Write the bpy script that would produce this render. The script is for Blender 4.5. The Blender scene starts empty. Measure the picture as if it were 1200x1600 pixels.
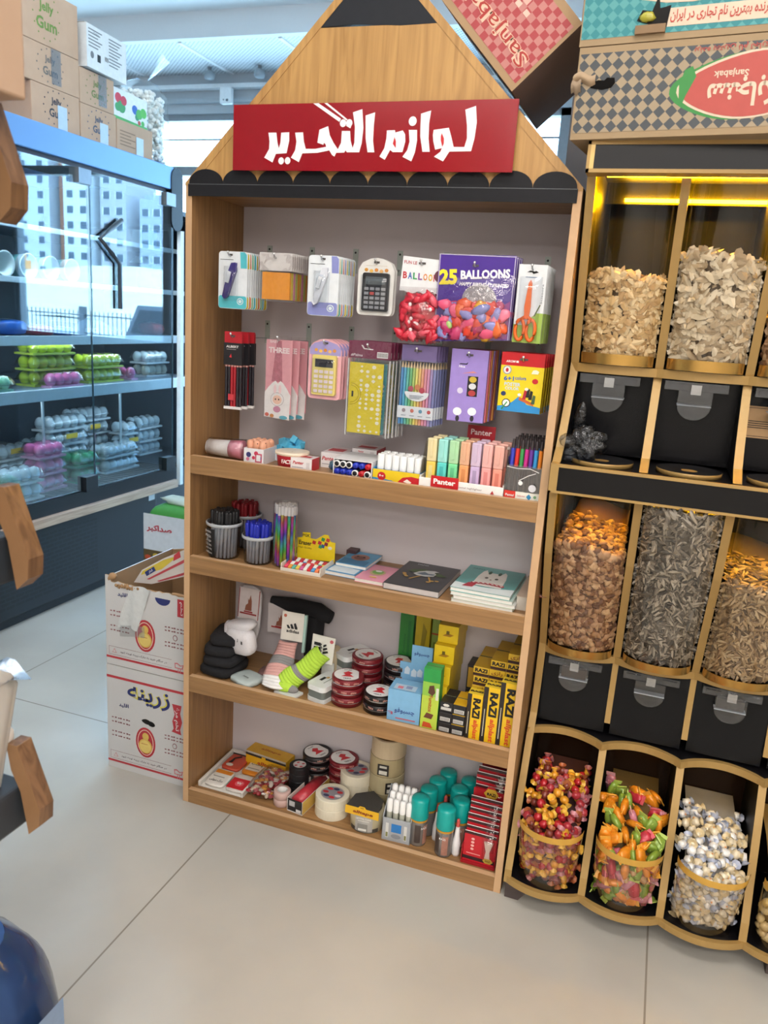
import bpy, math, random, unicodedata
from mathutils import Vector, Matrix, Euler
random.seed(11)
S = bpy.context.scene
COL = S.collection
pi = math.pi
sin, cos = math.sin, math.cos

# ------------------------------------------------------------------ camera
cam_d = bpy.data.cameras.new('camera')
cam = bpy.data.objects.new('camera', cam_d)
COL.objects.link(cam)
cam.location = (0.9885, -1.5071, 1.2141)
cam.rotation_euler = (1.32676, -0.06542, 0.34095)
cam_d.sensor_fit = 'VERTICAL'
cam_d.sensor_height = 36.0
cam_d.lens = 36.0 * 1232.76 / 1600.0
cam_d.clip_start = 0.02
cam_d.clip_end = 600
cam_d.dof.use_dof = True
cam_d.dof.focus_distance = 1.75
cam_d.dof.aperture_fstop = 7.0
S.camera = cam

# ------------------------------------------------------------------ light
S.view_settings.view_transform = 'Standard'
S.view_settings.look = 'None'
S.view_settings.gamma = 1.0
S.view_settings.use_curve_mapping = False
S.view_settings.exposure = 0.22
S.cycles.max_bounces = 10
S.cycles.transparent_max_bounces = 32
S.cycles.caustics_reflective = False
S.cycles.caustics_refractive = False
S.cycles.sample_clamp_indirect = 6.0
wd = bpy.data.worlds.new('sky')
S.world = wd
wd.use_nodes = True
bgn = wd.node_tree.nodes['Background']
bgn.inputs['Color'].default_value = (0.46, 0.72, 1.0, 1)
bgn.inputs['Strength'].default_value = 12.0

def area(name, loc, rot, sx, sy, power, col, portal=False, spread=None):
    d = bpy.data.lights.new(name, 'AREA')
    d.shape = 'RECTANGLE'; d.size = sx; d.size_y = sy
    d.energy = power; d.color = col
    if spread: d.spread = spread
    if portal: d.cycles.is_portal = True
    o = bpy.data.objects.new(name, d); COL.objects.link(o)
    o.location = loc; o.rotation_euler = rot
    return o
WARM = (1.0, 0.945, 0.885)
for lx, ly, lp in ((1.1, -1.0, 16), (2.2, -2.6, 34), (.4, -3.0, 28), (1.6, -4.2, 50), (-.8, -4.2, 10), (2.6, -5.6, 54), (.3, -5.6, 50)):
    area('ceiling_lamp', (lx, ly, 2.80), (0, 0, 0), 1.2, .6, lp, WARM)
area('ceiling_fill', (-.4, .4, 2.32), (pi, 0, 0), 1.4, .5, 34, (.86, .94, 1.0))  # unseen fill lights, both added to brighten the ceiling
area('ceiling_fill', (.8, -1.2, 2.5), (pi, 0, 0), 1.4, .5, 14, WARM)
area('daylight_portal', (0.94, 3.62, 1.4), (pi/2, 0, pi), 1.40, 2.5, 1, (1, 1, 1), portal=True)
area('daylight_portal', (-1.65, 3.62, 1.4), (pi/2, 0, pi), 2.60, 2.5, 1, (1, 1, 1), portal=True)

# ------------------------------------------------------------------ materials
def lin(h):
    h = h.lstrip('#')
    c = [int(h[i:i+2], 16)/255 for i in (0, 2, 4)]
    return tuple(x/12.92 if x <= .04045 else ((x+.055)/1.055)**2.4 for x in c)
_M = {}
def P(hexc, rough=.5, metal=0.0, var=.10, scale=60, bump=0.0, coat=0.0):
    key = (hexc, rough, metal, var, scale, bump, coat)
    if key in _M: return _M[key]
    m = bpy.data.materials.new('surface_' + hexc); m.use_nodes = True
    nt = m.node_tree; b = nt.nodes['Principled BSDF']
    c = lin(hexc)
    b.inputs['Roughness'].default_value = rough
    b.inputs['Metallic'].default_value = metal
    if coat: b.inputs['Coat Weight'].default_value = coat
    tc = nt.nodes.new('ShaderNodeTexCoord'); no = nt.nodes.new('ShaderNodeTexNoise')
    no.inputs['Scale'].default_value = scale; no.inputs['Detail'].default_value = 3
    nt.links.new(tc.outputs['Object'], no.inputs['Vector'])
    mx = nt.nodes.new('ShaderNodeMix'); mx.data_type = 'RGBA'
    mx.inputs['A'].default_value = (*[x*(1-var) for x in c], 1)
    mx.inputs['B'].default_value = (*[min(1, x*(1+var)) for x in c], 1)
    nt.links.new(no.outputs['Fac'], mx.inputs['Factor'])
    nt.links.new(mx.outputs['Result'], b.inputs['Base Color'])
    if bump:
        bp = nt.nodes.new('ShaderNodeBump'); bp.inputs['Strength'].default_value = bump; bp.inputs['Distance'].default_value = .002
        nt.links.new(no.outputs['Fac'], bp.inputs['Height']); nt.links.new(bp.outputs['Normal'], b.inputs['Normal'])
    _M[key] = m
    return m
def PB(hexc, rough=.4, spec=.18):
    key = ('matt', hexc, rough, spec)
    if key not in _M:
        m = P(hexc, rough).copy(); m.node_tree.nodes['Principled BSDF'].inputs['Specular IOR Level'].default_value = spec; _M[key] = m
    return _M[key]
def WOOD(c1, c2, axis, rough=.42, sc=1.0):
    key = ('wood', c1, c2, axis, sc)
    if key in _M: return _M[key]
    m = bpy.data.materials.new('wood_grain'); m.use_nodes = True
    nt = m.node_tree; b = nt.nodes['Principled BSDF']; b.inputs['Roughness'].default_value = rough
    tc = nt.nodes.new('ShaderNodeTexCoord'); mp = nt.nodes.new('ShaderNodeMapping')
    s = [70*sc]*3; s['xyz'.index(axis)] = 4.0*sc
    mp.inputs['Scale'].default_value = s
    no = nt.nodes.new('ShaderNodeTexNoise'); no.inputs['Scale'].default_value = 1.0; no.inputs['Detail'].default_value = 6; no.inputs['Distortion'].default_value = 1.2
    no2 = nt.nodes.new('ShaderNodeTexNoise'); no2.inputs['Scale'].default_value = 5.0; no2.inputs['Detail'].default_value = 2
    cr = nt.nodes.new('ShaderNodeValToRGB')
    cr.color_ramp.elements[0].position = .32; cr.color_ramp.elements[0].color = (*lin(c2), 1)
    cr.color_ramp.elements[1].position = .62; cr.color_ramp.elements[1].color = (*lin(c1), 1)
    mx = nt.nodes.new('ShaderNodeMix'); mx.data_type = 'RGBA'; mx.blend_type = 'MULTIPLY'
    mx.inputs['B'].default_value = (.82, .80, .78, 1)
    nt.links.new(tc.outputs['Object'], mp.inputs['Vector']); nt.links.new(mp.outputs['Vector'], no.inputs['Vector'])
    nt.links.new(tc.outputs['Object'], no2.inputs['Vector'])
    nt.links.new(no.outputs['Fac'], cr.inputs['Fac']); nt.links.new(cr.outputs['Color'], mx.inputs['A'])
    nt.links.new(no2.outputs['Fac'], mx.inputs['Factor'])
    nt.links.new(mx.outputs['Result'], b.inputs['Base Color'])
    _M[key] = m
    return m
def CLEAR(hexc='ffffff', base=.04, k=.55, rough=.06, wrinkle=0.0, wscale=90):
    """thin clear plastic or glass sheet: transparent with a fresnel gloss"""
    key = ('clear', hexc, base, k, rough, wrinkle, wscale)
    if key in _M: return _M[key]
    m = bpy.data.materials.new('clear_sheet'); m.use_nodes = True
    nt = m.node_tree; nt.nodes.clear()
    out = nt.nodes.new('ShaderNodeOutputMaterial'); mix = nt.nodes.new('ShaderNodeMixShader')
    tr = nt.nodes.new('ShaderNodeBsdfTransparent'); tr.inputs['Color'].default_value = (*lin(hexc), 1)
    gl = nt.nodes.new('ShaderNodeBsdfGlossy'); gl.inputs['Roughness'].default_value = rough
    lw = nt.nodes.new('ShaderNodeLayerWeight')
    pw = nt.nodes.new('ShaderNodeMath'); pw.operation = 'POWER'; pw.inputs[1].default_value = 3.5
    ma = nt.nodes.new('ShaderNodeMath'); ma.operation = 'MULTIPLY_ADD'
    ma.inputs[1].default_value = k; ma.inputs[2].default_value = base; ma.use_clamp = True
    nt.links.new(lw.outputs['Facing'], pw.inputs[0]); nt.links.new(pw.outputs[0], ma.inputs[0]); nt.links.new(ma.outputs[0], mix.inputs['Fac'])
    nt.links.new(tr.outputs[0], mix.inputs[1]); nt.links.new(gl.outputs[0], mix.inputs[2]); nt.links.new(mix.outputs[0], out.inputs[0])
    if wrinkle:
        tc = nt.nodes.new('ShaderNodeTexCoord'); no = nt.nodes.new('ShaderNodeTexNoise')
        no.inputs['Scale'].default_value = wscale; no.inputs['Detail'].default_value = 3
        bp = nt.nodes.new('ShaderNodeBump'); bp.inputs['Strength'].default_value = wrinkle; bp.inputs['Distance'].default_value = .004
        nt.links.new(tc.outputs['Object'], no.inputs['Vector']); nt.links.new(no.outputs['Fac'], bp.inputs['Height'])
        nt.links.new(bp.outputs['Normal'], gl.inputs['Normal']); nt.links.new(bp.outputs['Normal'], lw.inputs['Normal'])
    _M[key] = m
    return m
def EMIT(rgb, st):
    key = ('emit', rgb, st)
    if key in _M: return _M[key]
    m = bpy.data.materials.new('lamp_glow'); m.use_nodes = True
    nt = m.node_tree; nt.nodes.clear()
    out = nt.nodes.new('ShaderNodeOutputMaterial'); e = nt.nodes.new('ShaderNodeEmission')
    e.inputs['Color'].default_value = (*rgb, 1); e.inputs['Strength'].default_value = st
    nt.links.new(e.outputs[0], out.inputs[0]); _M[key] = m
    return m
def CHECK(c1, c2, size, rot=0.0, plane='xz'):
    key = ('check', c1, c2, size, rot, plane)
    if key in _M: return _M[key]
    m = bpy.data.materials.new('printed_checks'); m.use_nodes = True
    nt = m.node_tree; b = nt.nodes['Principled BSDF']; b.inputs['Roughness'].default_value = .6
    tc = nt.nodes.new('ShaderNodeTexCoord'); mp = nt.nodes.new('ShaderNodeMapping')
    mp.inputs['Rotation'].default_value = (0, rot, 0)
    sx = nt.nodes.new('ShaderNodeSeparateXYZ'); cb = nt.nodes.new('ShaderNodeCombineXYZ')
    ck = nt.nodes.new('ShaderNodeTexChecker'); ck.inputs['Scale'].default_value = 1/size
    ck.inputs['Color1'].default_value = (*lin(c1), 1); ck.inputs['Color2'].default_value = (*lin(c2), 1)
    nt.links.new(tc.outputs['Object'], mp.inputs['Vector']); nt.links.new(mp.outputs['Vector'], sx.inputs[0])
    nt.links.new(sx.outputs['X'], cb.inputs['X']); nt.links.new(sx.outputs['Z'], cb.inputs['Y']); cb.inputs['Z'].default_value = .3/ (1/size)
    nt.links.new(cb.outputs[0], ck.inputs['Vector']); nt.links.new(ck.outputs['Color'], b.inputs['Base Color'])
    _M[key] = m
    return m
WHITE = P('f2f0ee', .5); BLACK = P('1b1a1c', .5); RED = P('c41a22', .45); CARD = P('b48a5e', .8, scale=25)
INK = P('18181a', .6); GOLD = P('c9a45a', .38, .35); STEEL = P('b9bcc0', .28, .9)

# ------------------------------------------------------------------ text
_forms = {}
for cp in range(0xFB50, 0xFEFF):
    d = unicodedata.decomposition(chr(cp)).split()
    if len(d) == 2 and d[0] in ('<initial>', '<medial>', '<final>', '<isolated>'):
        _forms.setdefault(chr(int(d[1], 16)), {})[d[0][1:-1]] = chr(cp)
def arabic(s):
    """joined presentation forms in visual order"""
    out = []
    for w in s.split(' '):
        r = []
        for i, ch in enumerate(w):
            f = _forms.get(ch)
            if not f: r.append(ch); continue
            prev = i > 0 and 'initial' in _forms.get(w[i-1], {})
            nxt = i < len(w)-1 and w[i+1] in _forms and 'initial' in f
            k = 'medial' if prev and nxt else 'final' if prev else 'initial' if nxt else 'isolated'
            r.append(f.get(k, ch))
        out.append(''.join(reversed(r)))
    return ' '.join(reversed(out))
_T = {}
def text_geo(s, bold):
    key = (s, bold)
    if key in _T: return _T[key]
    t = arabic(s) if any('\u0600' <= ch <= '\u06ff' for ch in s) else s
    c = bpy.data.curves.new('letters', 'FONT'); c.body = t; c.size = 1; c.resolution_u = 2; c.offset = bold
    o = bpy.data.objects.new('letters', c); COL.objects.link(o)
    dg = bpy.context.evaluated_depsgraph_get()
    me = o.evaluated_get(dg).to_mesh()
    vs = [(v.co.x, v.co.y) for v in me.vertices]; fs = [tuple(p.vertices) for p in me.polygons]
    bpy.data.objects.remove(o); bpy.data.curves.remove(c)
    x0 = min(v[0] for v in vs); x1 = max(v[0] for v in vs); y0 = min(v[1] for v in vs); y1 = max(v[1] for v in vs)
    g = ([((x-x0), (y-y0)) for x, y in vs], fs, x1-x0, y1-y0)
    _T[key] = g
    return g

# ------------------------------------------------------------------ mesh builder
class MB:
    def __init__(s):
        s.v = []; s.f = []; s.m = []; s.sm = []; s.mats = []
    def mi(s, m):
        if m not in s.mats: s.mats.append(m)
        return s.mats.index(m)
    def add(s, vs, fs, m, smooth=False):
        o = len(s.v); s.v += [tuple(v) for v in vs]; k = s.mi(m)
        for f in fs:
            s.f.append(tuple(o+i for i in f)); s.m.append(k); s.sm.append(smooth)
        return s
    def box(s, x0, x1, y0, y1, z0, z1, m, **fm):
        o = len(s.v)
        s.v += [(x0,y0,z0),(x1,y0,z0),(x1,y1,z0),(x0,y1,z0),(x0,y0,z1),(x1,y0,z1),(x1,y1,z1),(x0,y1,z1)]
        for k, f in (('d',(0,3,2,1)),('t',(4,5,6,7)),('f',(0,1,5,4)),('r',(1,2,6,5)),('k',(2,3,7,6)),('l',(3,0,4,7))):
            s.f.append(tuple(o+i for i in f)); s.m.append(s.mi(fm.get(k, m))); s.sm.append(False)
        return s
    def obox(s, c, dx, dy, dz, rot, m, **fm):
        """box of half sizes about c, turned by euler rot"""
        o = len(s.v); s.box(-dx, dx, -dy, dy, -dz, dz, m, **fm)
        R = Euler(rot).to_matrix(); c = Vector(c)
        for i in range(o, len(s.v)): s.v[i] = tuple(R @ Vector(s.v[i]) + c)
        return s
    def prism(s, pts, o, u, v, d, m, side=None, back=True):
        """2-d outline on plane (o,u,v); d = extrusion against the normal"""
        o, u, v = Vector(o), Vector(u), Vector(v); n = u.cross(v).normalized()
        A = [o+u*a+v*b for a, b in pts]; B = [p-n*d for p in A]; k = len(A)
        a2 = sum(pts[i][0]*pts[(i+1)%k][1]-pts[(i+1)%k][0]*pts[i][1] for i in range(k))
        idx = list(range(k)) if a2 > 0 else list(range(k))[::-1]
        s.add(A, [idx], m)
        if back: s.add(B, [idx[::-1]], m)
        q = []
        for j in range(k):
            i0, i1 = idx[j], idx[(j+1) % k]; q.append((i1, i0, i0+k, i1+k))
        s.add(A+B, q, side or m)
        return s
    def flat(s, pts, o, u, v, m, e=.0004):
        o, u, v = Vector(o), Vector(u), Vector(v); n = u.cross(v).normalized()
        k = len(pts)
        a2 = sum(pts[i][0]*pts[(i+1)%k][1]-pts[(i+1)%k][0]*pts[i][1] for i in range(k))
        if a2 < 0: pts = pts[::-1]
        return s.add([o+u*a+v*b+n*e for a, b in pts], [tuple(range(k))], m)
    def rect(s, a0, a1, b0, b1, o, u, v, m, e=.0004):
        return s.flat([(a0,b0),(a1,b0),(a1,b1),(a0,b1)], o, u, v, m, e)
    def disc(s, ca, cb, ra, rb, o, u, v, m, e=.0004, n=16, a0=0, a1=2*pi):
        full = abs(a1-a0-2*pi) < 1e-6
        pts = [(ca+ra*cos(a0+(a1-a0)*i/(n if full else n-1)), cb+rb*sin(a0+(a1-a0)*i/(n if full else n-1))) for i in range(n)]
        return s.flat(pts, o, u, v, m, e)
    def text(s, st, a, b, h, o, u, v, m, w=None, al='c', e=.0006, bold=.012, rot=0, slant=0):
        """letters of height h centred (al) at (a,b) on the plane; w = width they are squeezed into"""
        vs, fs, tw, th = text_geo(st, bold)
        k = h/th; kx = k if w is None else w/tw
        ox = {'c': -tw*kx/2, 'l': 0, 'r': -tw*kx}[al]
        o, u, v = Vector(o), Vector(u), Vector(v); n = u.cross(v).normalized()
        cr, sr = cos(rot), sin(rot)
        P3 = []
        for x, y in vs:
            X = ox+x*kx+slant*y*k; Y = y*k-h/2
            P3.append(o+u*(a+X*cr-Y*sr)+v*(b+X*sr+Y*cr)+n*e)
        return s.add(P3, fs, m)
    def lathe(s, prof, c, m, seg=24, axis='z', smooth=True, a0=0, a1=2*pi, mats=None):
        """profile of (r, h); mats = material per profile span"""
        c = Vector(c); full = abs(a1-a0-2*pi) < 1e-6; n = seg if full else seg+1
        V3 = []
        for r, h in prof:
            for i in range(n):
                a = a0+(a1-a0)*i/seg
                p = (r*cos(a), r*sin(a), h)
                if axis == 'x': p = (h, r*cos(a), r*sin(a))
                elif axis == 'y': p = (r*cos(a), -h, r*sin(a))
                V3.append(c+Vector(p))
        for j in range(len(prof)-1):
            fs = []
            for i in range(seg):
                i2 = (i+1) % n
                fs.append((j*n+i, j*n+i2, (j+1)*n+i2, (j+1)*n+i))
            if j == 0: o = len(s.v); s.v += [tuple(p) for p in V3]
            mm = s.mi(mats[j] if mats else m)
            for f in fs: s.f.append(tuple(o+q for q in f)); s.m.append(mm); s.sm.append(smooth)
        return s
    def cyl(s, c, r, h, m, seg=20, axis='z', r2=None, top=None, bot=None):
        r2 = r if r2 is None else r2
        s.lathe([(r, 0), (r2, h)], c, m, seg, axis)
        s.lathe([(r2, h), (0.00001, h)], c, top or m, seg, axis, smooth=False)
        s.lathe([(0.00001, 0), (r, 0)], c, bot or m, seg, axis, smooth=False)
        return s
    def tube(s, pts, r, m, seg=6, closed=False):
        pts = [Vector(p) for p in pts]; n = len(pts); rings = []
        up = Vector((0, 0, 1)); V3 = []
        for i, p in enumerate(pts):
            t = (pts[min(i+1, n-1)]-pts[max(i-1, 0)])
            t = t.normalized() if t.length > 1e-9 else Vector((0, 0, 1))
            a = t.cross(up) if abs(t.dot(up)) < .95 else t.cross(Vector((1, 0, 0)))
            a.normalize(); b = t.cross(a)
            rr = r[i] if isinstance(r, (list, tuple)) else r
            V3 += [p+a*rr*cos(2*pi*k/seg)+b*rr*sin(2*pi*k/seg) for k in range(seg)]
        fs = [(i*seg+k, i*seg+(k+1) % seg, (i+1)*seg+(k+1) % seg, (i+1)*seg+k) for i in range(n-1) for k in range(seg)]
        s.add(V3, fs, m, True)
        s.add(V3[:seg], [tuple(range(seg))[::-1]], m); s.add(V3[-seg:], [tuple(range(seg))], m)
        return s
    def ball(s, c, r, m, seg=10, rings=7, rot=None, jit=0.0, pw=1.0):
        """ellipsoid r=(rx,ry,rz); pw<1 squares it off"""
        c = Vector(c); R = (rot if isinstance(rot, Matrix) else Euler(rot).to_matrix()) if rot is not None else None
        if not isinstance(r, (tuple, list)): r = (r, r, r)
        sg = lambda x: math.copysign(abs(x)**pw, x)
        V3 = []
        for j in range(rings+1):
            ph = pi*j/rings-pi/2
            for i in range(seg):
                a = 2*pi*i/seg
                q = Vector((r[0]*sg(cos(ph))*sg(cos(a)), r[1]*sg(cos(ph))*sg(sin(a)), r[2]*sg(sin(ph))))
                if jit: q *= 1+random.uniform(-jit, jit)
                V3.append(c+(R @ q if R else q))
        fs = [(j*seg+i, j*seg+(i+1) % seg, (j+1)*seg+(i+1) % seg, (j+1)*seg+i) for j in range(rings) for i in range(seg)]
        return s.add(V3, fs, m, True)
    def seed(s, p, L, w, th, R, m, m2=None):
        """flat pointed seed: outline ring with a ridge above and below"""
        V3 = []
        for k in range(8):
            a = 2*pi*k/8; V3.append(Vector((w*sin(a)*(1-.25*cos(a)), L*cos(a)*(1.12 if k == 0 else 1), 0)))
        V3 += [Vector((0, L*.45, th)), Vector((0, -L*.35, th)), Vector((0, L*.45, -th)), Vector((0, -L*.35, -th))]
        V3 = [Vector(p)+R @ q for q in V3]
        up1 = [(0, 8, 1), (1, 8, 2), (2, 8, 9), (2, 9, 3), (3, 9, 4)]; up2 = [(4, 9, 5), (5, 9, 6), (6, 9, 8), (6, 8, 7), (7, 8, 0)]
        dn = [(1, 10, 0), (2, 10, 1), (11, 10, 2), (3, 11, 2), (4, 11, 3), (5, 11, 4), (6, 11, 5), (10, 11, 6), (7, 10, 6), (0, 10, 7)]
        o = len(s.v); s.v += [tuple(q) for q in V3]
        for fs, mm in ((up1, m), (up2, m2 or m), (dn, m)):
            k = s.mi(mm)
            for f in fs: s.f.append(tuple(o+i for i in f[::-1])); s.m.append(k); s.sm.append(False)
        return s
    def grid(s, nu, nv, fn, m, smooth=True, back=False):
        V3 = [fn(i/nu, j/nv) for j in range(nv+1) for i in range(nu+1)]
        fs = [(j*(nu+1)+i, j*(nu+1)+i+1, (j+1)*(nu+1)+i+1, (j+1)*(nu+1)+i) for j in range(nv) for i in range(nu)]
        return s.add(V3, fs, m, smooth)
    def turn(s, M4, i0=0):
        for i in range(i0, len(s.v)): s.v[i] = tuple(M4 @ Vector(s.v[i]))
        return s
    def build(s, name, parent=None, bevel=0, solid=0, loc=None, rot=None):
        me = bpy.data.meshes.new(name); me.from_pydata(s.v, [], s.f)
        for m in s.mats: me.materials.append(m)
        me.polygons.foreach_set('material_index', s.m); me.polygons.foreach_set('use_smooth', s.sm); me.update()
        o = bpy.data.objects.new(name, me); COL.objects.link(o)
        if parent: o.parent = parent
        if loc: o.location = loc
        if rot: o.rotation_euler = rot
        if solid:
            md = o.modifiers.new('thickness', 'SOLIDIFY'); md.thickness = solid
        if bevel:
            md = o.modifiers.new('bevel', 'BEVEL'); md.width = bevel; md.segments = 2; md.limit_method = 'ANGLE'; md.angle_limit = math.radians(50)
        return o
def tag(o, label, cat, group=None, kind=None):
    o['label'] = label; o['category'] = cat
    if group: o['group'] = group
    if kind: o['kind'] = kind
    return o
def thing(name, label, cat, loc=(0,0,0), rz=0, group=None, rot=None):
    o = bpy.data.objects.new(name, None); COL.objects.link(o); o.empty_display_size = .02
    o.location = loc; o.rotation_euler = rot or (0, 0, rz)
    return tag(o, label, cat, group)
def struct(o):
    o['kind'] = 'structure'; return o
def dup(root, loc=None, rz=None, label=None, group=None, rot=None):
    r = root.copy(); COL.objects.link(r)
    if loc is not None: r.location = loc
    if rz is not None: r.rotation_euler = (0, 0, rz)
    if rot is not None: r.rotation_euler = rot
    if label: r['label'] = label
    if group: r['group'] = group
    for ch in list(root.children):
        c = ch.copy(); COL.objects.link(c); c.parent = r
        for g in list(ch.children):
            d = g.copy(); COL.objects.link(d); d.parent = c
    return r
X, Y, Z = (1, 0, 0), (0, 1, 0), (0, 0, 1)
NX, NY, NZ = (-1, 0, 0), (0, -1, 0), (0, 0, -1)
def rr_pts(w, h, r, n=4, x0=0, y0=0):
    """rounded rectangle outline"""
    p = []
    for cx, cy, a in ((w-r, r, -pi/2), (w-r, h-r, 0), (r, h-r, pi/2), (r, r, pi)):
        p += [(x0+cx+r*cos(a+pi/2*i/n), y0+cy+r*sin(a+pi/2*i/n)) for i in range(n+1)]
    return p
# ================================================================== the room
def floor_mat():
    m = bpy.data.materials.new('floor_tiles'); m.use_nodes = True
    nt = m.node_tree; b = nt.nodes['Principled BSDF']; b.inputs['Roughness'].default_value = .2
    tc = nt.nodes.new('ShaderNodeTexCoord'); sp = nt.nodes.new('ShaderNodeSeparateXYZ')
    nt.links.new(tc.outputs['Object'], sp.inputs[0])
    def line(sock, off, pitch, hw):
        a = nt.nodes.new('ShaderNodeMath'); a.operation = 'ADD'; a.inputs[1].default_value = -off + pitch*.5 + pitch*20
        w = nt.nodes.new('ShaderNodeMath'); w.operation = 'MODULO'; w.inputs[1].default_value = pitch
        d = nt.nodes.new('ShaderNodeMath'); d.operation = 'SUBTRACT'; d.inputs[1].default_value = pitch*.5
        ab = nt.nodes.new('ShaderNodeMath'); ab.operation = 'ABSOLUTE'
        lt = nt.nodes.new('ShaderNodeMath'); lt.operation = 'LESS_THAN'; lt.inputs[1].default_value = hw
        nt.links.new(sock, a.inputs[0]); nt.links.new(a.outputs[0], w.inputs[0]); nt.links.new(w.outputs[0], d.inputs[0])
        nt.links.new(d.outputs[0], ab.inputs[0]); nt.links.new(ab.outputs[0], lt.inputs[0]); return lt.outputs[0]
    lx = line(sp.outputs['X'], .135, .985, .0019); ly = line(sp.outputs['Y'], .229, .985, .0019)
    mxm = nt.nodes.new('ShaderNodeMath'); mxm.operation = 'MAXIMUM'; nt.links.new(lx, mxm.inputs[0]); nt.links.new(ly, mxm.inputs[1])
    no = nt.nodes.new('ShaderNodeTexNoise'); no.inputs['Scale'].default_value = 2.2; no.inputs['Detail'].default_value = 5
    nt.links.new(tc.outputs['Object'], no.inputs['Vector'])
    cr = nt.nodes.new('ShaderNodeValToRGB')
    cr.color_ramp.elements[0].color = (*lin('aba69d'), 1); cr.color_ramp.elements[1].color = (*lin('b8b3a9'), 1)
    cr.color_ramp.elements[0].position = .35; cr.color_ramp.elements[1].position = .65
    nt.links.new(no.outputs['Fac'], cr.inputs['Fac'])
    mx = nt.nodes.new('ShaderNodeMix'); mx.data_type = 'RGBA'; mx.inputs['B'].default_value = (*lin('867f74'), 1)
    nt.links.new(cr.outputs['Color'], mx.inputs['A']); nt.links.new(mxm.outputs[0], mx.inputs['Factor'])
    nt.links.new(mx.outputs['Result'], b.inputs['Base Color'])
    return m
XL, XR, YB, YW = -3.6, 3.6, -7.0, 3.56
struct(MB().box(XL, XR, YB, YW+.3, -.08, 0, floor_mat()).build('floor'))
WALLM = P('d9d6d2', .8, var=.03, scale=8)
CEIL = P('e2e4e6', .8, var=.02, scale=5)
struct(MB().box(XL, XR, YB, 2.95, 2.84, 2.94, CEIL).build('ceiling'))
struct(MB().box(XL, XR, 2.90, 2.95, 2.70, 2.84, P('e0e2e4', .8, var=.02)).build('trim_1'))
def perf():
    m = bpy.data.materials.new('perforated_panel'); m.use_nodes = True
    nt = m.node_tree; b = nt.nodes['Principled BSDF']; b.inputs['Roughness'].default_value = .5
    tc = nt.nodes.new('ShaderNodeTexCoord'); mp = nt.nodes.new('ShaderNodeMapping'); mp.inputs['Rotation'].default_value = (0, 0, pi/4)
    mp.inputs['Scale'].default_value = (48, 48, 48)
    fr = nt.nodes.new('ShaderNodeVectorMath'); fr.operation = 'FRACTION'
    sb = nt.nodes.new('ShaderNodeVectorMath'); sb.operation = 'SUBTRACT'; sb.inputs[1].default_value = (.5, .5, 0)
    sc = nt.nodes.new('ShaderNodeVectorMath'); sc.operation = 'MULTIPLY'; sc.inputs[1].default_value = (1, 1, 0)
    ln = nt.nodes.new('ShaderNodeVectorMath'); ln.operation = 'LENGTH'
    lt = nt.nodes.new('ShaderNodeMath'); lt.operation = 'LESS_THAN'; lt.inputs[1].default_value = .24
    mx = nt.nodes.new('ShaderNodeMix'); mx.data_type = 'RGBA'; mx.inputs['A'].default_value = (*lin('dfe4e8'), 1); mx.inputs['B'].default_value = (*lin('75808a'), 1)
    L = nt.links.new
    L(tc.outputs['Object'], mp.inputs[0]); L(mp.outputs[0], fr.inputs[0]); L(fr.outputs[0], sb.inputs[0]); L(sb.outputs[0], sc.inputs[0]); L(sc.outputs[0], ln.inputs[0])
    L(ln.outputs['Value'], lt.inputs[0]); L(lt.outputs[0], mx.inputs['Factor']); L(mx.outputs['Result'], b.inputs['Base Color'])
    return m
mb = MB().box(XL, XR, 2.95, YW, 2.70, 2.73, perf())
for i in range(10):
    x = -3.3+i*.66
    mb.box(x-.012, x+.012, 2.95, YW, 2.692, 2.702, P('eceef0', .5))
struct(mb.build('ceiling_perforated'))
struct(MB().box(XL, XR, YB-.1, YB, 0, 2.84, WALLM).build('wall_back'))
struct(MB().box(XR, XR+.1, YB, YW+.1, 0, 2.84, WALLM).build('wall_right'))
struct(MB().box(XL-.1, XL, YB, YW+.1, 0, 2.84, WALLM).build('wall_left'))
# storefront wall with two glazed bays
SF = P('b9c0c6', .45, var=.04); SFD = P('8b9197', .4)
struct(MB().box(XL, XR, YW, YW+.12, 2.46, 2.73, SF).build('wall_front'))
struct(MB().box(1.62, XR, YW, YW+.12, 0, 2.46, P('5a5d62', .7)).build('wall_front_side'))
struct(MB().box(XL, -3.0, YW, YW+.12, 0, 2.46, WALLM).build('wall_front_end'))
GLZ = CLEAR('f4fbff', .02, .5, .0)
def window(n, x0, x1):
    mb = MB()
    for a, b in ((x0, x0+.035), (x1-.035, x1)): mb.box(a, b, YW+.02, YW+.09, 0, 2.46, SFD)
    mb.box(x0, x1, YW+.02, YW+.09, 0, .06, SFD); mb.box(x0, x1, YW+.02, YW+.09, 2.42, 2.46, SFD)
    mb.box(x0, x1, YW+.02, YW+.09, 2.07, 2.13, SFD); mb.box(x0, x1, YW+.045, YW+.055, 2.30, 2.312, SFD)
    fr = struct(mb.build('window_%d' % n))
    MB().box(x0+.03, x1-.03, YW+.05, YW+.056, .05, 2.43, GLZ).build('pane', fr)
window(1, .24, 1.62); window(2, -.37, .24); window(3, -3.0, -.37)
# rails along the head of the storefront
mb = MB()
mb.box(XL, .6, YW-.06, YW, 2.60, 2.625, P('e6ebee', .4)); mb.box(XL, .6, YW-.03, YW, 2.52, 2.545, P('aeb6bc', .4))
struct(mb.build('trim_2'))
struct(MB().box(-.37, 1.62, YW-.02, YW+.02, 0, .92, P('6f7780', .5)).build('trim_3'))
# a grey partition behind the dispenser
struct(MB().box(.706, 2.6, .47, .53, 0, 2.84, P('77706f', .75, var=.05)).build('wall_partition'))

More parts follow.
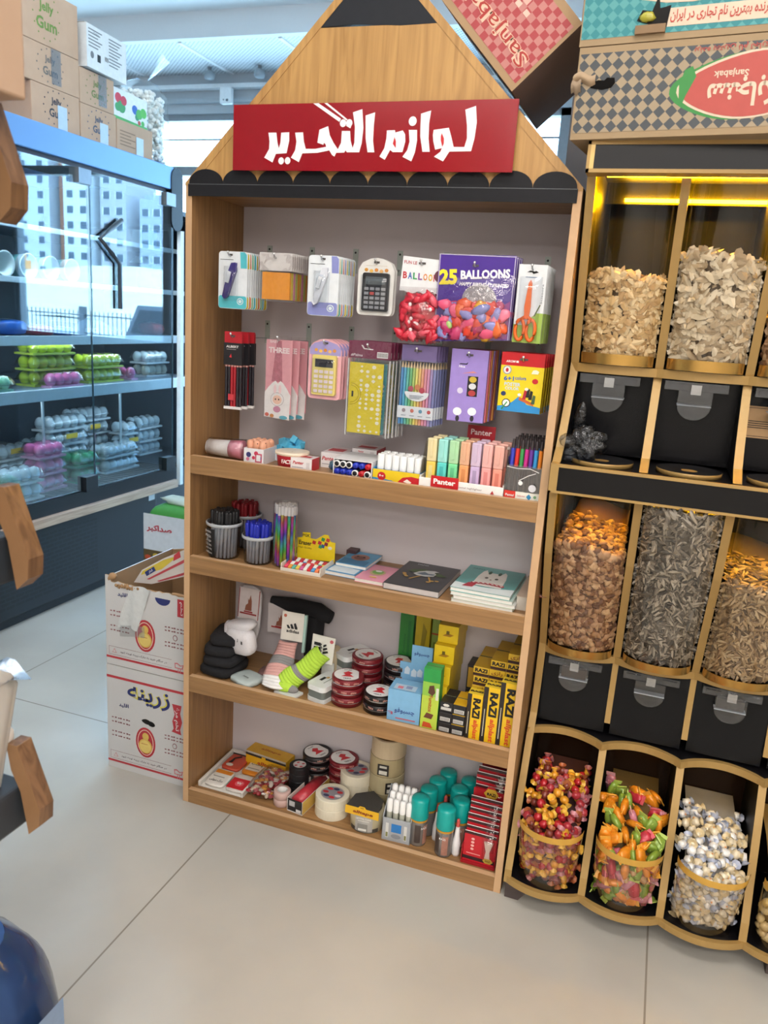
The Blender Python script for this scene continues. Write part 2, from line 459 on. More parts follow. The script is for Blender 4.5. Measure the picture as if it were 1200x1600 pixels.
t = thing('motion_sensor', 'small white sensor box under the ceiling rail above the front windows', 'sensor', (-1.976, YW-.06, 2.545))
MB().prism(rr_pts(.085, .10, .01, x0=-.0425, y0=-.05), (0, -.03, 0), X, Z, .03, P('eef2f4', .4)).build('housing', t)
MB().disc(.012, -.028, .010, .008, (0, -.03, 0), X, Z, P('5f6a72', .3)).disc(-.014, -.026, .005, .005, (0, -.03, 0), X, Z, P('5f6a72', .3)).build('lens', t)
for i, (x, lb) in enumerate(((-2.066, 'round grey spotlight under the perforated ceiling, nearer the boxes'), (-1.70, 'round grey spotlight under the perforated ceiling, beside the wooden gable'))):
    t = thing('spotlight', lb, 'lamp', (x, YW-.14, 2.70), 0, 'spotlights under the perforated ceiling')
    MB().cyl((0, 0, -.02), .012, .02, SFD, 10).build('mount', t)
    MB().lathe([(.001, -.075), (.03, -.07), (.036, -.05), (.03, -.025), (.001, -.018)], (0, 0, 0), P('9aa2a8', .35), 14).build('lamp_head', t)

# ------------------------------------------------------------------ outside
GZ = -.4
struct(MB().box(-60, 260, YW+.5, 300, GZ-.1, GZ, P('d8d2c6', .9, var=.12, scale=.5)).build('ground_outside'))
mb = MB()
def mound(u, v):
    x = 30+150*u; y = 45+70*v
    h = 6.0*min(1, v*1.6)*(.75+.25*sin(u*17+1)*cos(v*6))*min(1, min(u, 1-u)*9)
    return (x, y, GZ+max(0, h)+random.uniform(-.15, .15))
mb.grid(40, 14, mound, P('ddd3c2', .95, var=.25, scale=.3))
struct(mb.build('hill_outside'))
def tower(x, y, w, d, h, nw, hexc, lb, dark='55606c', base=4.5):
    t = thing('apartment_tower', lb, 'building', (x, y, base), 0, 'towers across the street')
    mb = MB().box(-w/2, w/2, 0, d, -base, h, P(hexc, .9, var=.04, scale=.2))
    mb.box(-w/2+.8, w/2-.8, .6, d-.6, h, h+.9, P(hexc, .9, var=.04, scale=.2)); mb.build('walls', t)
    n = int(h/3.0); wm = P(dark, .35); fm = P('f3f4f4', .6)
    per = max(1, 96//max(1, n))
    for k in range(n):
        for j in range(min(nw, per)):
            xx = -w/2+w*(j+.5)/nw
            m2 = MB().box(xx-.8, xx+.8, -.06, 0, k*3+.8, k*3+2.2, wm).rect(-.95, -.8, 0, 1.5, (xx, -.06, k*3+.75), X, Z, fm).rect(.8, .95, 0, 1.5, (xx, -.06, k*3+.75), X, Z, fm)
            m2.build('window', t)
tower(127, 140, 9, 10, 42, 2, 'c9ccd0', 'pale grey tower block mirrored at the near end of the fridge glass')
tower(119.5, 142, 4.2, 9, 24, 1, 'a8745c', 'brick red tower block mirrored between two pale towers')
tower(113.9, 138, 6.5, 10, 44, 2, 'd6d8da', 'tall white tower block mirrored beside the fridge door handles')
tower(105.8, 139, 6.2, 10, 42, 2, 'b9b6b8', 'tall grey brown tower block mirrored on the far fridge door')
tower(97.5, 140, 5.4, 10, 16, 2, 'aab0ba', 'low grey tower block mirrored at the far end of the fridge glass')
tower(136, 143, 6, 10, 33, 2, 'bfc4cc', 'slim grey tower block mirrored at the edge of the fridge glass')
fm = P('3b4148', .5)
t = thing('street_fence', 'long dark iron railing on the far side of the road', 'fence', (9, 24, GZ))
mb = MB(); mb.box(0, 18, -.02, .02, .18, .22, fm); mb.box(0, 18, -.02, .02, .86, .90, fm); mb.build('rail', t)
for k in range(90): MB().box(k*.2-.012+.05, k*.2+.012+.05, -.012, .012, .05, 1.05, fm).build('picket', t)
for k in range(5): MB().box(k*4.2+.5, k*4.2+.72, -.1, .1, 0, 1.2, P('5b6066', .6)).build('post', t)
t = thing('parked_car', 'grey car parked outside in front of the iron railing', 'car', (5.55, 11.2, GZ))
mb = MB().prism([(-.85, .25), (.85, .25), (.9, .6), (.82, .95), (.55, 1.5), (-.55, 1.5), (-.82, .95), (-.9, .6)], (0, 0, 0), X, Z, 3.6, P('5d646c', .3, .3)); mb.build('body', t, .05)
MB().flat([(-.72, .98), (.72, .98), (.5, 1.42), (-.5, 1.42)], (0, 0, 0), X, Z, P('2a3036', .1), .01).build('rear_window', t)
for x in (-.7, .7):
    for y in (.6, 3.0): MB().cyl((x-.1, y, .32), .32, .2, BLACK, 16, 'x').build('wheel', t)
t = thing('excavator', 'small orange digger standing on the bright spoil heap outside', 'excavator', (103.5, 112, 4.2), .6)
MB().box(-1.4, 1.4, -.8, .8, -2.5, .7, BLACK).build('tracks', t)
MB().box(-1.3, 1.2, -.9, .9, .7, 2.2, P('e08a1c', .5)).box(.2, 1.1, -.7, .5, 2.2, 3.3, P('e08a1c', .5)).build('cab', t)
MB().tube([(1.2, 0, 1.5), (3, 0, 3.6), (4.8, 0, 1.2)], .22, P('e08a1c', .5)).build('arm', t)
# ================================================================== the pencil-shaped shelf unit
W, H, T, D = .809, 1.45, .0155, .217
OAKZ = WOOD('a87f52', '8e6a44', 'z'); OAKX = WOOD('a87f52', '8e6a44', 'x'); EDGE = P('c9a27a', .5, var=.06, scale=30)
OAKG = WOOD('c79a5c', 'ac8048', 'z')
BACK = P('cec6c9', .55, var=.03, scale=6)
SH = {1: .876, 2: .640, 3: .337, 4: .028}
LIP = {1: .883, 2: .647, 3: .345, 4: .037}
unit = thing('display_shelf', 'tall oak display shelf shaped like a pencil with a red sign', 'shelf unit', (0, 0, 0))
MB().box(0, T, 0, D+.006, 0, H, OAKZ, f=EDGE).build('side_panel', unit, .0008)
MB().box(W-T, W, 0, D+.006, 0, H, OAKZ, f=EDGE).build('side_panel', unit, .0008)
MB().box(T, W-T, D, D+.006, .0, H, BACK).build('back_panel', unit)
MB().box(T, W-T, .0, D, H-.0125, H, OAKX).build('top_board', unit)
for k in (1, 2, 3, 4):
    z = SH[k]
    MB().box(T, W-T, .014, D, z-.016, z, OAKX).build('shelf_board', unit)
    MB().box(T, W-T, 0, .014, LIP[k]-.041 if k < 4 else 0, LIP[k], OAKX, t=EDGE).build('front_lip', unit, .0006)
# gable: wood triangle with a black tip, two roof boards behind it
ap = H+W/2
zt = 1.728
def roofx(z): return z-H
MB().prism([(.0, H+.003), (W, H+.003), (W-roofx(zt), zt-.002), (roofx(zt), zt)], (0, 0, 0), X, Z, .012, OAKG).build('gable_panel', unit)
MB().prism([(roofx(zt), zt), (.36, zt+.003), (.45, zt-.003), (W-roofx(zt), zt-.002), (W/2, ap)], (0, -.0002, 0), X, Z, .012, PB('2a2c31', .55)).build('pencil_tip', unit)
for sx in (0, 1):
    a, b = Vector((0, 0, H)), Vector((W/2, 0, ap)); q = .012
    pts = [(0, H-.002), (0, H+.004), (W/2, ap+.006), (W/2, ap-.012), (.016, H-.002)]
    if sx: pts = [(W-x, z) for x, z in pts]
    MB().prism(pts, (0, -.001, 0), X, Z, D, OAKG).build('roof_board', unit)
mb = MB(); dk = PB('202024', .45)
n = 10
mb.box(T*.55, W-T*.55, -.0035, .0, H-.022, H+.001, dk)
sw = (W-.02)/n
for i in range(n):
    cx = .01+sw*(i+.5); hgt = .030 if i not in (0, n-1) else .029
    pts = [(cx+sw*.5*cos(a), H+.001+hgt*sin(a)**.9) for a in [pi*k/14 for k in range(15)]]
    mb.prism(pts, (0, -.0025, 0), X, Z, .0025, dk)
mb.box(T*.55, W-T*.55, -.0042, -.0034, H+.0003, H+.0016, P('55585c', .4))
mb.build('scallop_trim', unit)
sg = MB().box(.120, .6835, -.017, -.012, 1.4755, 1.5950, P('940c1b', .16, var=.03)).build('sign_board', unit)
MB().box(.16, .18, -.012, -.0005, 1.50, 1.57, RED).box(.62, .64, -.012, -.0005, 1.50, 1.57, RED).build('sign_spacer', unit)
G = {
'a': [(1979,15441),(2153,15440),(2183,15258),(2216,15162),(2245,15258),(2256,15439),(2428,15444),(2434,15295),(2386,15069),(2155,15056),(2086,14901),(1901,14988),(2001,15143),(2008,15278)],
'b': [(2553,15437),(2722,15441),(2746,15275),(2792,15147),(2994,15147),(3215,15182),(3202,15226),(3167,15254),(3158,15216),(3029,15255),(3062,15484),(3240,15544),(3282,15385),(3366,15253),(3460,15140),(3520,15253),(3525,15458),(3693,15456),(3713,15289),(3760,15159),(3791,15252),(3785,15529),(3732,15777),(3916,15829),(3958,15509),(3942,15251),(3899,15084),(3649,15084),(3619,15118),(3595,15080),(3431,15075),(3397,15009),(3345,15037),(3285,15118),(3043,15075),(2723,15065),(2655,14908),(2481,14989),(2566,15123),(2587,15275)],
'c': [(3987,15719),(4174,15771),(4164,15544),(4164,15287),(4203,15084),(4067,15084),(4013,15325),(4000,15527)],
'd': [(2911,15944),(3022,15945),(3496,15670),(3466,15615)], 'e': [(3600,15549),(3728,15585),(3696,15502)], 'f': [(3143,15943),(3202,15946),(3631,15656),(3606,15638)],
'g': [(4427,15459),(4584,15463),(4593,15422),(4736,15457),(4786,15393),(4800,15266),(4757,15087),(4569,15087),(4514,15124),(4420,14954),(4310,15010),(4396,15157),(4426,15322)],
'h': [(4853,15465),(5011,15463),(5025,15283),(5000,15084),(4942,14928),(4763,15007),(4848,15120),(4882,15266)],
'i': [(5066,15734),(5254,15785),(5232,15569),(5242,15318),(5282,15092),(5143,15092),(5081,15355),(5071,15552)],
'j': [(5328,15461),(5610,15494),(5666,15351),(5728,15173),(5926,15172),(5962,15314),(5943,15526),(5889,15789),(6078,15847),(6118,15576),(6100,15313),(6057,15101),(5655,15096),(5549,14930),(5370,15011),(5484,15092),(5509,15155),(5384,15128),(5338,15264),(5319,15371)]}
HOLE = [[(4586,15349),(4619,15267),(4620,15157),(4559,15230)], [(5487,15406),(5535,15316),(5539,15227),(5514,15173),(5478,15281),(5472,15352)]]
mb = MB(); wl = P('f4f2f4', .3, var=.02)
for p in G.values(): mb.flat([(a*1e-4, b*1e-4) for a, b in p], (0, -.017, 0), X, Z, wl, .0006)
for p in HOLE: mb.flat([(a*1e-4, b*1e-4) for a, b in p], (0, -.017, 0), X, Z, RED, .0010)
for a, b, r in ((2275,14930,62),(2413,14934,62),(3543,15592,65),(3669,15594,64),(4917,15611,77)):
    mb.disc(a*1e-4, b*1e-4, r*1e-4, r*1.05e-4, (0, -.017, 0), X, Z, wl, .0008)
mb.build('lettering', sg)
# pegboard hooks: plate and rod, part of the unit
HK = {}
PLATE = P('aab4ae', .4, .15)
def hook(x, z, y):
    mb = MB().box(x-.006, x+.006, D-.002, D, z-.045, z+.008, PLATE)
    mb.disc(x, z, .0024, .0024, (0, D-.002, 0), X, Z, INK)
    o = mb.build('hook', unit)
    zz = z-.033
    MB().tube([(x, D-.003, zz), (x, y+.02, zz+.001), (x, y+.004, zz+.004), (x, y, zz+.009)], .0017, STEEL, 8).ball((x, y, zz+.010), .0026, P('e8eaec', .2, .4), 8, 6).build('rod', o)
XH = [.086, .194, .301, .406, .512, .620, .729]
R1Z, R2Z = 1.346, 1.177
R1Y = [.028, .028, .028, .060, .030, .026, .030]
R2Y = [.045, .055, .060, .045, .045, .045, .040]
for x, y in zip(XH, R1Y): hook(x, R1Z, y)
for x, y in zip(XH, R2Y): hook(x, R2Z, y)
# ================================================================== glass-door fridge
FX = -1.13
NAVY = P('2a3442', .45, var=.06); DK = P('16191f', .5); BLUEST = P('6f9dd2', .3, .2, var=.03, scale=4)
RAILW = P('e3eef5', .35)
fr = thing('display_refrigerator', 'large dark glass-fronted display fridge full of egg cartons', 'refrigerator', (0, 0, 0))
def slots():
    m = bpy.data.materials.new('slotted_grille'); m.use_nodes = True
    nt = m.node_tree; b = nt.nodes['Principled BSDF']; b.inputs['Roughness'].default_value = .5
    tc = nt.nodes.new('ShaderNodeTexCoord'); sp = nt.nodes.new('ShaderNodeSeparateXYZ'); cb = nt.nodes.new('ShaderNodeCombineXYZ')
    br = nt.nodes.new('ShaderNodeTexBrick'); L = nt.links.new
    br.inputs['Scale'].default_value = 1; br.inputs['Brick Width'].default_value = .046; br.inputs['Row Height'].default_value = .0165
    br.inputs['Mortar Size'].default_value = .0032; br.inputs['Mortar Smooth'].default_value = .2; br.offset = .5
    br.inputs['Color1'].default_value = (.004, .005, .007, 1); br.inputs['Color2'].default_value = (.006, .007, .009, 1); br.inputs['Mortar'].default_value = (*lin('191e26'), 1)
    L(tc.outputs['Object'], sp.inputs[0]); L(sp.outputs['Y'], cb.inputs['X']); L(sp.outputs['Z'], cb.inputs['Y']); L(cb.outputs[0], br.inputs['Vector'])
    L(br.outputs['Color'], b.inputs['Base Color']); return m
mb = MB().box(-1.88, FX-.012, .12, 1.515, .045, .37, P('161a21', .45, var=.08))
mb.box(-1.86, FX-.04, .16, 1.48, 0, .045, DK)
base = mb.build('base', fr, .004)
MB().rect(.20, 1.10, .085, .325, (FX-.012, 0, 0), Y, Z, slots(), .001).build('grille', base)
MB().rect(1.455, 1.50, .325, .352, (FX-.012, 0, 0), Y, Z, P('c9d2d8', .4), .001).build('rating_sticker', base)
MB().box(FX-.012, FX+.012, .12, 1.655, .358, .394, WOOD('c9b09a', 'a88c78', 'y')).build('bumper_rail', fr, .002)
mb = MB().box(-1.88, FX-.012, .12, 1.66, .37, .44, DK).box(FX-.03, FX-.008, .12, 1.66, .394, .452, P('131820', .3)); mb.build('lower_sill', fr)
MB().box(-1.88, -1.85, .12, 2.08, .37, 1.75, NAVY).build('back_wall', fr)
MB().box(-1.88, FX-.02, .10, .12, .37, 1.75, NAVY).build('end_panel', fr)
MB().box(-1.88, -1.22, 2.06, 2.08, .37, 1.60, NAVY).build('end_panel', fr)
MB().box(-1.88, -1.22, 1.66, 2.08, 1.60, 1.62, NAVY).build('roof_panel', fr)
MB().box(-1.88, -1.36, 1.515, 2.08, .02, .37, DK).build('rear_base', fr)
MB().box(FX-.02, FX, 1.688, 1.712, .36, 1.52, P('dfe9ee', .4)).build('end_post', fr)
mb = MB().prism(rr_pts(.085, .26, .042, x0=1.612, y0=1.515), (FX+.004, 0, 0), Y, Z, .70, PB('12161d', .4, .25)); mb.build('end_cap', fr)
mb = MB().box(FX-.74, FX, .12, 1.635, 1.682, 1.775, BLUEST, f=DK, k=DK); mb.build('header', fr, .003)
MB().box(FX-.06, FX-.015, .14, 1.60, 1.664, 1.682, P('3b3340', .5)).build('door_track', fr)
# glowing strip added inside the header to brighten the goods
MB().box(FX-.085, FX-.080, .14, 1.60, 1.632, 1.682, P('2b3038', .5)).build('strip_shield', fr)  # added to hide the glowing strip from view
MB().box(FX-.13, FX-.10, .2, 1.6, 1.672, 1.681, EMIT((.80, .92, 1.0), 55)).build('light_strip', fr)
# shelves
def fshelf(x, z, th):
    mb = MB().box(-1.85, x, .12, 2.06, z-.012, z, P('6d7f8e', .4)); mb.box(x-.008, x+.006, .12, 2.06, z-th+.004, z+.004, RAILW); mb.build('shelf', fr, .002)
    if z < 1.1: MB().box(x-.040, x-.026, .16, 2.0, z-.018, z-.012, EMIT((.85, .94, 1.0), 22)).build('shelf_fill', fr)  # glow added under the lower shelves to brighten the eggs
fshelf(-1.26, .848, .046); fshelf(-1.32, 1.046, .036); fshelf(-1.36, 1.262, .022); fshelf(-1.38, 1.46, .02)
mb = MB().box(-1.85, -1.15, .12, 1.66, .44, .455, P('20262e', .4)).box(-1.85, -1.24, 1.66, 2.06, .44, .455, P('20262e', .4))
for k in range(46): mb.box(-1.84, -1.16, .14+k*.033, .146+k*.033, .455, .459, P('3a434d', .35))
mb.build('deck', fr)
for y in (.95, 1.42): MB().box(-1.27, -1.262, y, y+.008, .46, .84, RAILW).build('shelf_post', fr)
# doors
GL = CLEAR('e6f3f8', .17, .85, .0)
def door(y0, y1, hy, hinge):
    d = MB().box(FX-.006, FX, y0, y1, .46, 1.664, GL).build('door', fr)
    eg = P('35505c', .2)
    MB().box(FX-.0065, FX+.0005, y1-.003, y1, .46, 1.664, eg).build('door_edge', d)
    if hy:
        pts = [(FX+.012, hy+.005, 1.17), (FX+.012, hy+.005, 1.345), (FX+.012, hy-.04, 1.378), (FX+.012, hy-.112, 1.43), (FX+.012, hy-.04, 1.475), (FX+.012, hy+.02, 1.512)]
        MB().tube(pts, .0095, P('3d4852', .35), 8).build('handle', d)
    MB().box(FX-.03, FX+.014, hinge-.068, hinge, 1.612, 1.664, P('7d868f', .3, .5)).build('hinge', d)
    MB().box(FX-.03, FX+.014, hinge-.07, hinge, .452, .512, P('14181d', .4)).build('hinge', d)
door(.56, 1.086, None, 1.083)
door(1.092, 1.628, 1.238, 1.628)
door(.13, .552, None, .5)

# ------------------------------------------------------------------ egg cartons and packs in the fridge
EGGP = {}
PLC = {}
def carton(loc, nx, ny, egg, lid, label, group=None, rz=0, tray='dfe6ea', sticker=None, name='egg_carton'):
    key = (nx, ny, egg, tray, sticker)
    if key in PLC:
        return dup(PLC[key], loc, rz, label, group)
    t = thing(name, label, 'eggs', loc, rz, group)
    p = .047; w, d = nx*p+.014, ny*p+.014
    mb = MB(); pm = P(tray, .35); cl0 = CLEAR('f2f6f8', .25, .5, .2)
    def low(u, v):
        x = -w/2+w*u; y = -d/2+d*v
        return (x, y, .013+.009*cos(2*pi*(x+w/2-.007)/p)*1.0*(abs(x) < w/2-.006)+.0)
    mb.box(-w/2+.006, w/2-.006, -d/2+.006, d/2-.006, .0, .008, pm); mb.box(-w/2-.001, w/2+.001, -d/2-.001, d/2+.001, .0235, .0248, cl0)
    mb.build('tray', t)
    if egg not in EGGP:
        EGGP[egg] = P(egg, .4, var=.04)
    for i in range(nx):
        for j in range(ny):
            e = MB().ball((0, 0, 0), (.0226, .0226, .027), EGGP[egg], 10, 7)
            e.build('egg', t, loc=((i-(nx-1)/2)*p, (j-(ny-1)/2)*p, .031))
    mb = MB(); cl = CLEAR(lid, .06, .8, .10, .4, 60)
    h = .058
    def dome(u, v):
        x = -w/2+w*u; y = -d/2+d*v; e_ = min(1, 9*min(u, 1-u))*min(1, 7*min(v, 1-v))
        return (x, y, .026+(.030+.006*abs(cos(pi*x/p))*abs(cos(pi*y/p)))*e_**.5)
    mb.grid(nx*4, ny*4, dome, cl)
    mb.build('lid', t)
    if sticker: MB().rect(-.035, .035, .030, .052, (0, -d/2, 0), X, Z, P(sticker, .5), .004).build('sticker', t)
    PLC[key] = t
    return t
ZD, ZM = .459, .848
WH, PK, GN, YG = 'eef2f4', 'f0a6d0', '2fae86', 'd9ea4a'
q = pi/2
# lowest deck
for k, s in enumerate(('bottom', 'middle', 'top')):
    carton((-1.27, .955, ZD+k*.064), 3, 2, PK, 'ffd9ee', 'pink egg carton, %s of the stack at the near end of the fridge deck' % s, 'pink egg cartons on the deck', q, 'f3b8d8')
carton((-1.45, .90, ZD+.0), 3, 2, PK, 'ffd9ee', 'pink egg carton behind the pink stack on the fridge deck', 'pink egg cartons on the deck', q, 'f3b8d8')
for k, s in enumerate(('bottom', 'upper')):
    carton((-1.215, .745, ZD+k*.064), 4, 2, WH, 'eef6fa', 'white egg tray, %s one beside the pink stack on the fridge deck' % s, 'white egg cartons on the deck', q)
for k, s in enumerate(('bottom', 'top')):
    carton((-1.27, 1.155, ZD+k*.062), 3, 2, GN, 'bff2de', 'green egg carton, %s one of two beside the pink stack' % s, 'green egg cartons on the deck', q, '2aa37e')
for k, s in enumerate(('lowest', 'second', 'third', 'topmost')):
    carton((-1.42, 1.225, ZD+k*.064), 5, 2, WH, 'eef6fa', 'white egg carton, %s of the tall stack behind the green cartons' % s, 'white egg cartons on the deck', q, 'dfe6ea', 'f2c418' if k in (2,) else None)
for k, s in enumerate(('lower', 'upper')):
    carton((-1.30, 1.42+.0*k, ZD+k*.064), 5, 2, WH, 'eef6fa', 'white egg carton, %s one in the low row on the far deck' % s, 'white egg cartons on the deck', q)
for k, s in enumerate(('lowest', 'second', 'third', 'top')):
    carton((-1.52, 1.50, ZD+k*.064), 5, 2, WH, 'eef6fa', 'white egg carton, %s of the stack at the far end of the deck' % s, 'white egg cartons on the deck', q, 'dfe6ea', 'f2c418' if k == 2 else None)
carton((-1.58, 1.08, ZD), 5, 2, WH, 'eef6fa', 'white egg carton at the back of the deck behind the pink stack', 'white egg cartons on the deck', q)
carton((-1.58, 1.08, ZD+.064), 5, 2, WH, 'eef6fa', 'white egg carton with a yellow sticker on top at the back of the deck', 'white egg cartons on the deck', q, 'dfe6ea', 'f2c418')
for k, s in enumerate(('lower', 'upper')):
    carton((-1.62, 1.33, ZD+.064*k), 4, 2, WH, 'eef6fa', 'white egg carton, %s one at the back between the two tall stacks' % s, 'white egg cartons on the deck', q)
    carton((-1.28, .60+.0*k, ZD+.064*k), 3, 2, WH, 'eef6fa', 'white egg carton, %s one at the very near end of the deck' % s, 'white egg cartons on the deck', q)
for k, s in enumerate(('bottom', 'middle', 'top')):
    carton((-1.40, 1.62, ZD+k*.064), 2, 2, WH, 'eef6fa', 'small white egg carton, %s of three by the end post' % s, 'white egg cartons on the deck', q, 'dfe6ea', 'f2c418' if k == 1 else None)
# middle shelf
for k, s in enumerate(('lowest', 'middle', 'top')):
    carton((-1.40, 1.13, ZM+k*.062), 5, 2, YG, 'f7fbd0', 'yellow green egg carton, %s of the near stack on the middle shelf' % s, 'yellow green egg cartons', q, 'cfe04a')
for k, s in enumerate(('lower', 'upper')):
    carton((-1.38, 1.42, ZM+k*.062), 5, 2, YG, 'f7fbd0', 'yellow green egg carton, %s of the far stack on the middle shelf' % s, 'yellow green egg cartons', q, 'cfe04a')
carton((-1.31, 1.12, ZM), 4, 1, PK, 'ffd9ee', 'small pink egg carton in front of the near yellow green stack', 'pink egg cartons on the middle shelf', q, 'f3b8d8')
carton((-1.42, 1.61-.0, ZM), 1, 4, PK, 'ffd9ee', 'pink egg carton at the far end of the middle shelf', 'pink egg cartons on the middle shelf', q, 'f3b8d8')
carton((-1.32, .75, ZM), 4, 1, 'c9e8d4', 'e6fff2', 'pale green egg carton at the near end of the middle shelf', None, q, 'a9d8bc')
KR = P('c7ab8b', .6)
def sack(loc, w, d, h, label, rz=0, gm='2f9a6e'):
    t = thing('paper_pack', label, 'pack', loc, rz, 'brown paper packs on the middle shelf')
    MB().ball((0, 0, h/2), (w/2, d/2, h/2), KR, 14, 8, jit=.02, pw=.55).build('bag', t)
    MB().rect(-w*.12, w*.2, -d*.25, d*.25, (0, 0, h), X, Y, P(gm, .5), .0008).build('label', t)
sack((-1.45, .84, ZM), .16, .24, .04, 'flat brown paper pack with a green label, near end of the middle fridge shelf')
sack((-1.52, 1.60-.02, ZM+.0), .14, .10, .045, 'flat brown paper pack behind the far pink eggs on the middle shelf')
# third shelf
ZU = 1.046
def pouch(loc, r, hexc, label, name='snack_pouch', rot=(0,0,0), st='f2f4f6'):
    t = thing(name, label, 'packet', loc, 0, 'packets on the upper fridge shelves', rot)
    MB().ball((0, 0, r[2]), r, P(hexc, .3), 12, 8, jit=.04, pw=.6).build('packet', t)
    MB().rect(-r[0]*.4, r[0]*.4, -r[1]*.4, r[1]*.4, (0, 0, r[2]*2), X, Y, P(st, .4), .001).build('label', t)
pouch((-1.42, .95, ZU), (.06, .07, .03), '2468c8', 'blue packet at the near end of the upper fridge shelf')
pouch((-1.41, 1.10, ZU), (.05, .06, .02), 'b8283a', 'red packet beside the blue one on the upper fridge shelf')
pouch((-1.42, 1.23, ZU), (.05, .06, .018), '2f79d0', 'flat blue packet in the middle of the upper fridge shelf', st='d84a5a')
pouch((-1.44, 1.90, ZU), (.06, .045, .03), 'c23a2e', 'red packet at the far end of the upper fridge shelf')
t = thing('foil_pack', 'grey foil pack leaning on the far half of the upper fridge shelf', 'pack', (-1.48, 1.44, ZU))
MB().prism([(-.13, 0), (.13, 0), (.12, .04), (.0, .085), (-.10, .05)], (.06, 0, 0), Y, Z, .14, P('6d7480', .3, .4, bump=.6)).build('foil_wrap', t, .006)
MB().rect(-.05, .03, .012, .03, (.06, 0, 0), Y, Z, P('d8dce2', .3), .002).build('label', t)
ZC = 1.262
for i, (y, lb) in enumerate(((.93, 'white tub lying on its side at the near end of the top fridge shelf'), (1.05, 'white tub lying second on the top fridge shelf, its mouth to the room'), (1.17, 'white tub lying third on the top fridge shelf'), (1.29, 'white tub lying furthest along the top fridge shelf'))):
    t = thing('plastic_tub', lb, 'tub', (-1.45, y, ZC+.048), 0, 'tubs lying on the top fridge shelf')
    MB().lathe([(.001, -.06), (.036, -.06), (.046, .055), (.049, .058), (.046, .06), (.040, .055), (.001, -.05)], (0, 0, 0), P('e9f3f3', .4), 18, 'x').build('tub', t)
    MB().lathe([(.0405, -.02), (.0445, .03)], (0, 0, 0), P('7fc6c4', .4), 18, 'x').build('band', t)
t = thing('blue_plate', 'round blue plate standing at the near end of the top fridge shelf', 'plate', (-1.46, .80, ZC+.06))
MB().lathe([(.001, 0), (.055, 0), (.06, .006), (.055, .014), (.001, .012)], (0, 0, 0), P('4a9ad8', .35), 22, 'x').build('disc', t)
for i, (y, z, c, lb) in enumerate(((1.93, ZC, '2d86cc', 'blue carton at the far end of the top fridge shelf'), (1.90, 1.46, '3a9ad8', 'blue carton at the far end of the highest fridge shelf'), (1.78, 1.46, 'd8d2c8', 'cream carton beside the blue one on the highest fridge shelf'))):
    t = thing('drink_carton', lb, 'carton', (-1.47, y, z), 0, 'cartons on the top fridge shelves')
    MB().box(-.04, .04, -.035, .035, 0, .12, P(c, .4)).build('carton', t, .002)
    MB().prism([(-.04, .12), (.04, .12), (0, .15)], (0, -.035, 0), X, Z, -.07, P('f0f2f4', .4)).build('gable_top', t)

# ------------------------------------------------------------------ boxes on top of the fridge
FZ = 1.775
for k, s_ in enumerate(('lowest', 'second', 'top')):
    carton((-1.45, 1.84, ZD+k*.064), 4, 2, WH, 'eef6fa', 'white egg carton, %s of the stack past the end post of the fridge' % s_, 'white egg cartons on the deck', q)
for k, s_ in enumerate(('lower', 'upper')):
    carton((-1.42, 1.86, ZM+k*.062), 4, 2, ['e8dcc8', WH][k], 'eef6fa', 'pale egg carton, %s of two past the end post on the middle shelf' % s_, None, q)
KB = P('c2a288', .8, var=.08, scale=18, bump=.1); KBD = P('b29274', .8, var=.08, scale=18)
TAPE = CLEAR('dfe8f4', .22, .6, .2)
def jelly(y0, y1, z, h, lb, col, x=-1.145, d=.30, txt=True, tapec=None, rz=0):
    w = y1-y0
    t = thing('sweet_carton', lb, 'box', (x, (y0+y1)/2, z), rz, 'cartons on top of the fridge')
    mb = MB().box(-d, 0, -w/2, w/2, 0, h, KB, r=KB)
    f = ((0, 0, 0), Y, Z); ink = P(col, .7)
    if txt:
        mb.text('Jelly', 0, h*.66, h*.22, *f, ink, bold=.03); mb.text('Gum', .0, h*.38, h*.22, *f, ink, bold=.03)
        for k in range(14):
            a = 2*pi*k/14; mb.disc(.062*cos(a), h*.52+h*.42*sin(a), .003, .003, *f, ink, n=6)
    else:
        for k in range(5): mb.rect(-w*.42, -w*.42+w*(.3 if k % 2 else .42), h*(.2+.11*k), h*(.235+.11*k), *f, P('8d7460', .8))
    mb.build('carton', t, .002)
    MB().box(-d*.52, -d*.50, -w/2, w/2, h, h+.0006, KBD).build('lid_seam', t)
    if tapec:
        tm = P('b9cfe0', .3) if tapec == 'b' else TAPE
        MB().rect(.005, .052, -.001 if tapec == 'b' else h*.1, h*.62 if tapec == 'b' else h*1.0, (0, 0, 0), Y, Z, tm, .0014).build('tape', t)
jelly(.826, 1.062, FZ, .127, 'bottom jelly sweet carton with a blue tape strip, nearest stack on the fridge', '3d4450', tapec='b')
jelly(.775, 1.064, FZ+.128, .124, 'middle carton of the nearest stack on the fridge, faded print', '6d6a66', txt=True, tapec='w')
jelly(.755, 1.064, FZ+.253, .172, 'top jelly sweet carton with green lettering, nearest stack on the fridge', '6a8a3e')
jelly(1.066, 1.268, FZ, .118, 'bottom jelly sweet carton of the second stack on the fridge', '4a5a70', tapec='b')
jelly(1.066, 1.258, FZ+.119, .118, 'upper carton of the second fridge-top stack under the white box', '6f8048', tapec='w')
jelly(1.272, 1.502, FZ, .112, 'plain brown carton with small print below the white fruit box', '7a7166', txt=False, tapec='b')
t = thing('fruit_box', 'white carton with printed red and green fruit beside the plastic bag', 'box', (-1.16, 1.378, FZ+.113), .05)
mb = MB().box(-.26, 0, -.118, .118, 0, .112, P('e9edf0', .6)); f = ((0, 0, 0), Y, Z)
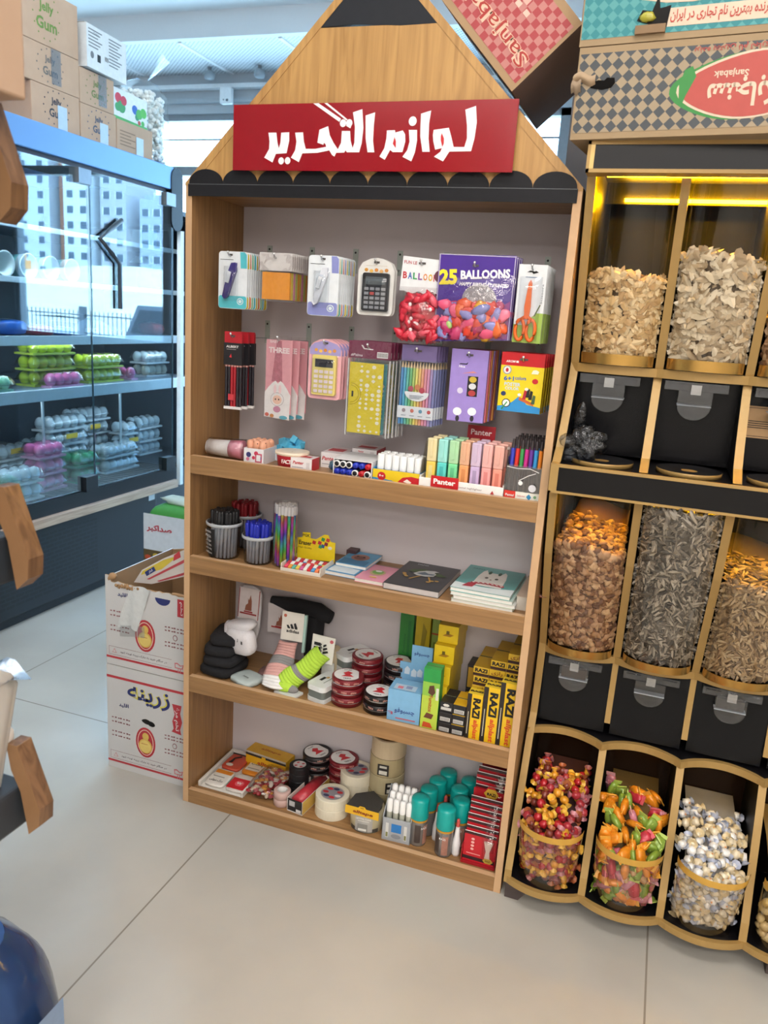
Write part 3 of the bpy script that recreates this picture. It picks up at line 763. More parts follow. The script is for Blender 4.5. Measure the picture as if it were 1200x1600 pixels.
for a, b, r, c in ((-.08, .078, .022, 'c8364a'), (-.045, .075, .02, 'c8364a'), (-.06, .05, .026, '3f9a5a'), (-.085, .045, .018, '3f9a5a'), (.03, .06, .02, '2f62b8'), (.06, .05, .022, '4fae4a'), (.09, .06, .022, '58b848'), (.045, .035, .014, '2f8a52'), (.06, .018, .01, 'c04a38'), (.085, .02, .012, '4fae4a')):
    mb.disc(a, b, r, r*.85, *f, P(c, .6), .0005+a*.0008+.0001)
mb.rect(-.118, .118, .0, .012, *f, P('4fae5a', .6)); mb.build('carton', t, .002)
MB().prism([(-.04, 0), (.11, 0), (.10, .035), (-.02, .028)], (-.10, 0, .112), Y, Z, .004, P('a9825c', .8)).build('flap', t)
t = thing('white_parcel', 'white printed box lying tilted on the second fridge-top stack', 'box', (-1.135, 1.205, FZ+.243), 0, None, (.0, 0, .05))
mb = MB().box(-.24, 0, -.115, .125, 0, .142, P('e2e4e4', .6)); f = ((0, 0, 0), Y, Z); tk = P('73767a', .7)
for cx, n in ((-.065, 6), (.055, 9)):
    for k in range(n): mb.rect(cx-.04, cx+.04-.012*(k % 3), .125-.011*k, .129-.011*k, *f, tk)
mb.disc(-.085, .045, .010, .012, *f, tk); mb.rect(-.055, -.035, .03, .055, *f, INK); mb.text('TARA', -.06, .118, .009, *f, tk)
for k in range(6): mb.rect(-.01+k*.004, -.008+k*.004, .045, .06, *f, INK)
mb.build('carton', t, .002)
MB().box(-.2, -.02, -.10, .11, .142, .150, P('8f887c', .7)).build('lid_flap', t)
# bag of white puffs
t = thing('puffs_bag', 'tall clear bag of white puffed snacks knotted at the top, on the fridge', 'bag', (-1.25, 1.585, FZ))
pf = P('fbf8ee', .7); mb = MB()
for k in range(620):
    a = random.uniform(0, 2*pi); z = random.uniform(.012, .275); rr = .088*math.sqrt(random.uniform(.45, 1))
    mb.ball((rr*cos(a)*.8, rr*sin(a)*1.15, z), (.010, .010, .013), pf, 6, 4, (random.uniform(0, 3), random.uniform(0, 3), 0))
mb.build('puffs', t).__setitem__('kind', 'stuff')
prof = [(.03, 0), (.098, .008), (.104, .15), (.096, .27), (.06, .315), (.022, .335), (.055, .37), (.105, .43)]
mb = MB(); pl = CLEAR('fdfeff', .04, .45, .12, .6, 40)
V3 = []; ns = 26
for r, z in prof:
    for i in range(ns):
        a = 2*pi*i/ns; w = r*(1+.10*sin(5*a+z*20)+.05*sin(9*a+z*55)); V3.append((w*cos(a)*.85, w*sin(a)*1.2, z))
fs = [(j*ns+i, j*ns+(i+1) % ns, (j+1)*ns+(i+1) % ns, (j+1)*ns+i) for j in range(len(prof)-1) for i in range(ns)]
mb.add(V3, fs, pl, True); mb.build('film', t)
t = thing('empty_bag', 'loose clear plastic sheet hanging behind the puffs bag at the fridge end', 'bag', (-1.38, 1.645, FZ))
def sheet(u, v): return (.06*sin(u*7+v*3)*.5, .02+u*.20*(1-.3*v), .02+.25*v*(1-.55*u)+.01*sin(u*15))
MB().grid(14, 12, sheet, CLEAR('eef4f8', .22, .9, .15, 1.0, 30)).build('film', t)
# ================================================================== nut and candy dispenser
NX0, NPITCH, NB = .815, .157, 4
NX1 = NX0+.0105+NPITCH*NB
GD = P('cfae6c', .38, .25, var=.04); GDE = P('a98850', .42, .15, var=.04); NBK = PB('121114', .3, .3); NBK2 = PB('141315', .4, .2)
BROWNGL = PB('1c110b', .25, .3)
nut = thing('nut_dispenser', 'black and gold dispenser cabinet of nuts and sweets beside the pencil shelf', 'dispenser', (0, 0, 0))
# side outline (y,z): each tier leans back as it goes down, then steps out again
prof = [(-.050, 1.519), (-.050, 1.475), (-.012, 1.474), (.030, 1.33), (.084, 1.150), (.076, 1.125), (.058, 1.09), (.03, 1.04), (.0, .995), (-.030, .972), (-.045, .970), (-.045, .919), (-.020, .918),
        (.02, .78), (.085, .64), (.125, .548), (.122, .50), (.120, .45), (.110, .39), (.094, .353), (.06, .27), (.022, .16), (-.012, .075), (-.014, .045)]
YBK = .40
def side(x0, x1):
    pts = prof+[(YBK, .045), (YBK, 1.519)]
    return MB().prism(pts, (x1, 0, 0), Y, Z, x1-x0, NBK2, side=GD)
# thin gold front edging on a black panel
side(NX0, NX0+.012).build('side_panel', nut)
mb = MB(); e = [(y-.0006, z) for y, z in prof]
for i in range(1, len(e)-1):
    (y0, z0), (y1, z1) = e[i], e[i+1]
    mb.add([(NX0, y0, z0), (NX0+.015, y0, z0), (NX0+.015, y1, z1), (NX0, y1, z1)], [(0, 3, 2, 1)], GDE)
    mb.add([(NX0+.015, y0, z0), (NX0+.015, y0+.004, z0), (NX0+.015, y1+.004, z1), (NX0+.015, y1, z1)], [(0, 3, 2, 1)], GDE)
mb.build('side_edging', nut)
side(NX1-.012, NX1).build('side_panel', nut)
MB().box(NX0+.012, NX1-.012, YBK-.012, YBK, .045, 1.519, NBK2).build('back_panel', nut)
def yat(z):
    for (y0, z0), (y1, z1) in zip(prof, prof[1:]):
        if z1 <= z <= z0 and z0 != z1: return y0+(y1-y0)*(z0-z)/(z0-z1)
    return 0
# headers
mb = MB().box(NX0+.004, NX1-.004, -.048, -.03, 1.4755, 1.519, NBK); mb.box(NX0, NX1, -.03, YBK, 1.503, 1.519, NBK2)
mb.build('header_panel', nut)
mb = MB()
mb.box(NX0, NX1, -.0505, -.046, 1.514, 1.520, GDE); mb.box(NX0, NX1, -.0505, -.012, 1.4705, 1.4765, GDE); mb.box(NX0, NX0+.005, -.0505, -.046, 1.4705, 1.52, GDE)
mb.build('header_trim', nut); mb = MB()
mb.box(NX0, NX1, -.0455, -.040, .9645, .9705, GDE); mb.box(NX0, NX1, -.0455, -.012, .9155, .9200, GDE); mb.box(NX0, NX0+.005, -.0455, -.040, .9155, .97, GDE)
mb.build('ledge_trim', nut)
MB().box(NX0+.004, NX1-.004, -.043, -.03, .9195, .9655, PB('0c0b0d', .3, .25)).box(NX0+.012, NX1-.012, -.03, YBK-.012, .945, .9655, NBK).build('ledge_box', nut)
# wavy shelves
def wave(ydiv, ymid, z, th, name, ydeep=YBK-.012, m=NBK, front=GDE):
    N = NB*12; pts = []
    for i in range(N+1):
        u = i/12; s_ = abs(sin(pi*u))**.8
        pts.append((NX0+.0005+(NX1-NX0-.001)*i/N, ydiv+(ymid-ydiv)*s_))
    mb = MB()
    mb.prism([(x, y) for x, y in pts]+[(NX1-.0005, ydeep), (NX0+.0005, ydeep)], (0, 0, z), X, Y, th, m)
    V = [(x, y-.0006, z+.0006) for x, y in pts]+[(x, y-.0006, z-th-.0006) for x, y in pts]+[(x, y+.010, z+.0006) for x, y in pts]+[(x, y+.010, z-th-.0006) for x, y in pts]; k = N+1
    fs = [(i, i+k, i+k+1, i+1) for i in range(N)]+[(i, i+1, i+2*k+1, i+2*k) for i in range(N)]+[(i+k, i+3*k, i+3*k+1, i+k+1) for i in range(N)]
    mb.add(V, [f[::-1] for f in fs], front)
    return mb.build(name, nut)
wave(.084, .066, 1.150, .015, 'tier_shelf')
wave(.133, .108, .545, .014, 'tier_shelf')
wave(.092, .126, .359, .014, 'tier_shelf')
wave(-.010, -.036, .058, .013, 'base_shelf')
# uprights between the bins: gold slats with thickness, following the lean
def upright(x, za, zb, dy=.0, w=.015):
    n = 8; mb = MB(); P4 = []
    for i in range(n+1):
        z = za+(zb-za)*i/n; P4.append((yat(z)+dy, z))
    pts = P4+[(YBK-.015, zb), (YBK-.015, za)]
    mb.prism(pts, (x+w/2, 0, 0), Y, Z, w, NBK2, side=GDE)
    return mb.build('divider', nut)
for k in range(1, NB):
    x = NX0+.006+NPITCH*k
    upright(x, 1.4705, 1.150, .004); upright(x, 1.135, .9705, .012); upright(x, .9155, .545, .006); upright(x, .531, .395, .012, .012); upright(x, .345, .058, .006)
# lamps behind the headers (the cabinet's own warm strips; upper rear one mimics reflection)
LEDM = EMIT((1.0, .56, .04), 48)
for z in (1.467, .936):
    LEDM = EMIT((1.0, .50, .0015), 280 if z > 1 else 110)
    MB().box(NX0+.05, NX1-.03, .236, .244, z, z+.006, LEDM).build('light_strip', nut)
    MB().box(NX0+.012, NX1-.012, .244, .252, z-.004, z+.036 if z > 1 else z+.010, NBK2).build('strip_rail', nut)
    MB().box(NX0+.03, NX1-.03, .026, .034, z+(.0105 if z > 1 else .003), z+(.0125 if z > 1 else .005), LEDM).build('light_strip', nut)
MB().box(NX0+.03, NX1-.03, .150, .156, .338, .344, EMIT((1.0, .56, .04), 14)).build('light_strip', nut)
# feet
for x in (NX0+.004, NX1-.11):
    MB().prism([(.0, .0), (.03, .0), (.045, .022), (.085, .03), (.085, .045), (0, .045)], (x, -.004, 0), X, Z, .05, P('4a3f3d', .5)).build('foot', nut)
    MB().box(x, x+.05, .30, .35, 0, .045, P('4a3f3d', .5)).build('foot', nut)
# clear bins
CB = CLEAR('fbf7f0', .05, .7, .03)
def binfront(cx, za, zb, bulge, hw=.066, dyf=0.0):
    def fn(u, v):
        a = (u-.5)*2; z = zb+(za-zb)*v; yb = yat(z)+.004+dyf
        return (cx+hw*sin(a*pi/2*.97)/sin(pi/2*.97), yb-bulge*(cos(a*pi/2*.97)), z)
    return MB().grid(20, 8, fn, CB)
seed_rng = random.Random(5)
def seedpile(cx, zb, zt, bulge, n, size, mats, name, label, hump=0.02, flat=.35, shape='seed', core='4a3a28', hw=.064):
    """loose seeds lying against the clear front and on the top of the heap"""
    mb = MB(); R = seed_rng
    cm = P(core, .8, var=.2)
    N = 18
    def top(a): return zt+hump*(cos(a*3+1)-.3)
    # heap body behind the outer seeds
    def body(u, v):
        a = (u-.5)*2; z = zb+(top(a)-.008-zb)*v
        return (cx+(hw-.004)*sin(a*pi/2*.97), yat(z)+.012-bulge*.93*cos(a*pi/2*.97), z)
    mb.grid(N, 6, body, cm)
    def lid(u, v):
        a = (u-.5)*2; z = top(a)-.008
        y0 = yat(z)+.012-bulge*.93*cos(a*pi/2*.97)
        return (cx+(hw-.004)*sin(a*pi/2*.97), y0+(YBK-.02-y0)*v, z+.02*v)
    mb.grid(N, 4, lid, cm)
    for k in range(n):
        a = R.uniform(-1, 1)
        if k < n*.84:
            z = R.uniform(zb, top(a)); d = R.uniform(0, .008)
            p = (cx+(hw-.002)*sin(a*pi/2*.97), yat(z)+.011+d-bulge*.97*cos(a*pi/2*.97), z)
        else:
            z = top(a)-.004; y0 = yat(z)+.012-bulge*.93*cos(a*pi/2*.97); v = R.uniform(0, .6)
            p = (cx+(hw-.006)*sin(a*pi/2*.97), y0+v*(YBK-.05-y0), z+.02*v+R.uniform(0, .004))
        m = R.choice(mats); s = size*R.uniform(.8, 1.2)
        rot = (Matrix.Rotation(a*.9, 3, 'Z') @ Matrix.Rotation(pi/2+R.uniform(-.42, .42), 3, 'X') @ Matrix.Rotation(R.uniform(-.5, .5), 3, 'Y') @ Matrix.Rotation(R.uniform(0, 2*pi), 3, 'Z')) if k < n*.84 else Euler((R.uniform(-.5, .5), R.uniform(-.5, .5), R.uniform(0, 6.28))).to_matrix()
        if shape == 'seed': mb.seed(p, s*1.18, s*.56, s*.16, rot, m)
        elif shape == 'thin': mb.seed(p, s*1.08, s*.31, s*.16, rot, m, R.choice(mats))
        else:
            mb.ball(p, (s*R.uniform(.5, .9), s, s*R.uniform(.35, .6)), m, 7, 5, rot, .32)
    o = mb.build(name); tag(o, label, 'nuts', None, 'stuff')
    return o
def bcx(k): return NX0+.006+NPITCH*(k+.5)
CH = P('cfa45a', .25, .8)
PU1 = [P(c, .55) for c in ('d8bd92', 'c9a978', 'e2cda6', 'b99768')]; PU2 = [P(c, .55) for c in ('d0c3ac', 'bfae94', 'ddd2be', 'a8957a')]
WN = [P(c, .6) for c in ('a8805e', '80583e', 'c8a684', '684634', 'b48f70')]; SF1 = [P(c, .55) for c in ('57524d', '8a837a', '3a3734', 'a8a095', '6b645d')]
SF2 = [P(c, .55) for c in ('8a7358', 'a68d6c', '6a5743', 'b7a283')]
def bins(z0, z1, bulge, specs, tierlab):
    for k, sp in enumerate(specs):
        cx = bcx(k)
        b = binfront(cx, z0, z1, bulge).build('bin_front', nut)
        # metal band along the foot of the bin
        def band(u, v):
            a = (u-.5)*2; z = z0+.001+.020*v
            return (cx+.067*sin(a*pi/2*.97), yat(z)+.002-(bulge+.001)*cos(a*pi/2*.97), z)
        MB().grid(20, 1, band, CH).build('band', b)
T1 = (1.1515, 1.469, .040); T2 = (.5465, .914, .046)
bins(*T1, [0]*4, 0); bins(*T2, [0]*4, 0)
seedpile(bcx(0), 1.173, 1.315, .037, 1250, .0096, PU1, 'pumpkin_seeds', 'small tan pumpkin seeds filling the first bin of the top tier', .006)
seedpile(bcx(1), 1.173, 1.352, .037, 900, .0122, PU2, 'pumpkin_seeds', 'large pale pumpkin seeds filling the second bin of the top tier', .006)
seedpile(bcx(2), 1.173, 1.25, .037, 260, .0105, WN, 'nut_kernels', 'brown nuts low in the third bin of the top tier', .004, shape='nut')
seedpile(bcx(0), .570, .812, .043, 1300, .0098, WN, 'walnut_kernels', 'broken walnut kernels in the first bin of the middle tier', .010, shape='nut', core='5a3a22')
seedpile(bcx(1), .570, .906, .043, 2600, .0125, SF1, 'sunflower_seeds', 'striped black sunflower seeds filling the second bin of the middle tier', .002, shape='thin', core='55504b')
seedpile(bcx(2), .570, .775, .043, 1700, .0118, SF2, 'sunflower_seeds', 'brownish thin seeds in the third bin of the middle tier', .008, shape='thin', core='55473a')
seedpile(bcx(3), .570, .72, .043, 200, .0112, SF2, 'sunflower_seeds', 'brownish seeds in the furthest bin of the middle tier', .008, shape='thin', core='55473a')
# chutes under the bins
def chute(cx, y, z, w=.060, h=.075, fill=None):
    cm = CLEAR('d8dade', .08, .8, .12); fm = P('a9abad', .35)
    mb = MB(); 
    mb.box(cx-.056, cx+.056, y+.002, y+.010, z-.020, z-.004, cm); mb.box(cx-.009, cx+.009, y-.004, y+.002, z-.026, z-.008, CLEAR('f2f4f6', .4, .6, .2))
    mb.box(cx-.05, cx-.022, y-.001, y+.002, z-.018, z-.008, cm); mb.box(cx+.022, cx+.05, y-.001, y+.002, z-.018, z-.008, cm)
    o = mb.build('chute_bracket', nut)
    n = 8; pts = [(-w/2, -.02), (-w/2, -h*.62)]+[(-w/2*cos(pi*i/n), -h*.62-h*.36*sin(pi*i/n)) for i in range(1, n)]+[(w/2, -h*.62), (w/2, -.02)]
    mb = MB().prism(pts, (cx, y-.002, z), X, Z, .003, cm); mb.box(cx-w/2, cx+w/2, y-.002, y+.035, z-h*.635, z-h*.615, P('dfe3e6', .25)); mb.build('chute', o)
    if fill: mb = MB().box(cx-w/2+.004, cx+w/2-.004, y+.003, y+.03, z-h*.6, z-.024, fill); mb.build('chute_fill', o)
for k in range(NB):
    chute(bcx(k)-.008, .080, 1.135, fill=None)
    chute(bcx(k)-.004, .118, .528, fill=[P('5d3f28', .6, var=.5, scale=120), None, P('7d7368', .6, var=.5, scale=200), None][k])
    MB().box(NX0+.0125+NPITCH*k, NX0+NPITCH*(k+1), .135, .139, .366, .531, PB('0c0d10', .25, .2)).build('backboard', nut)
    MB().box(NX0+.0125+NPITCH*k, NX0+NPITCH*(k+1), .135, .139, .972, 1.135, PB('0d0c0f', .25, .2)).build('backboard', nut)
    MB().lathe([(.001, 0), (.058, 0), (.058, .008), (.0575, .0085)], (bcx(k), .045, .966), GDE, 28).lathe([(.0575, .0085), (.0001, .0085)], (bcx(k), .045, .966), NBK, 28, smooth=False).lathe([(.014, .0088), (.0001, .0089)], (bcx(k), .03, .966), GDE, 16, smooth=False).build('round_lid', nut)
    MB().box(NX0+.0125+NPITCH*k, NX0+NPITCH*(k+1), .24, .244, .059, .345, BROWNGL).build('inner_board', nut)
# printed notice on the third compartment
MB().rect(-.025, .028, 1.035, 1.095, (bcx(2)-.045, .135, 0), X, Z, P('c9a071', .6), .0006).rect(-.022, .025, 1.038, 1.092, (bcx(2)-.045, .135, 0), X, Z, P('3a2a20', .6), .001).rect(-.021, .024, 1.039, 1.091, (bcx(2)-.045, .135, 0), X, Z, P('c9a071', .6), .0014).rect(-.018, .02, 1.058, 1.0595, (bcx(2)-.045, .135, 0), X, Z, INK, .0018).rect(-.018, .02, 1.062, 1.0635, (bcx(2)-.045, .135, 0), X, Z, INK, .0018).rect(-.018, .02, 1.066, 1.0675, (bcx(2)-.045, .135, 0), X, Z, INK, .0018).rect(-.018, .02, 1.054, 1.0555, (bcx(2)-.045, .135, 0), X, Z, INK, .0018).build('notice', nut)
t = thing('plastic_bag', 'crumpled clear plastic bag lying on the first round lid of the dispenser', 'bag', (NX0+.045, .02, .975))
mb = MB()
def crum(u, v):
    a = u*2*pi; b = v*pi
    r = .030*(1+.28*sin(3*a+2*b)+.22*sin(7*a-5*b))
    return (r*1.25*sin(b)*cos(a), r*.9*sin(b)*sin(a), .026+.9*r*cos(b)*(1.0))
mb.grid(26, 14, crum, CLEAR('dcdfe4', .06, .45, .15, 1.0, 120)); mb.build('film', t)
MB().ball((-.012, .022, .062), (.013, .009, .042), CLEAR('dcdfe4', .06, .45, .2, 1.0, 120), 10, 8, (.2, .1, 0), .1).build('bag_neck', t)
# candy tubs at the bottom
def tub(k):
    cx = bcx(k)
    def fn(u, v):
        a = (u-.5)*2*.98; y0 = .020+(-.022-.020)*v; bl = .046+.012*v; hw = .060+.006*v
        return (cx+hw*sin(a*pi/2), y0-bl*cos(a*pi/2)+.002, .0595+.163*v)
    t = MB().grid(22, 6, fn, CLEAR('f6f2ee', .07, .8, .04)).build('candy_tub', nut)
    def rim(u, v):
        p = fn(u, .90+.11*v); return (p[0], p[1]-.0012, p[2])
    MB().grid(22, 1, rim, P('e2b04c', .4, .2)).build('rim_band', t)
for k in range(NB): tub(k)
def wrapped(kind):
    mb = MB()
    return mb
CR = random.Random(21)
def candy_proto(style, hexc, hex2, lab, grp):
    t = thing('wrapped_candy', lab, 'candy', (0, 0, 0), 0, grp)
    m = P(hexc, .25, .08, var=.25, scale=150); m2 = P(hex2, .3, .08, var=.2, scale=150)
    if style == 'twist':
        MB().ball((0, 0, 0), (.0105, .0092, .0092), m, 8, 6, None, .14).build('candy', t)
        f = MB()
        for s in (-1, 1):
            f.lathe([(.002, 0), (.005, .004), (.009, .009)], (s*.007, 0, 0), m2, 7, 'x') if s > 0 else f.lathe([(.009, -.009), (.005, -.004), (.002, 0)], (s*.007, 0, 0), m2, 7, 'x')
        f.build('wrapper_ends', t)
    elif style == 'bar':
        MB().ball((0, 0, 0), (.019, .012, .0075), m, 8, 6, None, .08, .6).build('candy', t)
        MB().box(-.024, -.016, -.010, .010, -.001, .001, m2).box(.016, .024, -.010, .010, -.001, .001, m2).rect(-.008, .008, -.004, .004, (0, 0, .0066), X, Y, m2).build('wrapper_ends', t)
    else:
        MB().ball((0, 0, 0), (.0105, .0098, .0090), m, 8, 6, None, .18).build('candy', t)
        f = MB(); f.lathe([(.002, .006), (.006, .010), (.010, .014)], (0, 0, 0), m2, 7).lathe([(.009, -.013), (.005, -.009), (.002, -.006)], (0, 0, 0), m2, 7)
        f.add([(.0035, -.0105, -.002), (.008, -.008, -.001), (.006, -.0095, .003)], [(0, 1, 2)], P('d08a4a', .4)); f.build('wrapper_ends', t)
    return t
def fill(k, protos, n, zt):
    cx = bcx(k); first = [True]*len(protos); pts = []; tries = 0; gap = .0150
    while len(pts) < n and tries < 12000:
        tries += 1
        u = CR.random()
        a = CR.uniform(-.95, .95); bl = .050; hw = .056
        if u < .55:
            v = CR.uniform(.04, .93); y = .020-.042*v-(.034+.012*v)*cos(a*pi/2)+.004+CR.uniform(0, .006); p = (cx+(hw-.003)*sin(a*pi/2), y+.006, .0595+.163*v+.006)
        else:
            v = CR.random(); y = -.060*cos(a*pi/2)*.9+v*.20; p = (cx+(hw-.006)*sin(a*pi/2)+CR.uniform(-.01, .01), y-.008, zt(p_u(a), v)+CR.uniform(-.004, .006))
        if all((p[0]-b[0])**2+(p[1]-b[1])**2+(p[2]-b[2])**2 > gap*gap for b in pts):
            pts.append(p); i = CR.choice(WT) if WT else CR.randrange(len(protos)); rot = (CR.uniform(0, 6.28), CR.uniform(0, 6.28), CR.uniform(0, 6.28))
            if first[i]: protos[i].location = p; protos[i].rotation_euler = rot; first[i] = False
            else: dup(protos[i], p, None, rot=rot)
def p_u(a): return a
WT = None
g = 'wrapped sweets in the first tub'
pr = [candy_proto('twist', c, c2, lb, g) for c, c2, lb in (('b0242c', 'd8a83a', 'small red twist-wrapped sweet heaped in the first bottom tub'), ('d9952a', 'e8b84a', 'small gold twist-wrapped sweet heaped in the first bottom tub'), ('7a3328', 'a8603a', 'small brown twist-wrapped sweet heaped in the first bottom tub'), ('a8343c', 'b8787e', 'small dark red twist-wrapped sweet heaped in the first bottom tub'))]
fill(0, pr, 112, lambda a, v: .208+.050*min(1, v*1.8)*(.7+.3*cos(a*2+.4)))
g = 'wrapped sweets in the second tub'
pr = [candy_proto('bar', c, c2, lb, g) for c, c2, lb in (('7f9a3a', 'a8bd5a', 'green flow-wrapped sweet heaped in the second bottom tub'), ('e08a22', 'f0ae44', 'orange flow-wrapped sweet heaped in the second bottom tub'), ('b83040', 'd8606a', 'red flow-wrapped sweet heaped in the second bottom tub'), ('c07a8a', 'd8a0a8', 'pink flow-wrapped sweet heaped in the second bottom tub'))]
WT = (0, 0, 1, 1, 2, 3)
fill(1, pr, 70, lambda a, v: .206+.034*min(1, v*1.6)*(.6+.4*cos(a*2)))
WT = None
g = 'white sweets in the third tub'
pr = [candy_proto('knot', c, c2, lb, g) for c, c2, lb in (('e6e3de', 'aeb4c6', 'white wrapped sweet with blue-grey ends in the third bottom tub'), ('dccfb4', 'd8c49a', 'cream wrapped sweet with tan ends in the third bottom tub'))]
fill(2, pr, 108, lambda a, v: .204+.030*min(1, v*1.6)*(.7+.3*cos(a*2+.6)))
g = 'sweets in the furthest tub'
pr = [candy_proto('knot', 'd8b060', 'e8c88a', 'gold wrapped sweet in the furthest bottom tub', g)]
fill(3, pr, 10, lambda a, v: .21+.04*min(1, v*1.6))
# the sweets beneath and behind the outer ones
mb = MB(); pal = [['a8343c', 'c8902a', '8a4a3a', 'b86a6a'], ['7f9a3a', 'd8822a', 'b85a6a', 'c8a070'], ['dcd8d2', 'd8c8a8', 'c0c4d0'], ['c8a860', 'd8c08a']]
for k in range(NB):
    cx = bcx(k)
    for i in range(110 if k < 3 else 40):
        a = CR.uniform(-.97, .97); v = CR.uniform(0, .9)
        y = .020-.042*v-(.032+.012*v)*cos(a*pi/2)+CR.uniform(.004, .014)
        m_ = P(CR.choice(pal[k]), .3, .05, var=.25, scale=150)
        mb.ball((cx+.053*sin(a*pi/2), y+.008, .067+.150*v), (.014 if k == 1 else .010, .009, .009), m_, 7, 5, (CR.uniform(0, 3), CR.uniform(0, 3), CR.uniform(0, 3)), .2)
tag(mb.build('wrapped_candy_heap'), 'inner sweets seen through the clear fronts of the bottom tubs', 'sweets', None, 'stuff')
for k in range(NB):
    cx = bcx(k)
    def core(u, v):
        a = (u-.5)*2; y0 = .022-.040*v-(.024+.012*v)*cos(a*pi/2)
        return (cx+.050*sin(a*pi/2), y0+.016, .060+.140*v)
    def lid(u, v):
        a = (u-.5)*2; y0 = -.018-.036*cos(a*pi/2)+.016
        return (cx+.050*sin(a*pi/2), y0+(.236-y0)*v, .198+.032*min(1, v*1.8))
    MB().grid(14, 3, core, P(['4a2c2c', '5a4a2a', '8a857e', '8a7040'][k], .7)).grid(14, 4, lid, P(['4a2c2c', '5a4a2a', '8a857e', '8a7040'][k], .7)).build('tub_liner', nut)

# ------------------------------------------------------------------ cartons above
KR2 = P('a08868', .8, var=.06, scale=20)
t = thing('snack_carton', 'grey-checked cardboard carton with a red oval logo on the dispenser', 'box', (.784, -.055, 1.520), math.radians(-7.5))
f = ((0, 0, 0), X, Z)
Wc, Hc = .40, .139
mb = MB().box(0, Wc, 0, .30, 0, Hc, KR2)
ck = CHECK('484c50', '9f8d73', .0131, pi/4)
mb.rect(.003, Wc-.003, .010, .129, *f, ck)
lc = P('d6c1aa', .6); rd = P('b24c44', .55); gr = P('36863e', .5)
def leaf(k):
    return [(.150*1+.022+(-.004)*k*0, .05)]
def blob(cx, cz, rx, rz_, n=36):
    pts = []
    for i in range(n):
        a = 2*pi*i/n; r = 1+.10*cos(2*a+.6)
        pts.append((cx+rx*cos(a)*r, cz+rz_*sin(a)*(1+.12*cos(a))+.006*cos(a*1.0)))
    return pts
mb.flat(blob(.250, .068, .092, .047), *f, gr, .0006); mb.flat(blob(.262, .069, .093, .0475), *f, lc, .0009); mb.flat(blob(.2645, .069, .090, .0445), *f, rd, .0012)
mb.flat([(.176, .058), (.188, .085), (.181, .100), (.170, .095), (.164, .075), (.166, .055), (.172, .045)], *f, gr, .0014)
mb.text('سنجابک', .265, .060, .042, *f, lc, w=.115, rot=pi, e=.0016, bold=.03)
mb.text('Sanjabak', .238, .087, .013, *f, lc, w=.050, rot=pi, e=.0016, bold=.02)
mb.text('برنده بهترين نام تجارى در ايران', .255, .123, .012, *f, rd, w=.15, rot=pi, e=.0012, bold=.02)
mb.build('carton', t, .003)
MB().flat([(.024, .078), (.032, .076), (.044, .074), (.058, .076), (.064, .083), (.062, .091), (.050, .092), (.046, .088), (.036, .089), (.026, .086)], *f, PB('0d0b0a', .9), .0008).build('hand_hole', t)
MB().grid(6, 5, lambda u, v: (-.004+.036*u, -.001-.009*sin(pi*v)*(1-.5*u), .084+.016*v+.004*sin(u*6)), P('a48c70', .85)).grid(5, 5, lambda u, v: (-.006+.016*u, -.002-.008*sin(pi*v), .070+.022*v+.003*sin(u*9)), P('94806a', .85)).build('torn_flap', t)
t = thing('snack_carton', 'turquoise-checked cardboard carton on top of the grey-checked one', 'box', (.782, -.055, 1.6605), math.radians(-7.5))
mb = MB().box(0, Wc, 0, .30, 0, .15, KR2); ck2 = CHECK('34848a', '549a9c', .0115, pi/4)
mb.rect(.002, Wc, .010, .148, *f, ck2)
mb.flat([(.09, .060), (.13, .052), (.17, .050), (.22, .054), (.28, .062), (.34, .07), (.34, .14), (.10, .14), (.095, .09)], *f, lc, .0009); mb.flat([(.094, .064), (.13, .056), (.17, .054), (.22, .058), (.28, .066), (.34, .074), (.34, .14), (.105, .14), (.099, .09)], *f, rd, .0012)
mb.rect(.135, .283, .018, .044, *f, lc, .0007)
mb.text('برنده بهترين نام تجارى در ايران', .21, .031, .021, *f, P('b8443c', .6), w=.142, e=.0012, bold=.02)
mb.build('carton', t, .003)
MB().flat([(.088, .030), (.095, .045), (.110, .042), (.118, .065), (.122, .045), (.138, .048), (.135, .018), (.118, .02)], *f, P('14110f', .9), .0012).build('torn_hole', t)
MB().ball((.104, -.002, .034), (.013, .004, .007), P('a8a23a', .3), 8, 5, None, .2).box(.088, .134, -.006, 0, .010, .022, P('8a6f52', .8)).build('hole_flap', t)
# tilted red-checked carton resting on the gable slope
c45 = math.radians(46.5)
t = thing('snack_carton', 'red-checked cardboard carton tilted on its corner against the pencil gable', 'box', (.6665, -.004, 1.6100), 0, None, (0, c45-pi/2, 0))
# local: +x runs up the right-hand edge, +z runs up the left-hand edge (after the turn)
t.rotation_euler = (0, -math.radians(43), 0)
Wr, Hr = .150, .215
mb = MB().box(0, Wr, 0, .28, 0, Hr, P('a88a68', .8, var=.06, scale=20), d=P('7c6660', .8, var=.06, scale=20))
ck3 = CHECK('a63e42', 'bb7a74', .0125, 0)
mb.rect(.012, Wr-.014, .006, Hr-.004, *f, ck3)
mb.text('Sanjabak', .046, .112, .034, *f, P('e0b8a0', .6), w=.188, rot=pi/2, e=.0008, bold=.06)
mb.text('Sanjabak', .046, .112, .032, *f, P('a8302a', .55), w=.185, rot=pi/2, e=.0012, bold=.0)
mb.text('YOUR FAVORITE NUTS', .118, .15, .009, *f, P('a83a34', .6), w=.11, rot=pi/2, e=.0012)
for k in range(4): mb.rect(.088, .097, .075+k*.022, .086+k*.022, *f, P('e2b8a8', .6), .0008); 
mb.rect(.10, .112, .09, .20, *f, P('d8a89c', .6), .0006)
mb.build('carton', t, .002)
MB().rect(.070, .098, .150, .215, *f, CLEAR('f4e8e4', .25, .8, .15, .8), .002).build('tape', t)
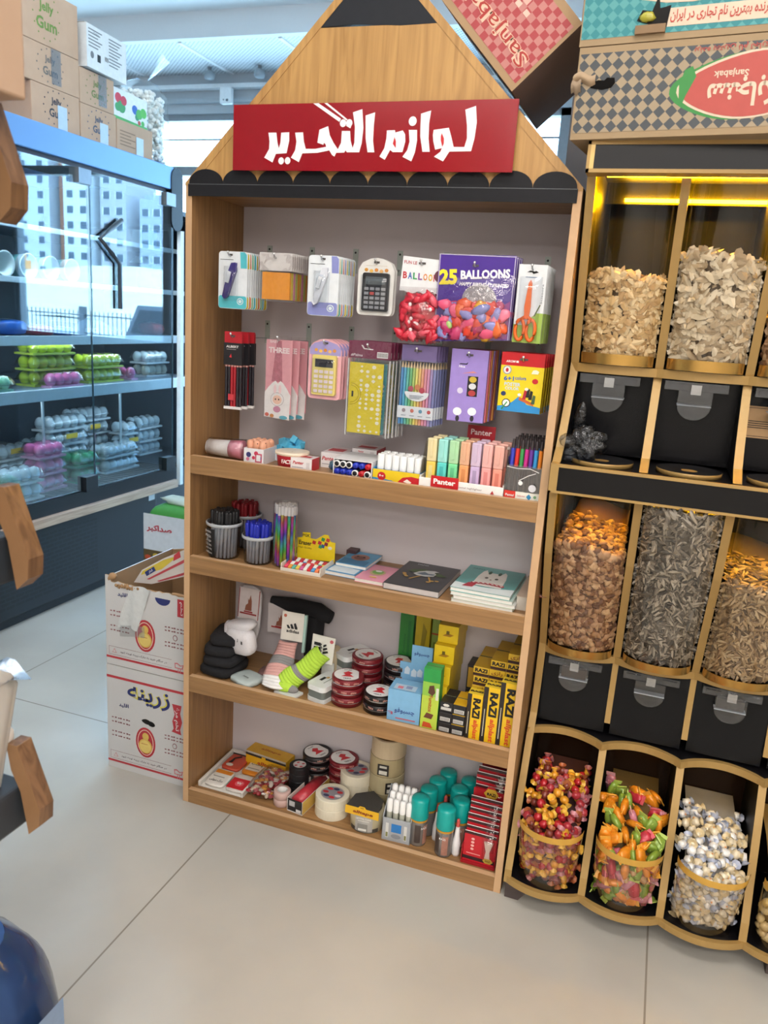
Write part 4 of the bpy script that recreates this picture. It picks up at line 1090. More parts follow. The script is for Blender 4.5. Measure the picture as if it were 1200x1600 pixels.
# ================================================================== goods on the hooks
RZ1, RZ2 = R1Z-.029, R2Z-.029
FR = ((0, 0, 0), X, Z)
BL = CLEAR('f6f8fa', .08, .7, .08)
FILM = CLEAR('f8f6f6', .07, .8, .10, .5, 70)
def hang(build, col, row, n, dy, lab1, labn, grp, cat, dx=.0, dyaw=0.0, protos=1, xo=0.0, name=None):
    """n packs on one hook: the first faces the room, the others hang behind it"""
    x = XH[col]; y = (R1Y if row == 1 else R2Y)[col]+.012; z = RZ1 if row == 1 else RZ2
    P0 = []
    for k in range(n):
        loc = (x+dx*k*(1 if k else 0), y+dy*k, z)
        lb = lab1 if k == 0 else labn
        gk = grp if n > 2 and k else None
        rot = (0, random.uniform(-.012, .012) if k else 0, random.uniform(-.03, .03)+dyaw)
        if k < protos:
            t = thing(name, lb, cat, loc, 0, gk, rot); build(t, k); P0.append(t)
        else:
            t = dup(P0[k % protos if protos > 1 else 0], loc, None, lb, gk, rot)
            if gk: t['group'] = gk
def hole(mb, w=.010): mb.rect(-w/2, w/2, -.001, .003, *FR, P('55504e', .7), .0008)
def cutter(body, bands, x0, x1, zt, zb):
    def b(t, k):
        w, h = x1-x0, zt-zb; bc = P(bands[k % len(bands)], .4)
        mb = MB().prism(rr_pts(w, h, .007, x0=x0, y0=zb), (0, 0, 0), X, Z, .0012, P('e8edf2', .4))
        mb.flat(rr_pts(w-.002, .026, .005, x0=x0+.001, y0=zb+.001), *FR, bc, .0004)
        mb.flat([(x1-.018, zt-.001), (x1-.007, zt-.001), (x1-.002, zt-.006), (x1-.001, zt-.034), (x1-.016, zt-.034)], *FR, bc, .0004)
        mb.rect(x0+.004, x0+.036, zt-.0175, zt-.0165, *FR, INK); hole(mb)
        for r in (.008, .006, .004): mb.disc(x1-.016, zb+.016, r, r*.9, *FR, [P('dbe6ea', .5), bc, P('dbe6ea', .5)][(8-int(r*1000))//2], .0006+(.008-r)*.1)
        mb.build('card', t)
        cx = (x0+x1)/2-.004; c = P(body, .35)
        mb = MB().prism([(-.007, -.036), (-.001, -.040), (.005, -.034), (.009, .024), (.004, .040), (-.006, .036), (-.009, .01)], (cx, -.001, (zt+zb)/2-.001), Vector((cos(.28), 0, -sin(.28))), Vector((sin(.28), 0, cos(.28))), -.008, c)
        mb.build('cutter', t, .0015)
        MB().obox((cx-.001, -.0112, (zt+zb)/2+.006), .0045, .0016, .012, (0, .28, 0), P('dfe3ea', .35)).build('slider', t, .001)
        MB().grid(6, 8, lambda u, v: (cx-.018+.036*u, -.001-.012*min(1, 5*min(u, 1-u)+.0)*min(1, 6*min(v, 1-v)), zb+.016+(h-.046)*v), BL).build('blister', t)
    return b
hang(cutter('3a2f78', ['57c0cc', 'd8c23a', 'd98a5a', '7cc08a'], -.029, .041, .008, -.110), 0, 1, 10, .0098,
     'blister card with a purple box cutter, front of the first upper hook', 'box cutter card hanging behind the purple box cutter card', 'cutter cards on the first upper hook', 'cutter', protos=4, name='box_cutter_card')
hang(cutter('dcdfe8', ['8d92cc', 'd8c23a', '5fae9a', 'd9806a'], -.032, .036, .008, -.112), 2, 1, 10, .0098,
     'blister card with a white box cutter, front of the third upper hook', 'box cutter card hanging behind the white box cutter card', 'cutter cards on the third upper hook', 'cutter', protos=4, name='box_cutter_card')
def notes(t, k):
    c = ['f5a02c', 'e6d24a', 'd98ab0', 'b8c86a'][k % 4]
    mb = MB().box(-.032, .032, .001, .0075, -.085, -.030, P(c, .7)); 
    for q_ in range(5): mb.rect(-.0322, .0322, .0, .0002, (0, .0018+.001*q_, 0), X, Y, P(c, .7)) if False else None
    mb.build('note_pad', t)
    mb = MB().grid(8, 6, lambda u, v: (-.040+.080*u, -.0006-.001*sin(u*9), -.089+.095*v), FILM)
    mb.grid(8, 3, lambda u, v: (-.038+.076*u, .0012*sin(u*11+v*6)-.0012, -.027+.036*v), P('cfcac8', .35, bump=.8, scale=45))
    hole(mb, .012); mb.build('bag', t)
hang(notes, 1, 1, 9, .010, 'bagged orange sticky note pad, front of the second upper hook', 'bagged sticky note pad hanging behind the orange pad', 'sticky note pads on the second upper hook', 'sticky notes', protos=4, name='sticky_note_pad')
def calc(cardc, topc, bodyc, keyc, scr, w, h, pink):
    def b(t, k):
        zt, zb = .010, .010-h
        pr = [p for p in rr_pts(w, h-.008, .010, x0=-w/2, y0=zb) if p[1] < zb+h-.022]
        n5 = len(pr)//2
        pts = pr[:n5]+[(w/2, zt-.024), (w/2-.008, zt-.010), (.014, zt-.002), (0, zt), (-.014, zt-.002), (-w/2+.008, zt-.010), (-w/2, zt-.024)]+pr[n5:]
        mb = MB().prism(pts, (0, 0, 0), X, Z, .0015, P(cardc, .4))
        if pink: mb.flat([(-w/2+.002, zt-.034), (w/2-.002, zt-.034), (w/2-.002, zt-.019), (w/2-.012, zt-.010), (0, zt-.003), (-w/2+.012, zt-.010), (-w/2+.002, zt-.019)], *FR, P(topc, .4), .0004)
        for i_ in range(5): mb.disc(-w*.28+i_*w*.14, zt-.024-.002*(i_ % 2), .0042, .0036, *FR, P(['e2a24a', 'f0c060', 'd98a3a', 'e8b878', 'd8924a'][i_], .5), .0006+.0001*i_, n=8)
        if not pink: mb.rect(-w*.30, w*.30, zt-.016, zt-.0155, *FR, P('c9b89a', .5))
        hole(mb, .012); mb.build('card', t)
        bw, bh = w*.72, h*.66; z0 = zb+h*.075
        mb = MB().prism(rr_pts(bw, bh, .004, x0=-bw/2+.002, y0=z0), (0, -.009, 0), X, Z, .009, P(bodyc, .4), side=P(bodyc, .4))
        mb.build('calculator', t, .001)
        f = ((0, -.009, 0), X, Z)
        MB().rect(-bw*.38+.002, bw*.38+.002, z0+bh*.70, z0+bh*.90, *f, P(scr, .2), .0006).build('screen', t)
        for i_ in range(4):
            for j_ in range(5):
                MB().prism(rr_pts(bw*.16, bh*.075, .001, 2, x0=-bw*.40+.002+i_*bw*.215, y0=z0+bh*.06+j_*bh*.122), (0, -.0105, 0), X, Z, .0016, P('c0504a' if (not pink and i_ == 1 and j_ == 3) else keyc, .45)).build('button', t)
        MB().grid(8, 10, lambda u, v: (-w*.42+w*.84*u, -.001-.012*min(1, 7*min(u, 1-u))*min(1, 9*min(v, 1-v)), zb+.006+(h-.040)*v), BL).build('blister', t)
    return b
hang(calc('eceae6', 'ffffff', '29292d', '9a9a9e', '5d6468', .078, .114, False), 3, 1, 2, .016, 'black pocket calculator in a white blister, front of the fourth upper hook', 'second pocket calculator blister behind the black one', None, 'calculator', name='calculator_blister', xo=.01)
def balloonbag(t, k):
    mb = MB().prism([(-.040, .014), (.044, .008), (.046, -.052)]+[(.046-.0145*i-.007, -.052-(.006 if i % 2 == 0 else 0)) for i in range(6)]+[(-.044, -.052)], (0, 0, 0), X, Z, .001, P('e6e8ea', .4))
    mb.text('FUN LE', -.024, .002, .006, *FR, P('b8303a', .5), rot=-.06)
    xs = -.034
    for ch, c in zip('BALLOON', ('c23038', '2f5fb0', '2f9a5a', '8a4a9a', 'd8823a', 'e0b020', 'c23038')): mb.text(ch, xs, -.022-.06*(xs+.034), .013, *FR, P(c, .5), w=.0085, bold=.03); xs += .0105
    mb.disc(.036, -.022, .010, .011, *FR, P('6a3a48', .4), .001); hole(mb, .014); mb.build('header_card', t)
    MB().ball((0, .001, -.100), (.040, .008, .042), P('c42438', .3, var=.2), 18, 14, None, .10, .6).build('balloon_mass', t)
    for i in range(44):
        a = random.uniform(-.036, .036); z = random.uniform(-.142, -.060); 
        o = MB().ball((a, -.006-.008*random.random(), z), (.015, .005, .007), P(random.choice(['c8283c', 'd83a4e', 'b81e34', 'e05a6c', 'd02a40']), .3), 8, 6, (random.uniform(-.5, .5), random.uniform(0, 3), random.uniform(-.5, .5)), .22).build('balloon', t)
    for i in range(8): MB().ball((random.uniform(-.03, .03), -.016, random.uniform(-.13, -.07)), (.004, .0012, .004), P('f4dfe2', .4), 6, 4).build('heart_print', t)
    MB().grid(12, 12, lambda u, v: (-.046+.092*u, -.002-.018*sin(pi*u)*sin(pi*min(1, v*1.1))**.5, -.152+.108*v), FILM).build('bag', t)
hang(balloonbag, 4, 1, 3, .030, 'clear bag of red printed balloons under a white header, front of the fifth upper hook', 'bag of red balloons hanging behind the frontmost red bag', 'red balloon bags', 'balloons', name='balloon_bag')
def b25(t, k):
    w, zt, zb = .150, .022, -.146; x0 = -.073
    pu = P('47248f', .35, var=.08); mg = P('8f2a86', .35, var=.25, scale=40)
    mb = MB().prism([(x0, zt-.002), (x0+w, zt), (x0+w, zb+.012), (x0, zb)], (0, 0, 0), X, Z, .0015, pu)
    mb.flat([(x0+.004, zb+.004), (x0+w-.004, zb+.014), (x0+w-.004, zb+.085), (x0+.10, zb+.055), (x0+.05, zb+.02)], *FR, mg, .0004)
    for a, b_, c, d in ((x0, x0+w, zt-.003, zt-.0015), (x0+.001, x0+.0025, zb, zt-.003), (x0+w-.0025, x0+w-.001, zb+.012, zt-.001)): mb.rect(a, b_, c, d, *FR, P('c9bfd8', .4), .0005)
    mb.text('25', x0+.021, -.022, .029, *FR, P('f0e030', .4), w=.036, bold=.05, rot=.06, e=.0012)
    mb.text('BALLOONS', x0+.093, -.014, .017, *FR, P('f6f4fa', .4), w=.096, bold=.045, rot=.07, e=.0012)
    mb.text('HAPPY BIRTHDAY PRINTED', x0+.092, -.0335, .0068, *FR, P('f6f4fa', .4), w=.096, bold=.03, slant=.2, e=.0012)
    mb.text('25', x0+.016, -.112, .010, *FR, P('f0a030', .4), bold=.05, e=.0012); mb.text('10', x0+.024, -.136, .009, *FR, P('f0a030', .4), bold=.05, e=.0012)
    for q_ in range(3): mb.rect(x0+.008, x0+.042-.004*q_, -.122-.004*q_, -.1205-.004*q_, *FR, P('e8d8f0', .5), .001)
    hole(mb, .012); mb.build('backing_card', t)
    MB().disc(.012, -.062, .034, .030, *FR, P('8f8b8e', .5), .0008, n=24).build('printed_balloon', t)
    MB().ball((.006, 0, -.100), (.054, .007, .034), P('d84a44', .3, var=.3), 20, 14, None, .10, .7).build('balloon_mass', t)
    cols = ['d8402c', 'e05a30', 'e88098', 'e0567a', 'd8402c', 'e8703a', 'c03a6a', '8f8fc8', 'e8b030', 'b02a60']
    for i in range(60):
        a = random.uniform(-.054, .064); z = random.uniform(-.128, -.070)
        if (a+.05)*.55+z < -.128 or ((a-.015)**2+(z+.052)**2) < .0006: continue
        MB().ball((a, -.005-.006*random.random(), z), (.016, .004, .010), P(random.choice(cols), .3), 8, 6, (random.uniform(-.3, .3), random.uniform(0, 3), random.uniform(-.3, .3)), .2).build('balloon', t)
    MB().ball((.020, -.012, -.080), (.020, .006, .009), P('8088c4', .25), 8, 6, (0, -.4, 0), .08).build('balloon', t)
    MB().ball((-.040, -.012, -.112), (.006, .004, .008), P('a8c878', .3), 8, 6, (0, -.5, 0)).build('balloon', t)
    MB().grid(16, 14, lambda u, v: (x0+w*u, -.003-.016*(sin(pi*u)*sin(pi*v))**.6, zb+.012*u+(.120)*v), CLEAR('fbf8fb', .09, .9, .07, 1.0, 45)).build('bag', t)
hang(b25, 5, 1, 4, .022, 'purple pack of 25 balloons hanging at the front of the sixth upper hook', 'purple balloon pack hanging behind the frontmost one', 'purple balloon packs', 'balloons', name='balloon_pack')
def scis(t, k):
    x0, x1, zt, zb = -.026, .028, .008, -.136
    mb = MB().prism([(x0, zb), (x1, zb), (x1, zt), (x0, zt)], (0, 0, 0), X, Z, .0012, P('e4e7ea', .4))
    mb.flat([(x0, zb), (x1, zb), (x1, zb+.056), (x1-.012, zb+.056), (x1-.022, zb+.048), (x1-.032, zb+.032), (x0, zb+.034)], *FR, P('9dbb52', .5), .0004)
    mb.flat([(x1-.018, zb+.050), (x1-.008, zb+.072), (x1-.006, zb+.071), (x1-.015, zb+.050)], *FR, P('5f6a40', .5), .0006)
    mb.text('Scissors', x1-.006, -.045, .004, *FR, P('8a9096', .5), w=.036, rot=pi/2); mb.rect(-.012, .010, -.0155, -.0145, *FR, P('4a6a9a', .5), .0006)
    mb.flat([(-.010, -.006), (.012, -.006), (.006, -.003), (.002, -.009), (-.004, -.003)], *FR, INK, .0007); mb.build('card', t)
    og = P('ec6a22', .35)
    MB().prism([(-.006, -.070), (-.002, -.026), (.0015, -.020), (.0045, -.026), (.006, -.070), (.004, -.092), (-.004, -.092)], (-.002, -.006, 0), X, Z, .004, og).build('blade', t, .0008)
    for s in (-1, 1):
        pts = [(s*.003-.002, -.006, -.088)]+[(-.002+s*(.0105+.0085*cos(a)), -.006, -.112+.019*sin(a)) for a in [2*pi*i/16+pi*.5 for i in range(17)]]
        MB().tube(pts, .0034, og, 8).build('handle', t)
    MB().grid(6, 10, lambda u, v: (-.022+.043*u, -.001-.010*min(1, 6*min(u, 1-u))*min(1, 8*min(v, 1-v)), zb+.004+.118*v), BL).build('blister', t)
hang(scis, 6, 1, 7, .018, 'orange child scissors on a white and green card, front of the seventh upper hook', 'scissors card hanging behind the orange scissors', 'scissors cards', 'scissors', name='scissors_card', dyaw=-.03)
# ---- lower row
def hb(t, k):
    x0, x1 = -.021, .021
    mb = MB().prism([(x0, .010), (x1-.002, .010), (x1, .005), (x1, -.014), (x0, -.014)], (0, 0, 0), X, Z, .008, P('b8202c', .45)); hole(mb); mb.build('header', t)
    mb = MB().box(x0-.001, x1+.001, -.001, .009, -.062, -.014, P('1d1b20', .45)); f = ((0, -.001, 0), X, Z)
    mb.text('ALBERT', -.001, -.022, .005, *f, P('e8e4e4', .5), w=.030, bold=.03); mb.rect(-.015, .008, -.0285, -.0275, *f, P('b0a8a8', .5)); mb.flat([(-.008, -.045), (-.004, -.037), (-.002, -.046)], *f, P('d0303a', .5), .0006); mb.build('sleeve', t)
    for i in range(6):
        x = x0+.0035+i*.007; c = 'a81f2c' if i in (2, 3) else '26222a'
        MB().cyl((x, .004, -.156), .0033, .142, P(c, .35), 8).cyl((x, .004, -.066), .00335, .006, P('d8a09a', .4), 8).build('pencil', t)
    MB().box(x0, x1, .0005, .0075, -.160, -.154, P('e8e4e2', .5)).box(-.010, .004, -.0006, .0005, -.140, -.126, P('c83a44', .5)).build('end_caps', t)
hang(hb, 0, 2, 3, .022, 'pack of black and red pencils with a red header, front of first lower hook', 'black pencil pack hanging behind the frontmost one', 'black pencil packs', 'pencils', dx=.003, name='pencil_pack', dyaw=.05)
def three(t, k):
    w = .062; pk = P('e2a0aa', .4, var=.06)
    mb = MB().box(-w/2, w/2, 0, .003, -.158, .0, pk)
    mb.flat([(-.006, -.002), (.006, -.002), (.010, -.090), (-.016, -.090)], *FR, P('b8707e', .5, var=.3, scale=120), .0004)
    mb.text('THREE', .0, -.022, .012, *FR, P('f6e4e6', .5), w=.050, bold=.04); mb.text('BABY', -.012, -.004, .006, *FR, P('f6e4e6', .5), w=.02)
    mb.build('pouch', t)
    wc = P('eceaea', .45)
    pts = [(-w/2, -.168), (w/2-.002, -.172), (w/2, -.118), (.022, -.104), (.012, -.092), (.006, -.088), (0, -.094), (-.006, -.088), (-.012, -.092), (-.022, -.102), (-w/2, -.114)]
    mb = MB().prism(pts, (0, -.002, 0), X, Z, .0015, wc); f = ((0, -.002, 0), X, Z)
    mb.disc(.0, -.128, .016, .015, *f, P('9a8a90', .5), .0004); mb.disc(0, -.128, .0152, .0142, *f, wc, .0006); mb.disc(0, -.129, .011, .010, *f, P('f0c8b4', .5), .0008)
    mb.disc(-.004, -.128, .0016, .002, *f, INK, .001, n=8); mb.disc(.004, -.128, .0016, .002, *f, INK, .001, n=8); mb.disc(.0, -.150, .009, .007, *f, P('c88aa4', .5), .0008)
    for a, b, c in ((-.024, -.163, 'd86a5a'), (-.012, -.165, 'c8864a'), (.016, -.167, '5ab0c8')): mb.disc(a, b, .005 if c != '5ab0c8' else .010, .0042, *f, P(c, .5), .0008)
    for s in (-1, 1): mb.disc(s*.006, -.106, .0035, .010, *f, P('f4d4d8', .5), .0006)
    mb.build('front_card', t)
    MB().grid(6, 8, lambda u, v: (-w/2-.002+(w+.004)*u, -.0045-.002*sin(u*8), -.172+.18*v), FILM).build('bag', t)
hang(three, 1, 2, 3, .018, 'pink pouch with a white bunny card, front of the second lower hook', 'pink bunny pouch hanging behind the frontmost one', 'pink pouches', 'pouch', dx=.010, name='pink_pouch')
hang(calc('f0b4bc', 'a79cd0', 'e6d27a', 'f2dfe4', '2c2a30', .076, .128, True), 2, 2, 5, .014, 'yellow calculator in a pink and lilac blister, front of the third lower hook', 'calculator blister hanging behind the yellow calculator', 'pink calculator blisters', 'calculator', dx=.002, name='calculator_blister')
def sten(t, k):
    x0, x1, zt, zb = -.045, .048, .012, -.186
    c = P(['e6d236', '58b4c4', 'd8dce0'][k % 3], .35)
    mb = MB().box(x0, x1, 0, .002, -.023, zt, P('7a2348', .45)); mb.text('#Palma', x0+.018, -.017, .006, *FR, P('f0e4ea', .5), w=.026, slant=.2)
    mb.rect(x1-.030, x1-.006, -.020, -.008, *FR, P('eceaea', .5)); 
    for i in range(9): mb.rect(x1-.028+i*.0024, x1-.027+i*.0024, -.018, -.010, *FR, INK, .0008)
    mb.flat([(-.018, .004), (-.012, -.004), (.008, -.005), (.010, -.003), (-.010, -.002), (-.014, .004)], *FR, P('eee8ea', .5), .0006); mb.build('header_card', t)
    mb = MB().box(x0+.004, x1-.014, .001, .003, zb+.006, -.032, c)
    f = ((0, .001, 0), X, Z); hw = P('f4f0dc', .4)
    for i in range(15):
        for j in range(4):
            if random.random() < .75:
                a = -.014+j*.0135; b = -.040-i*.0096; r_ = random.uniform(.0025, .005)
                mb.disc(a, b, r_, r_*.85, *f, hw, .0005, n=random.choice([4, 6, 12, 16]))
    for r_, m in ((.023, P('bfa800', .4)), (.0215, c), (.0185, P('bfa800', .4)), (.017, c)): mb.disc(-.036, -.098, r_, r_, *f, m, .0006+(.024-r_)*.03, n=20, a0=-pi/2, a1=pi/2)
    mb.rect(-.034, -.030, -.104, -.092, *f, INK, .001); mb.build('stencil_ruler', t)
    MB().grid(6, 10, lambda u, v: (x0-.001+(x1-x0+.002)*u, -.0015-.001*sin(u*9), zb+(zt-zb)*v), CLEAR('f4f4f4', .10, .8, .08, .4, 50)).build('bag', t)
    MB().box(x0, x0+.002, -.001, .004, zb, -.025, P('eceaea', .4)).build('bag_seam', t); MB().box(x1-.002, x1, -.001, .004, zb, -.025, P('eceaea', .4)).build('bag_seam', t)
hang(sten, 3, 2, 6, .014, 'yellow stencil ruler bagged under a maroon header, front of the fourth lower hook', 'stencil ruler bag hanging behind the yellow one', 'stencil ruler bags', 'ruler', protos=3, dx=.003, name='stencil_ruler_pack')
def cpen(t, k):
    mb = MB().prism([(-.034, -.020), (.040, -.020), (.040, .012), (-.034, .012)], (0, .0, 0), X, Z, .001, P('7a6a9c', .3)); hole(mb, .016); mb.build('header', t)
    cols = ['5a90c4', '62aed0', '70c0b2', '7cc088', 'b0cc78', 'e8dc78', 'eec478', 'eaa684', 'e698a4', 'de98b8', 'ae96c4', '8a8ec0']
    for i, c in enumerate(cols):
        x = -.032+i*.0063
        MB().cyl((x, .005, -.150), .0030, .116, P(c, .35), 8).cyl((x, .005, -.034), .003, .012, P('e0c29a', .6), 8, r2=.0006).build('pencil', t)
    mb = MB().disc(.003, -.082, .026, .019, *FR, P('eef0f2', .5), -.0008, n=24, a0=pi, a1=2*pi)
    for a, b, c in ((-.010, -.076, 'b85a6a'), (.004, -.072, 'd88a5a'), (.014, -.078, 'c04a5a')): mb.disc(a, b, .006, .006, *FR, P(c, .5), .0002, n=10)
    for i in range(3): mb.rect(-.012, .018-.004*i, -.090-.003*i, -.0888-.003*i, *FR, P('8a90a0', .5), .0002)
    mb.rect(-.036, .041, -.137, -.112, *FR, P('e6e8ec', .45), -.0002)
    for i, c in enumerate(('9a8a90', 'd87a6a', '6a9ab0', 'c85a5a')): mb.disc(-.022+i*.018, -.121, .004, .004, *FR, P(c, .5), .0004, n=10); mb.rect(-.027+i*.018, -.017+i*.018, -.132, -.1305, *FR, P('9aa0a8', .5), .0004)
    mb.build('label', t)
    MB().grid(6, 8, lambda u, v: (-.037+.080*u, -.0022, -.156+.140*v), BL).build('sleeve', t)
hang(cpen, 4, 2, 5, .014, 'pack of twelve rainbow coloured pencils, front of the fifth lower hook', 'coloured pencil pack hanging behind the frontmost one', 'coloured pencil packs', 'pencils', dx=.002, name='coloured_pencil_pack')
def wcol(t, k):
    sd = P(['9a80c8', 'c85a6a', 'c8803a'][k % 3], .45); fc = P(['9d86cf', 'c86a78', 'cc8a4a'][k % 3], .45)
    mb = MB().box(-.037, .038, 0, .010, -.132, .012, sd, f=fc)
    mb.flat([(-.020, -.018), (-.004, -.018), (-.002, -.013), (-.006, -.016), (-.018, -.016)], *FR, INK); mb.flat([(-.014, -.036), (.010, -.030), (.018, -.033), (.002, -.034)], *FR, P('d88a8a', .5)); mb.text('Nice', -.014, -.022, .005, *FR, P('eee8f8', .5), bold=.03)
    mb.rect(.000, .021, -.080, -.040, *FR, P('1c1a20', .4), .0005); hole(mb, .014)
    mb.disc(-.014, -.070, .006, .006, *FR, P('d8d0e8', .5)); mb.disc(.019, -.018+.0, .0, .0, *FR, fc) if False else None
    mb.build('carton', t, .0006)
    for i, c in enumerate(('b03a3e', 'd8d8dc', 'c8ac3a')): MB().disc(.0105, -.0735+i*.0135, .0075, .0060, *FR, P(c, .35), .001, n=18).build('paint_pan', t)
    mb = MB()
    for a, b, r_ in ((-.016, -.112, .009), (.014, -.110, .009)): mb.disc(a, b, r_, r_*.9, *FR, P('f0eef4', .5), .0006); mb.disc(a+.001, b-.014, .004, .006, *FR, P('2a2430', .5), .0006)
    mb.build('printed_figures', t)
hang(wcol, 5, 2, 7, .0135, 'lilac watercolour box with three round paint pans, front of the sixth lower hook', 'watercolour box hanging behind the lilac one', 'watercolour boxes', 'paint box', protos=3, dx=.001, name='watercolour_box')
def gou(t, k):
    x0, x1, zt, zb = -.044, .041, .013, -.101
    mb = MB().box(x0, x1, .0, .018, zb, -.012, P('ecd21c', .4), l=P('ecd21c', .4), t=RED); mb.box(x0, x1, 0, .004, -.012, zt, P('c4141e', .4))
    mb.text('AROM', x0+.018, -.004, .0045, *FR, P('f4e0e0', .5), w=.018, slant=.2, bold=.03); mb.rect(x0+.029, x0+.034, -.006, -.002, *FR, P('f4e0e0', .5)); hole(mb, .016)
    mb.flat([(x0, zb), (x1, zb), (x1, zb+.012), (.014, zb+.016), (.004, zb+.026), (-.004, zb+.030), (-.014, zb+.020), (-.026, zb+.012), (x0, zb+.009)], *FR, P('2f90d0', .45), .0005)
    mb.flat([(-.003, zb+.024), (.028, zb+.014), (.026, zb+.020), (-.002, zb+.030)], *FR, P('c8622a', .5), .0008)
    for a, b, c in ((.008, zb+.036, 'b82030'), (.014, zb+.040, '1c1a1c'), (.020, zb+.036, '1c1a1c'), (.026, zb+.028, '3a5a3a')): mb.flat([(a-.004, b-.010), (a+.003, b-.010), (a+.004, b+.006), (a-.001, b+.008)], *FR, P(c, .5), .0010)
    for a, b in ((-.002, zb+.034), (.011, zb+.046)): mb.disc(a, b, .004, .003, *FR, P('f0eee8', .5), .0012, n=8)
    mb.disc(.026, zb+.062, .006, .005, *FR, P('c8202c', .5), .0008); mb.flat([(.017, zb+.076), (.030, zb+.076), (.032, zb+.081), (.026, zb+.084), (.020, zb+.083)], *FR, P('f4f0d8', .5), .0008)
    mb.disc(-.027, zb+.016, .0085, .0085, *FR, INK, .0008); mb.disc(-.027, zb+.016, .0068, .0068, *FR, P('eef0ea', .5), .001); mb.flat([(-.036, zb+.004), (-.034, zb+.002), (-.024, zb+.018), (-.026, zb+.019)], *FR, P('2f8a4a', .5), .0012)
    mb.disc(-.031, zb+.080, .0085, .0085, *FR, P('8a9ab0', .5), .0006); mb.disc(-.031, zb+.080, .0068, .0068, *FR, P('f0e8e0', .5), .0008); mb.disc(-.031, zb+.080, .003, .004, *FR, P('b8283a', .5), .001)
    mb.text('6+1', -.026, zb+.064, .009, *FR, P('2f62b8', .5), w=.020, bold=.03); mb.text('colors', -.003, zb+.066, .007, *FR, P('2f62b8', .5), w=.022, bold=.02); mb.text('POSTER', -.018, zb+.053, .007, *FR, P('c8d8e8', .5), w=.032, bold=.03); mb.text('COLOR', -.018, zb+.045, .006, *FR, P('c8d8e8', .5), w=.028, bold=.03)
    mb.disc(-.034, zb+.034, .005, .0045, *FR, P('2a3a68', .5), .0008)
    mb.build('carton', t, .0006)
hang(gou, 6, 2, 5, .021, 'yellow poster paint box with a red top, front of the seventh lower hook', 'yellow poster paint box hanging behind the frontmost one', 'poster paint boxes', 'paint box', dx=.0015, name='poster_paint_box', dyaw=-.03)
# ================================================================== first shelf
Z1 = SH[1]
t = thing('cup_roll', 'sleeve of white and pink paper cups in clear film lying at the far left of the first shelf', 'cups', (.022, .052, Z1), .06)
t['label'] = 'sleeve of white and pink cups in clear film, left end of the first shelf'
MB().lathe([(.001, 0), (.017, .0), (.0195, .055), (.001, .055)], (.008, 0, .022), P('eceae8', .5), 18, 'x').build('white_cup', t)
MB().lathe([(.001, 0), (.020, .0), (.022, .030), (.020, .031), (.001, .031)], (.065, 0, .022), P('e08aa0', .4), 18, 'x').build('pink_cup', t)
MB().lathe([(.004, -.008), (.006, 0), (.0205, .006), (.0235, .095), (.012, .100)], (.006, 0, .0235), CLEAR('f4f2f2', .10, .8, .1, .8, 70), 18, 'x').build('film', t)
t = thing('eraser_tray', 'small white printed tray of peach erasers on the first shelf', 'tray', (.158, .065, Z1), .05)
f = ((0, -.034, 0), X, Z)
mb = MB().box(-.026, .022, -.034, -.032, 0, .034, P('e8e6ea', .5)).box(-.026, .022, .036, .038, 0, .034, P('e8e6ea', .5)).box(-.026, -.024, -.032, .036, 0, .034, P('e8e6ea', .5)).box(.020, .022, -.032, .036, 0, .034, P('e8e6ea', .5)).box(-.024, .020, -.032, .036, 0, .002, P('e8e6ea', .5))
for a, b, r_, c in ((-.014, .020, .006, '3a3a72'), (-.002, .014, .004, 'c83a5a'), (.004, .024, .005, 'c83a5a'), (.012, .014, .005, '5a4a8a'), (-.016, .010, .004, 'd87a9a')): mb.disc(a, b, r_, r_, *f, P(c, .5), .0006, n=10)
mb.rect(.002, .018, .004, .024, *f, P('c85a72', .5), .0004); mb.rect(.005, .015, .007, .021, *f, P('e8e6ea', .5), .0008); mb.build('tray', t)
R = random.Random(3)
er = None
for k in range(9):
    c = 'e8a888'
    p = (.140+.015*(k % 3), .050+.018*(k//3), Z1+.038)
    if er is None: er = tag(MB().ball((0, 0, 0), (.0085, .008, .013), P(c, .5), 10, 7, None, 0, .7).ball((.003, -.006, .006), (.002, .002, .002), P('6a3a2a', .5), 6, 4).build('novelty_eraser'), 'peach novelty eraser standing in the white printed tray', 'eraser', 'peach erasers in the tray'); e_ = er
    else: e_ = er.copy(); COL.objects.link(e_)
    e_.location = p; e_.rotation_euler = (R.uniform(-.3, .3), R.uniform(-.3, .3), R.uniform(0, 3))
er = None
for k in range(12):
    p = (.188+.014*(k % 4), .105+.020*((k//4) % 2)+(.01 if k > 7 else 0), Z1+.030+.012*(k//8)+.008*((k % 3) == 1))
    if er is None: er = tag(MB().box(-.009, .009, -.007, .007, -.008, .008, P('58b4d8', .5)).build('block_eraser', None, .0015), 'sky blue block eraser piled behind the round red tub', 'eraser', 'blue erasers behind the tub'); e_ = er
    else: e_ = er.copy(); COL.objects.link(e_)
    e_.location = p; e_.rotation_euler = (R.uniform(-.5, .5), R.uniform(-.5, .5), R.uniform(0, 3))
t = thing('eraser_bin', 'small clear bin under the sky blue erasers on the first shelf', 'bin', (.206, .121, Z1))
MB().box(-.028, .032, -.026, .024, 0, .022, P('d8e2ea', .3)).build('bin', t, .002)
t = thing('round_tub', 'round red tub with a cream rim and lid on the first shelf', 'tub', (.237, .062, Z1))
mb = MB().lathe([(.001, 0), (.031, 0), (.0345, .028)], (0, 0, 0), P('c8283a', .4), 28); 
mb.build('tub', t)
MB().lathe([(.0355, .027), (.038, .029), (.038, .034), (.036, .0345), (.001, .033)], (0, 0, 0), P('efdcc4', .4), 28).build('lid', t)
mb = MB(); 
